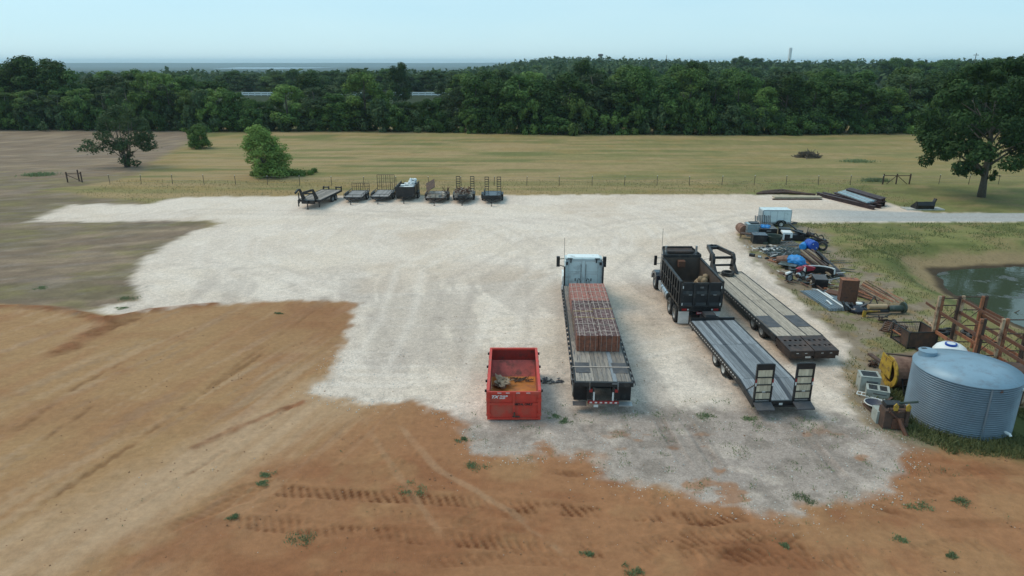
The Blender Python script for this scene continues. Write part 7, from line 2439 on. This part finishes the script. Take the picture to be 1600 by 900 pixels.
# ---- galvanised grain bin
gx_, gy_, gr, gh = 19.5, 26.7, 2.0, 2.36
f = thing('grain_bin', 'round corrugated galvanised steel bin with a shallow roof', 'grain bin', (gx_, gy_, 0))
prof = []
nr = 24
for k in range(nr * 6 + 1):
    z = gh * k / (nr * 6)
    prof.append((gr + .045 * math.cos(2 * PI * k / 6), z))
MB().lathe(prof, 160).build('corrugated_wall', 'galv', f, True)
MB().lathe([(gr + .05, gh - .005), (gr + .06, gh + .02), (gr * .5, gh + .22), (.30, gh + .33), (.001, gh + .335)], 64).build('roof', 'galv_roof', f, True)
hx, hy = at(1449, 553, 2.5)
ht = MB().lathe([(.36, -.12), (.36, .26), (.38, .28), (.34, .30), (.001, .31)], 24, Matrix.Translation((hx - gx_, hy - gy_, gh + .04))).build('hatch', 'galv_roof', f)
B('hatch_opening', 'black', ht, (hx - gx_ - .2, hx - gx_ + .02, hy - gy_ + .10, hy - gy_ + .22, gh + .318, gh + .355))
for a in (-97,):
    ar = R(a)
    st = MB()
    st.box(-.035, .035, 0, .008, 0.02, gh - .04, Matrix.Rotation(ar + PI / 2, 4, 'Z') @ Matrix.Translation((0, -gr - .042, 0)))
    st.build('wall_stiffener', 'galv', f)
for px_, py_, z in ((1577, 618, 2.05), ):
    a = R(-44)
    c_, s__ = math.cos(a), math.sin(a)
    MB().tube([((gr) * c_, gr * s__, z), ((gr + .28) * c_, (gr + .28) * s__, z), ((gr + .34) * c_, (gr + .34) * s__, z - .01), ((gr + .42) * c_ + .05, (gr + .42) * s__, z - .07)], .075, 12).build('overflow_pipe', 'white_plastic', f)
a = R(-66)
c_, s__ = math.cos(a), math.sin(a)
MB().tube([(gr * c_, gr * s__, .32), ((gr + .2) * c_, (gr + .2) * s__, .31), ((gr + .26) * c_, (gr + .26) * s__, .24)], .06, 12).build('outlet_pipe', 'white_plastic', f)
a = R(-86)
B('rust_patch', 'rust', f, (gr * math.cos(a) - .05, gr * math.cos(a) + .05, gr * math.sin(a) - .035, gr * math.sin(a) - .022, gh - .17, gh - .06))
# white plastic tank
x, y = at(1500, 566)
x, y = 21.9, 31.4
f = thing('water_tank', 'white domed plastic water tank behind the grain bin', 'tank', (x, y, 0))
MB().lathe([(.78, 0), (.80, 1.0), (.78, 1.12), (.66, 1.32), (.45, 1.46), (.2, 1.52), (.001, 1.53)], 28).build('shell', 'white_plastic', f, True)
MB().lathe([(.27, 1.46), (.27, 1.56), (.22, 1.57), (.20, 1.56), (.20, 1.53)], 24, Matrix.Translation((-.12, -.12, 0))).build('lid_ring', 'blue', f)
MB().lathe([(.20, 1.54), (.19, 1.57), (.001, 1.575)], 24, Matrix.Translation((-.12, -.12, 0))).build('lid', 'white_plastic', f)
# rusty tank at the right border
x, y = at(1620, 606)
f = thing('rusty_tank', 'brown rusty upright tank at the right edge behind the grain bin', 'tank', (23.9, 29.2, 0))
MB().lathe([(1.0, 0), (1.0, 1.0), (.95, 1.08), (.5, 1.2), (.001, 1.24)], 28).build('shell', 'rust_dark', f, True)
MB().lathe([(1.02, .95), (1.03, 1.0), (1.0, 1.02)], 28).build('band', 'rust', f)
o = thing('wooden_pallet', 'weathered pallet lying at the right edge beyond the grain bin', 'pallet', (*at(1592, 640), 0), R(-10))
for k in range(6):
    B('slat', 'wood', o, (0, 1.2, k * .19, k * .19 + .12, .1, .13))
for k in range(3):
    B('bearer', 'wood', o, (k * .55, k * .55 + .1, 0, 1.07, 0, .098))
# dark debris between dumpster and flatbed
m = MB()
for k in range(22):
    T = Matrix.Translation((rnd.gauss(0, .28), rnd.gauss(0, .12), .03 + rnd.random() * .08)) @ Matrix.Rotation(rnd.uniform(0, 3), 4, 'Z') @ Matrix.Rotation(rnd.uniform(-.5, .5), 4, 'X')
    m.box(-.10, .10, -.05, .05, -.006, .006, T)
tag(m.build('torn_liner', 'steel_dark'), 'torn dark plastic lying on gravel between the dumpster and flatbed', 'rubbish').location = (*at(866, 597), 0)
m = MB()
for k in range(7):
    T = Matrix.Translation((rnd.gauss(0, .12), rnd.gauss(0, .08), .03)) @ Matrix.Rotation(rnd.uniform(0, 3), 4, 'Z')
    m.box(-.1, .1, -.05, .05, -.006, .02, T)
tag(m.build('torn_paper', 'lumber_rubble'), 'small pale torn paper scrap just right of the dumpster corner', 'rubbish').location = (*at(858, 598), 0)
# post standing in the pond, log in the water
tag(MB().tube([(0, 0, -.3), (.8, .1, .12)], [.06, .03], 6).build('driftwood', 'brush'), 'small dark branch floating on the pond', 'branch').location = (*at(1575, 488, -1), -1.02)


# ------------------------------------------------------------------ grass, weeds, stones
def blades(name, pts, h, w, mat, seed, per=1, tone=None, kind='stuff', spread=.05):
    rg_ = np.random.default_rng(seed)
    P = np.repeat(np.asarray(pts, float), per, 0)
    n_ = len(P)
    P = P + np.concatenate([rg_.normal(size=(n_, 2)) * spread, np.zeros((n_, 1))], 1)
    hh = h * rg_.uniform(.5, 1.3, n_)
    a = rg_.uniform(0, 2 * PI, n_)
    d = np.stack([np.cos(a), np.sin(a), 0 * a], 1) * (w * rg_.uniform(.6, 1.3, n_))[:, None]
    ln = np.stack([rg_.normal(size=n_), rg_.normal(size=n_), 0 * a], 1) * (hh * .45)[:, None]
    up = np.stack([0 * a, 0 * a, hh], 1)
    p = np.stack([P - d, P + d, P + d * .5 + up * .7 + ln * .6, P + ln + up], 1).reshape(-1, 3)
    return put(name, quads_mesh(name, M[mat], p, np.repeat(rg_.random(n_), 4)), None, kind)


def scatter(n_, fn, box, seed):
    rg_ = np.random.default_rng(seed)
    x = rg_.uniform(box[0], box[1], n_)
    y = rg_.uniform(box[2], box[3], n_)
    k = fn(x, y) > rg_.random(n_)
    x, y = x[k], y[k]
    z = terr(x, y)
    return np.stack([x, y, z], 1)


def ngreen(x, y, s_, lo, hi, seed):
    return ss(lo, hi, fbm(x / s_, y / s_, seed, 4))


# rank grass round the grain bin and racks
g1 = scatter(26000, lambda x, y: ((np.hypot((x - 19.9) / 1.15, y - 26.6) > 2.05) & (np.hypot((x - 19.9) / 1.25, y - 26.6) < 3.2)) * .9 + (np.abs(y - 24.5 + .12 * (x - 18)) < .9) * (x > 17.3) * .8, (16.5, 27, 22, 31), 1)
tag(blades('rank_grass', g1, .24, .022, 'grass_blade', 2), 'rank green grass round the foot of the grain bin', 'grass')
g2 = scatter(42000, lambda x, y: ngreen(x, y, 1.1, .50, .62, 91) * (sdf(JUNK, x, y) < 1) * (sdf(PAD, x, y) > .2) * .6 + (sdf(JUNK, x, y) > .5) * (sdf(PAD, x, y) > 1) * (sdf(POND, x, y) > 2.4) * ngreen(x, y, 2.2, .40, .62, 61) * .65, (15, 40, 29, 56), 3)
tag(blades('pasture_grass', g2, .15, .022, 'grass_blade', 4), 'short green pasture grass between the scrap and the pond', 'grass')
g3 = scatter(30000, lambda x, y: (sdf(JUNK, x, y) < 2) * (sdf(PAD, x, y) > .15) * ngreen(x, y, .8, .52, .64, 93) * .7 + (sdf(POND, x, y) > 1.0) * (sdf(POND, x, y) < 2.6) * .25, (15, 40, 22, 58), 5)
tag(blades('dry_grass', g3, .13, .02, 'grass_dry', 6), 'dry straw coloured grass among the scrap and on the bank', 'grass')
g4 = scatter(60000, lambda x, y: (sdf(WORN, x, y) < .6) * (sdf(PAD, x, y) < .4) * ngreen(x, y, .55, .63, .72, 95) * .5 + (np.abs(y - (26.6 - .15 * (x - 8))) < .9) * ngreen(x, y, .5, .55, .68, 96) * (x > 3) * .5, (-2, 17, 18.5, 29), 7)
tag(blades('gravel_weeds', g4, .06, .018, 'weed', 8), 'small weeds sprouting through the worn gravel', 'weeds')
g5 = scatter(50000, lambda x, y: ngreen(x, y, .45, .70, .78, 97) * .35 * (sdf(DIRT, x, y) < 0) * (sdf(PAD, x, y) > .3) * (.3 + .7 * (x > 8)), (-14, 20, 13.5, 24.5), 9)
tag(blades('dirt_weeds', g5, .06, .018, 'weed', 10), 'sparse small weeds dotted over the red dirt', 'weeds')
g6 = scatter(26000, lambda x, y: (sdf(ROAD, x, y) > .2) * (sdf(PAD, x, y) > .4) * ngreen(x, y, 2.2, .42, .62, 61) * (y < 66) * .8 * (sdf(POND, x, y) > 2.4), (24, 60, 52, 66), 11)
tag(blades('roadside_grass', g6, .16, .03, 'grass_blade', 12), 'rough green grass below the gravel road', 'grass')
g7 = scatter(60000, lambda x, y: (sdf(PAD, x, y) > .2) * (1 - (sdf(FIELD, x, y) < 0)) * (.25 + .6 * (y < 74)), (-52, 45, 71.5, 90), 13)
tag(blades('verge_grass', g7, .14, .03, 'grass_dry', 14), 'dry grass along the fence behind the gravel', 'grass')

# green weed tufts one could count
for k, (px, py, s_, lab) in enumerate([(469, 844, .38, 'bright green weed tuft near the bottom left of the dirt'), (645, 766, .36, 'pale green flat weed patch above the front tyre tracks'), (747, 726, .36, 'green weed tuft left of the narrow gravel tongue'), (720, 688, .16, 'small upright green tuft below the dumpster corner'),
                                       (418, 742, .20, 'green weed tuft at the upper left of the red dirt'), (410, 756, .16, 'small weed tuft directly below another near the light track'), (364, 808, .16, 'green tuft beside the light dirt track'), (200, 467, .55, 'low green weed patch at the field edge by the gravel tip'), (188, 482, .25, 'small green patch on the thin gravel tip'),
                                       (434, 490, .16, 'lone green tuft in the upper red dirt'), (1404, 843, .20, 'green tuft in the dirt at lower right'), (1225, 853, .16, 'green tuft among curved tyre tracks'), (1486, 868, .14, 'small green tuft near the bottom right corner'), (68, 450, .35, 'green patch in the grey field at far left'),
                                       (1170, 655, .28, 'weeds just behind the upright ramps'), (1100, 650, .3, 'weeds in the worn gravel left of the ramps'), (1253, 780, .30, 'green patch at the lower gravel edge'), (868, 652, .22, 'weeds at the right of the dumpster tailgate'), (880, 660, .2, 'weeds a little right of the tailgate weeds'),
                                       (918, 866, .14, 'thin green tuft near the bottom middle'), (990, 893, .25, 'green tuft at the bottom edge of the dirt'), (1500, 785, .28, 'weed patch in the dirt below the grain bin'), (1430, 790, .3, 'weed patch left below the grain bin'), (310, 690, .0, '')]):
    if s_ == 0:
        continue
    x, y = at(px, py)
    rg_ = np.random.default_rng(60 + k)
    n_ = int(170 + 420 * s_)
    sc_ = rg_.normal(size=(7, 2)) * np.array([s_ * .7, s_ * .42])
    rr_ = sc_[rg_.integers(0, 7, n_)] + rg_.normal(size=(n_, 2)) * s_ * .30
    pts = np.concatenate([rr_, np.full((n_, 1), .01)], 1)
    o = blades('weed_tuft', pts, .06, .018, 'weed', 80 + k, 1, kind=None, spread=.02)
    o.location = (x, y, 0)
    tag(o, lab, 'weeds')
for px, py, s_ in ((62, 274, 1.2), (1368, 283, 1.0), (1340, 253, 1.3)):
    x, y = at(px, py)
    rg_ = np.random.default_rng(int(px))
    pts = np.concatenate([rg_.normal(size=(700, 2)) * np.array([s_ * .8, s_ * .5]), np.full((700, 1), .01)], 1)
    o = blades('weed_patch', pts, .35, .05, 'weed', int(px) + 1, 1, kind=None)
    o.location = (x, y, 0)
    tag(o, {62: 'low weeds at the left of the bare field near the pipe brace', 1368: 'green weeds growing round the H brace', 1340: 'green weed patch beyond the fence right of the brush pile'}[px], 'weeds')


def stones(name, pts, r0, r1, mat, seed):
    rg_ = np.random.default_rng(seed)
    base = np.array([(1, 0, 0), (0, 1, 0), (-1, 0, 0), (0, -1, 0), (0, 0, .8), (0, 0, -.5)])
    F_ = np.array([(0, 1, 4), (1, 2, 4), (2, 3, 4), (3, 0, 4), (1, 0, 5), (2, 1, 5), (3, 2, 5), (0, 3, 5)])
    n_ = len(pts)
    r_ = r0 + (r1 - r0) * rg_.random(n_) ** 3
    V = base[None] * r_[:, None, None] * rg_.uniform(.6, 1.3, (n_, 6, 1)) + rg_.normal(size=(n_, 6, 3)) * (r_ * .15)[:, None, None]
    a = rg_.uniform(0, 6.28, n_)
    c_, s_ = np.cos(a)[:, None], np.sin(a)[:, None]
    V = np.stack([V[..., 0] * c_ - V[..., 1] * s_, V[..., 0] * s_ + V[..., 1] * c_, V[..., 2]], -1) + pts[:, None, :]
    V = V.reshape(-1, 3)
    Fx = (F_[None] + (np.arange(n_) * 6)[:, None, None]).reshape(-1, 3)
    me = bpy.data.meshes.new(name)
    me.vertices.add(len(V))
    me.vertices.foreach_set('co', V.astype(np.float32).ravel())
    me.loops.add(len(Fx) * 3)
    me.loops.foreach_set('vertex_index', Fx.astype(np.int32).ravel())
    me.polygons.add(len(Fx))
    me.polygons.foreach_set('loop_start', np.arange(len(Fx), dtype=np.int32) * 3)
    me.polygons.foreach_set('loop_total', np.full(len(Fx), 3, np.int32))
    me.update()
    me.materials.append(M[mat])
    return put(name, me, None, 'stuff')


s1 = scatter(26000, lambda x, y: (sdf(PAD, x, y) < .9) * (.18 + .5 * np.exp(-(sdf(PAD, x, y) / .6) ** 2)), (-11, 18, 18.5, 34), 21)
tag(stones('gravel_stones', s1, .012, .045, 'stone', 22), 'loose white limestone stones over the near gravel', 'stones')
s2 = scatter(5000, lambda x, y: (sdf(DIRT, x, y) < 0) * (sdf(PAD, x, y) > .5) * .10, (-18, 20, 13, 26), 23)
tag(stones('dirt_stones', s2, .008, .03, 'stone', 24), 'few pale pebbles on the dirt', 'stones')
s3 = scatter(46000, lambda x, y: (sdf(DIRT, x, y) < 0) * (sdf(PAD, x, y) > .3) * ngreen(x, y, .8, .60, .75, 135) * .5 + .02, (-20, 20, 12.5, 40), 25)
tag(stones('soil_clods', s3, .012, .045, 'clod', 26), 'small clods of red clay soil', 'clods')
s4 = scatter(22000, lambda x, y: (sdf(PAD, x, y) < -.1) * ngreen(x, y, .7, .60, .74, 117) * .35, (-14, 18, 19, 42), 27)
tag(stones('dark_grit', s4, .010, .040, 'rust_pale', 28), 'dark grit specks and clods on the gravel', 'grit')

# ------------------------------------------------------------------ haze
HZ = bpy.data.materials.new('thin haze')
HZ.use_nodes = True
n = HZ.node_tree
n.nodes.clear()
pv = n.nodes.new('ShaderNodeVolumePrincipled')
pv.inputs['Color'].default_value = (.66, .86, 1.0, 1)
pv.inputs['Density'].default_value = .00010
pv.inputs['Anisotropy'].default_value = .2
ho = n.nodes.new('ShaderNodeOutputMaterial')
n.links.new(pv.outputs[0], ho.inputs['Volume'])
MB().box(-16500, 16500, -16500, 16500, -62, 62).build('haze', HZ, kind='stuff')
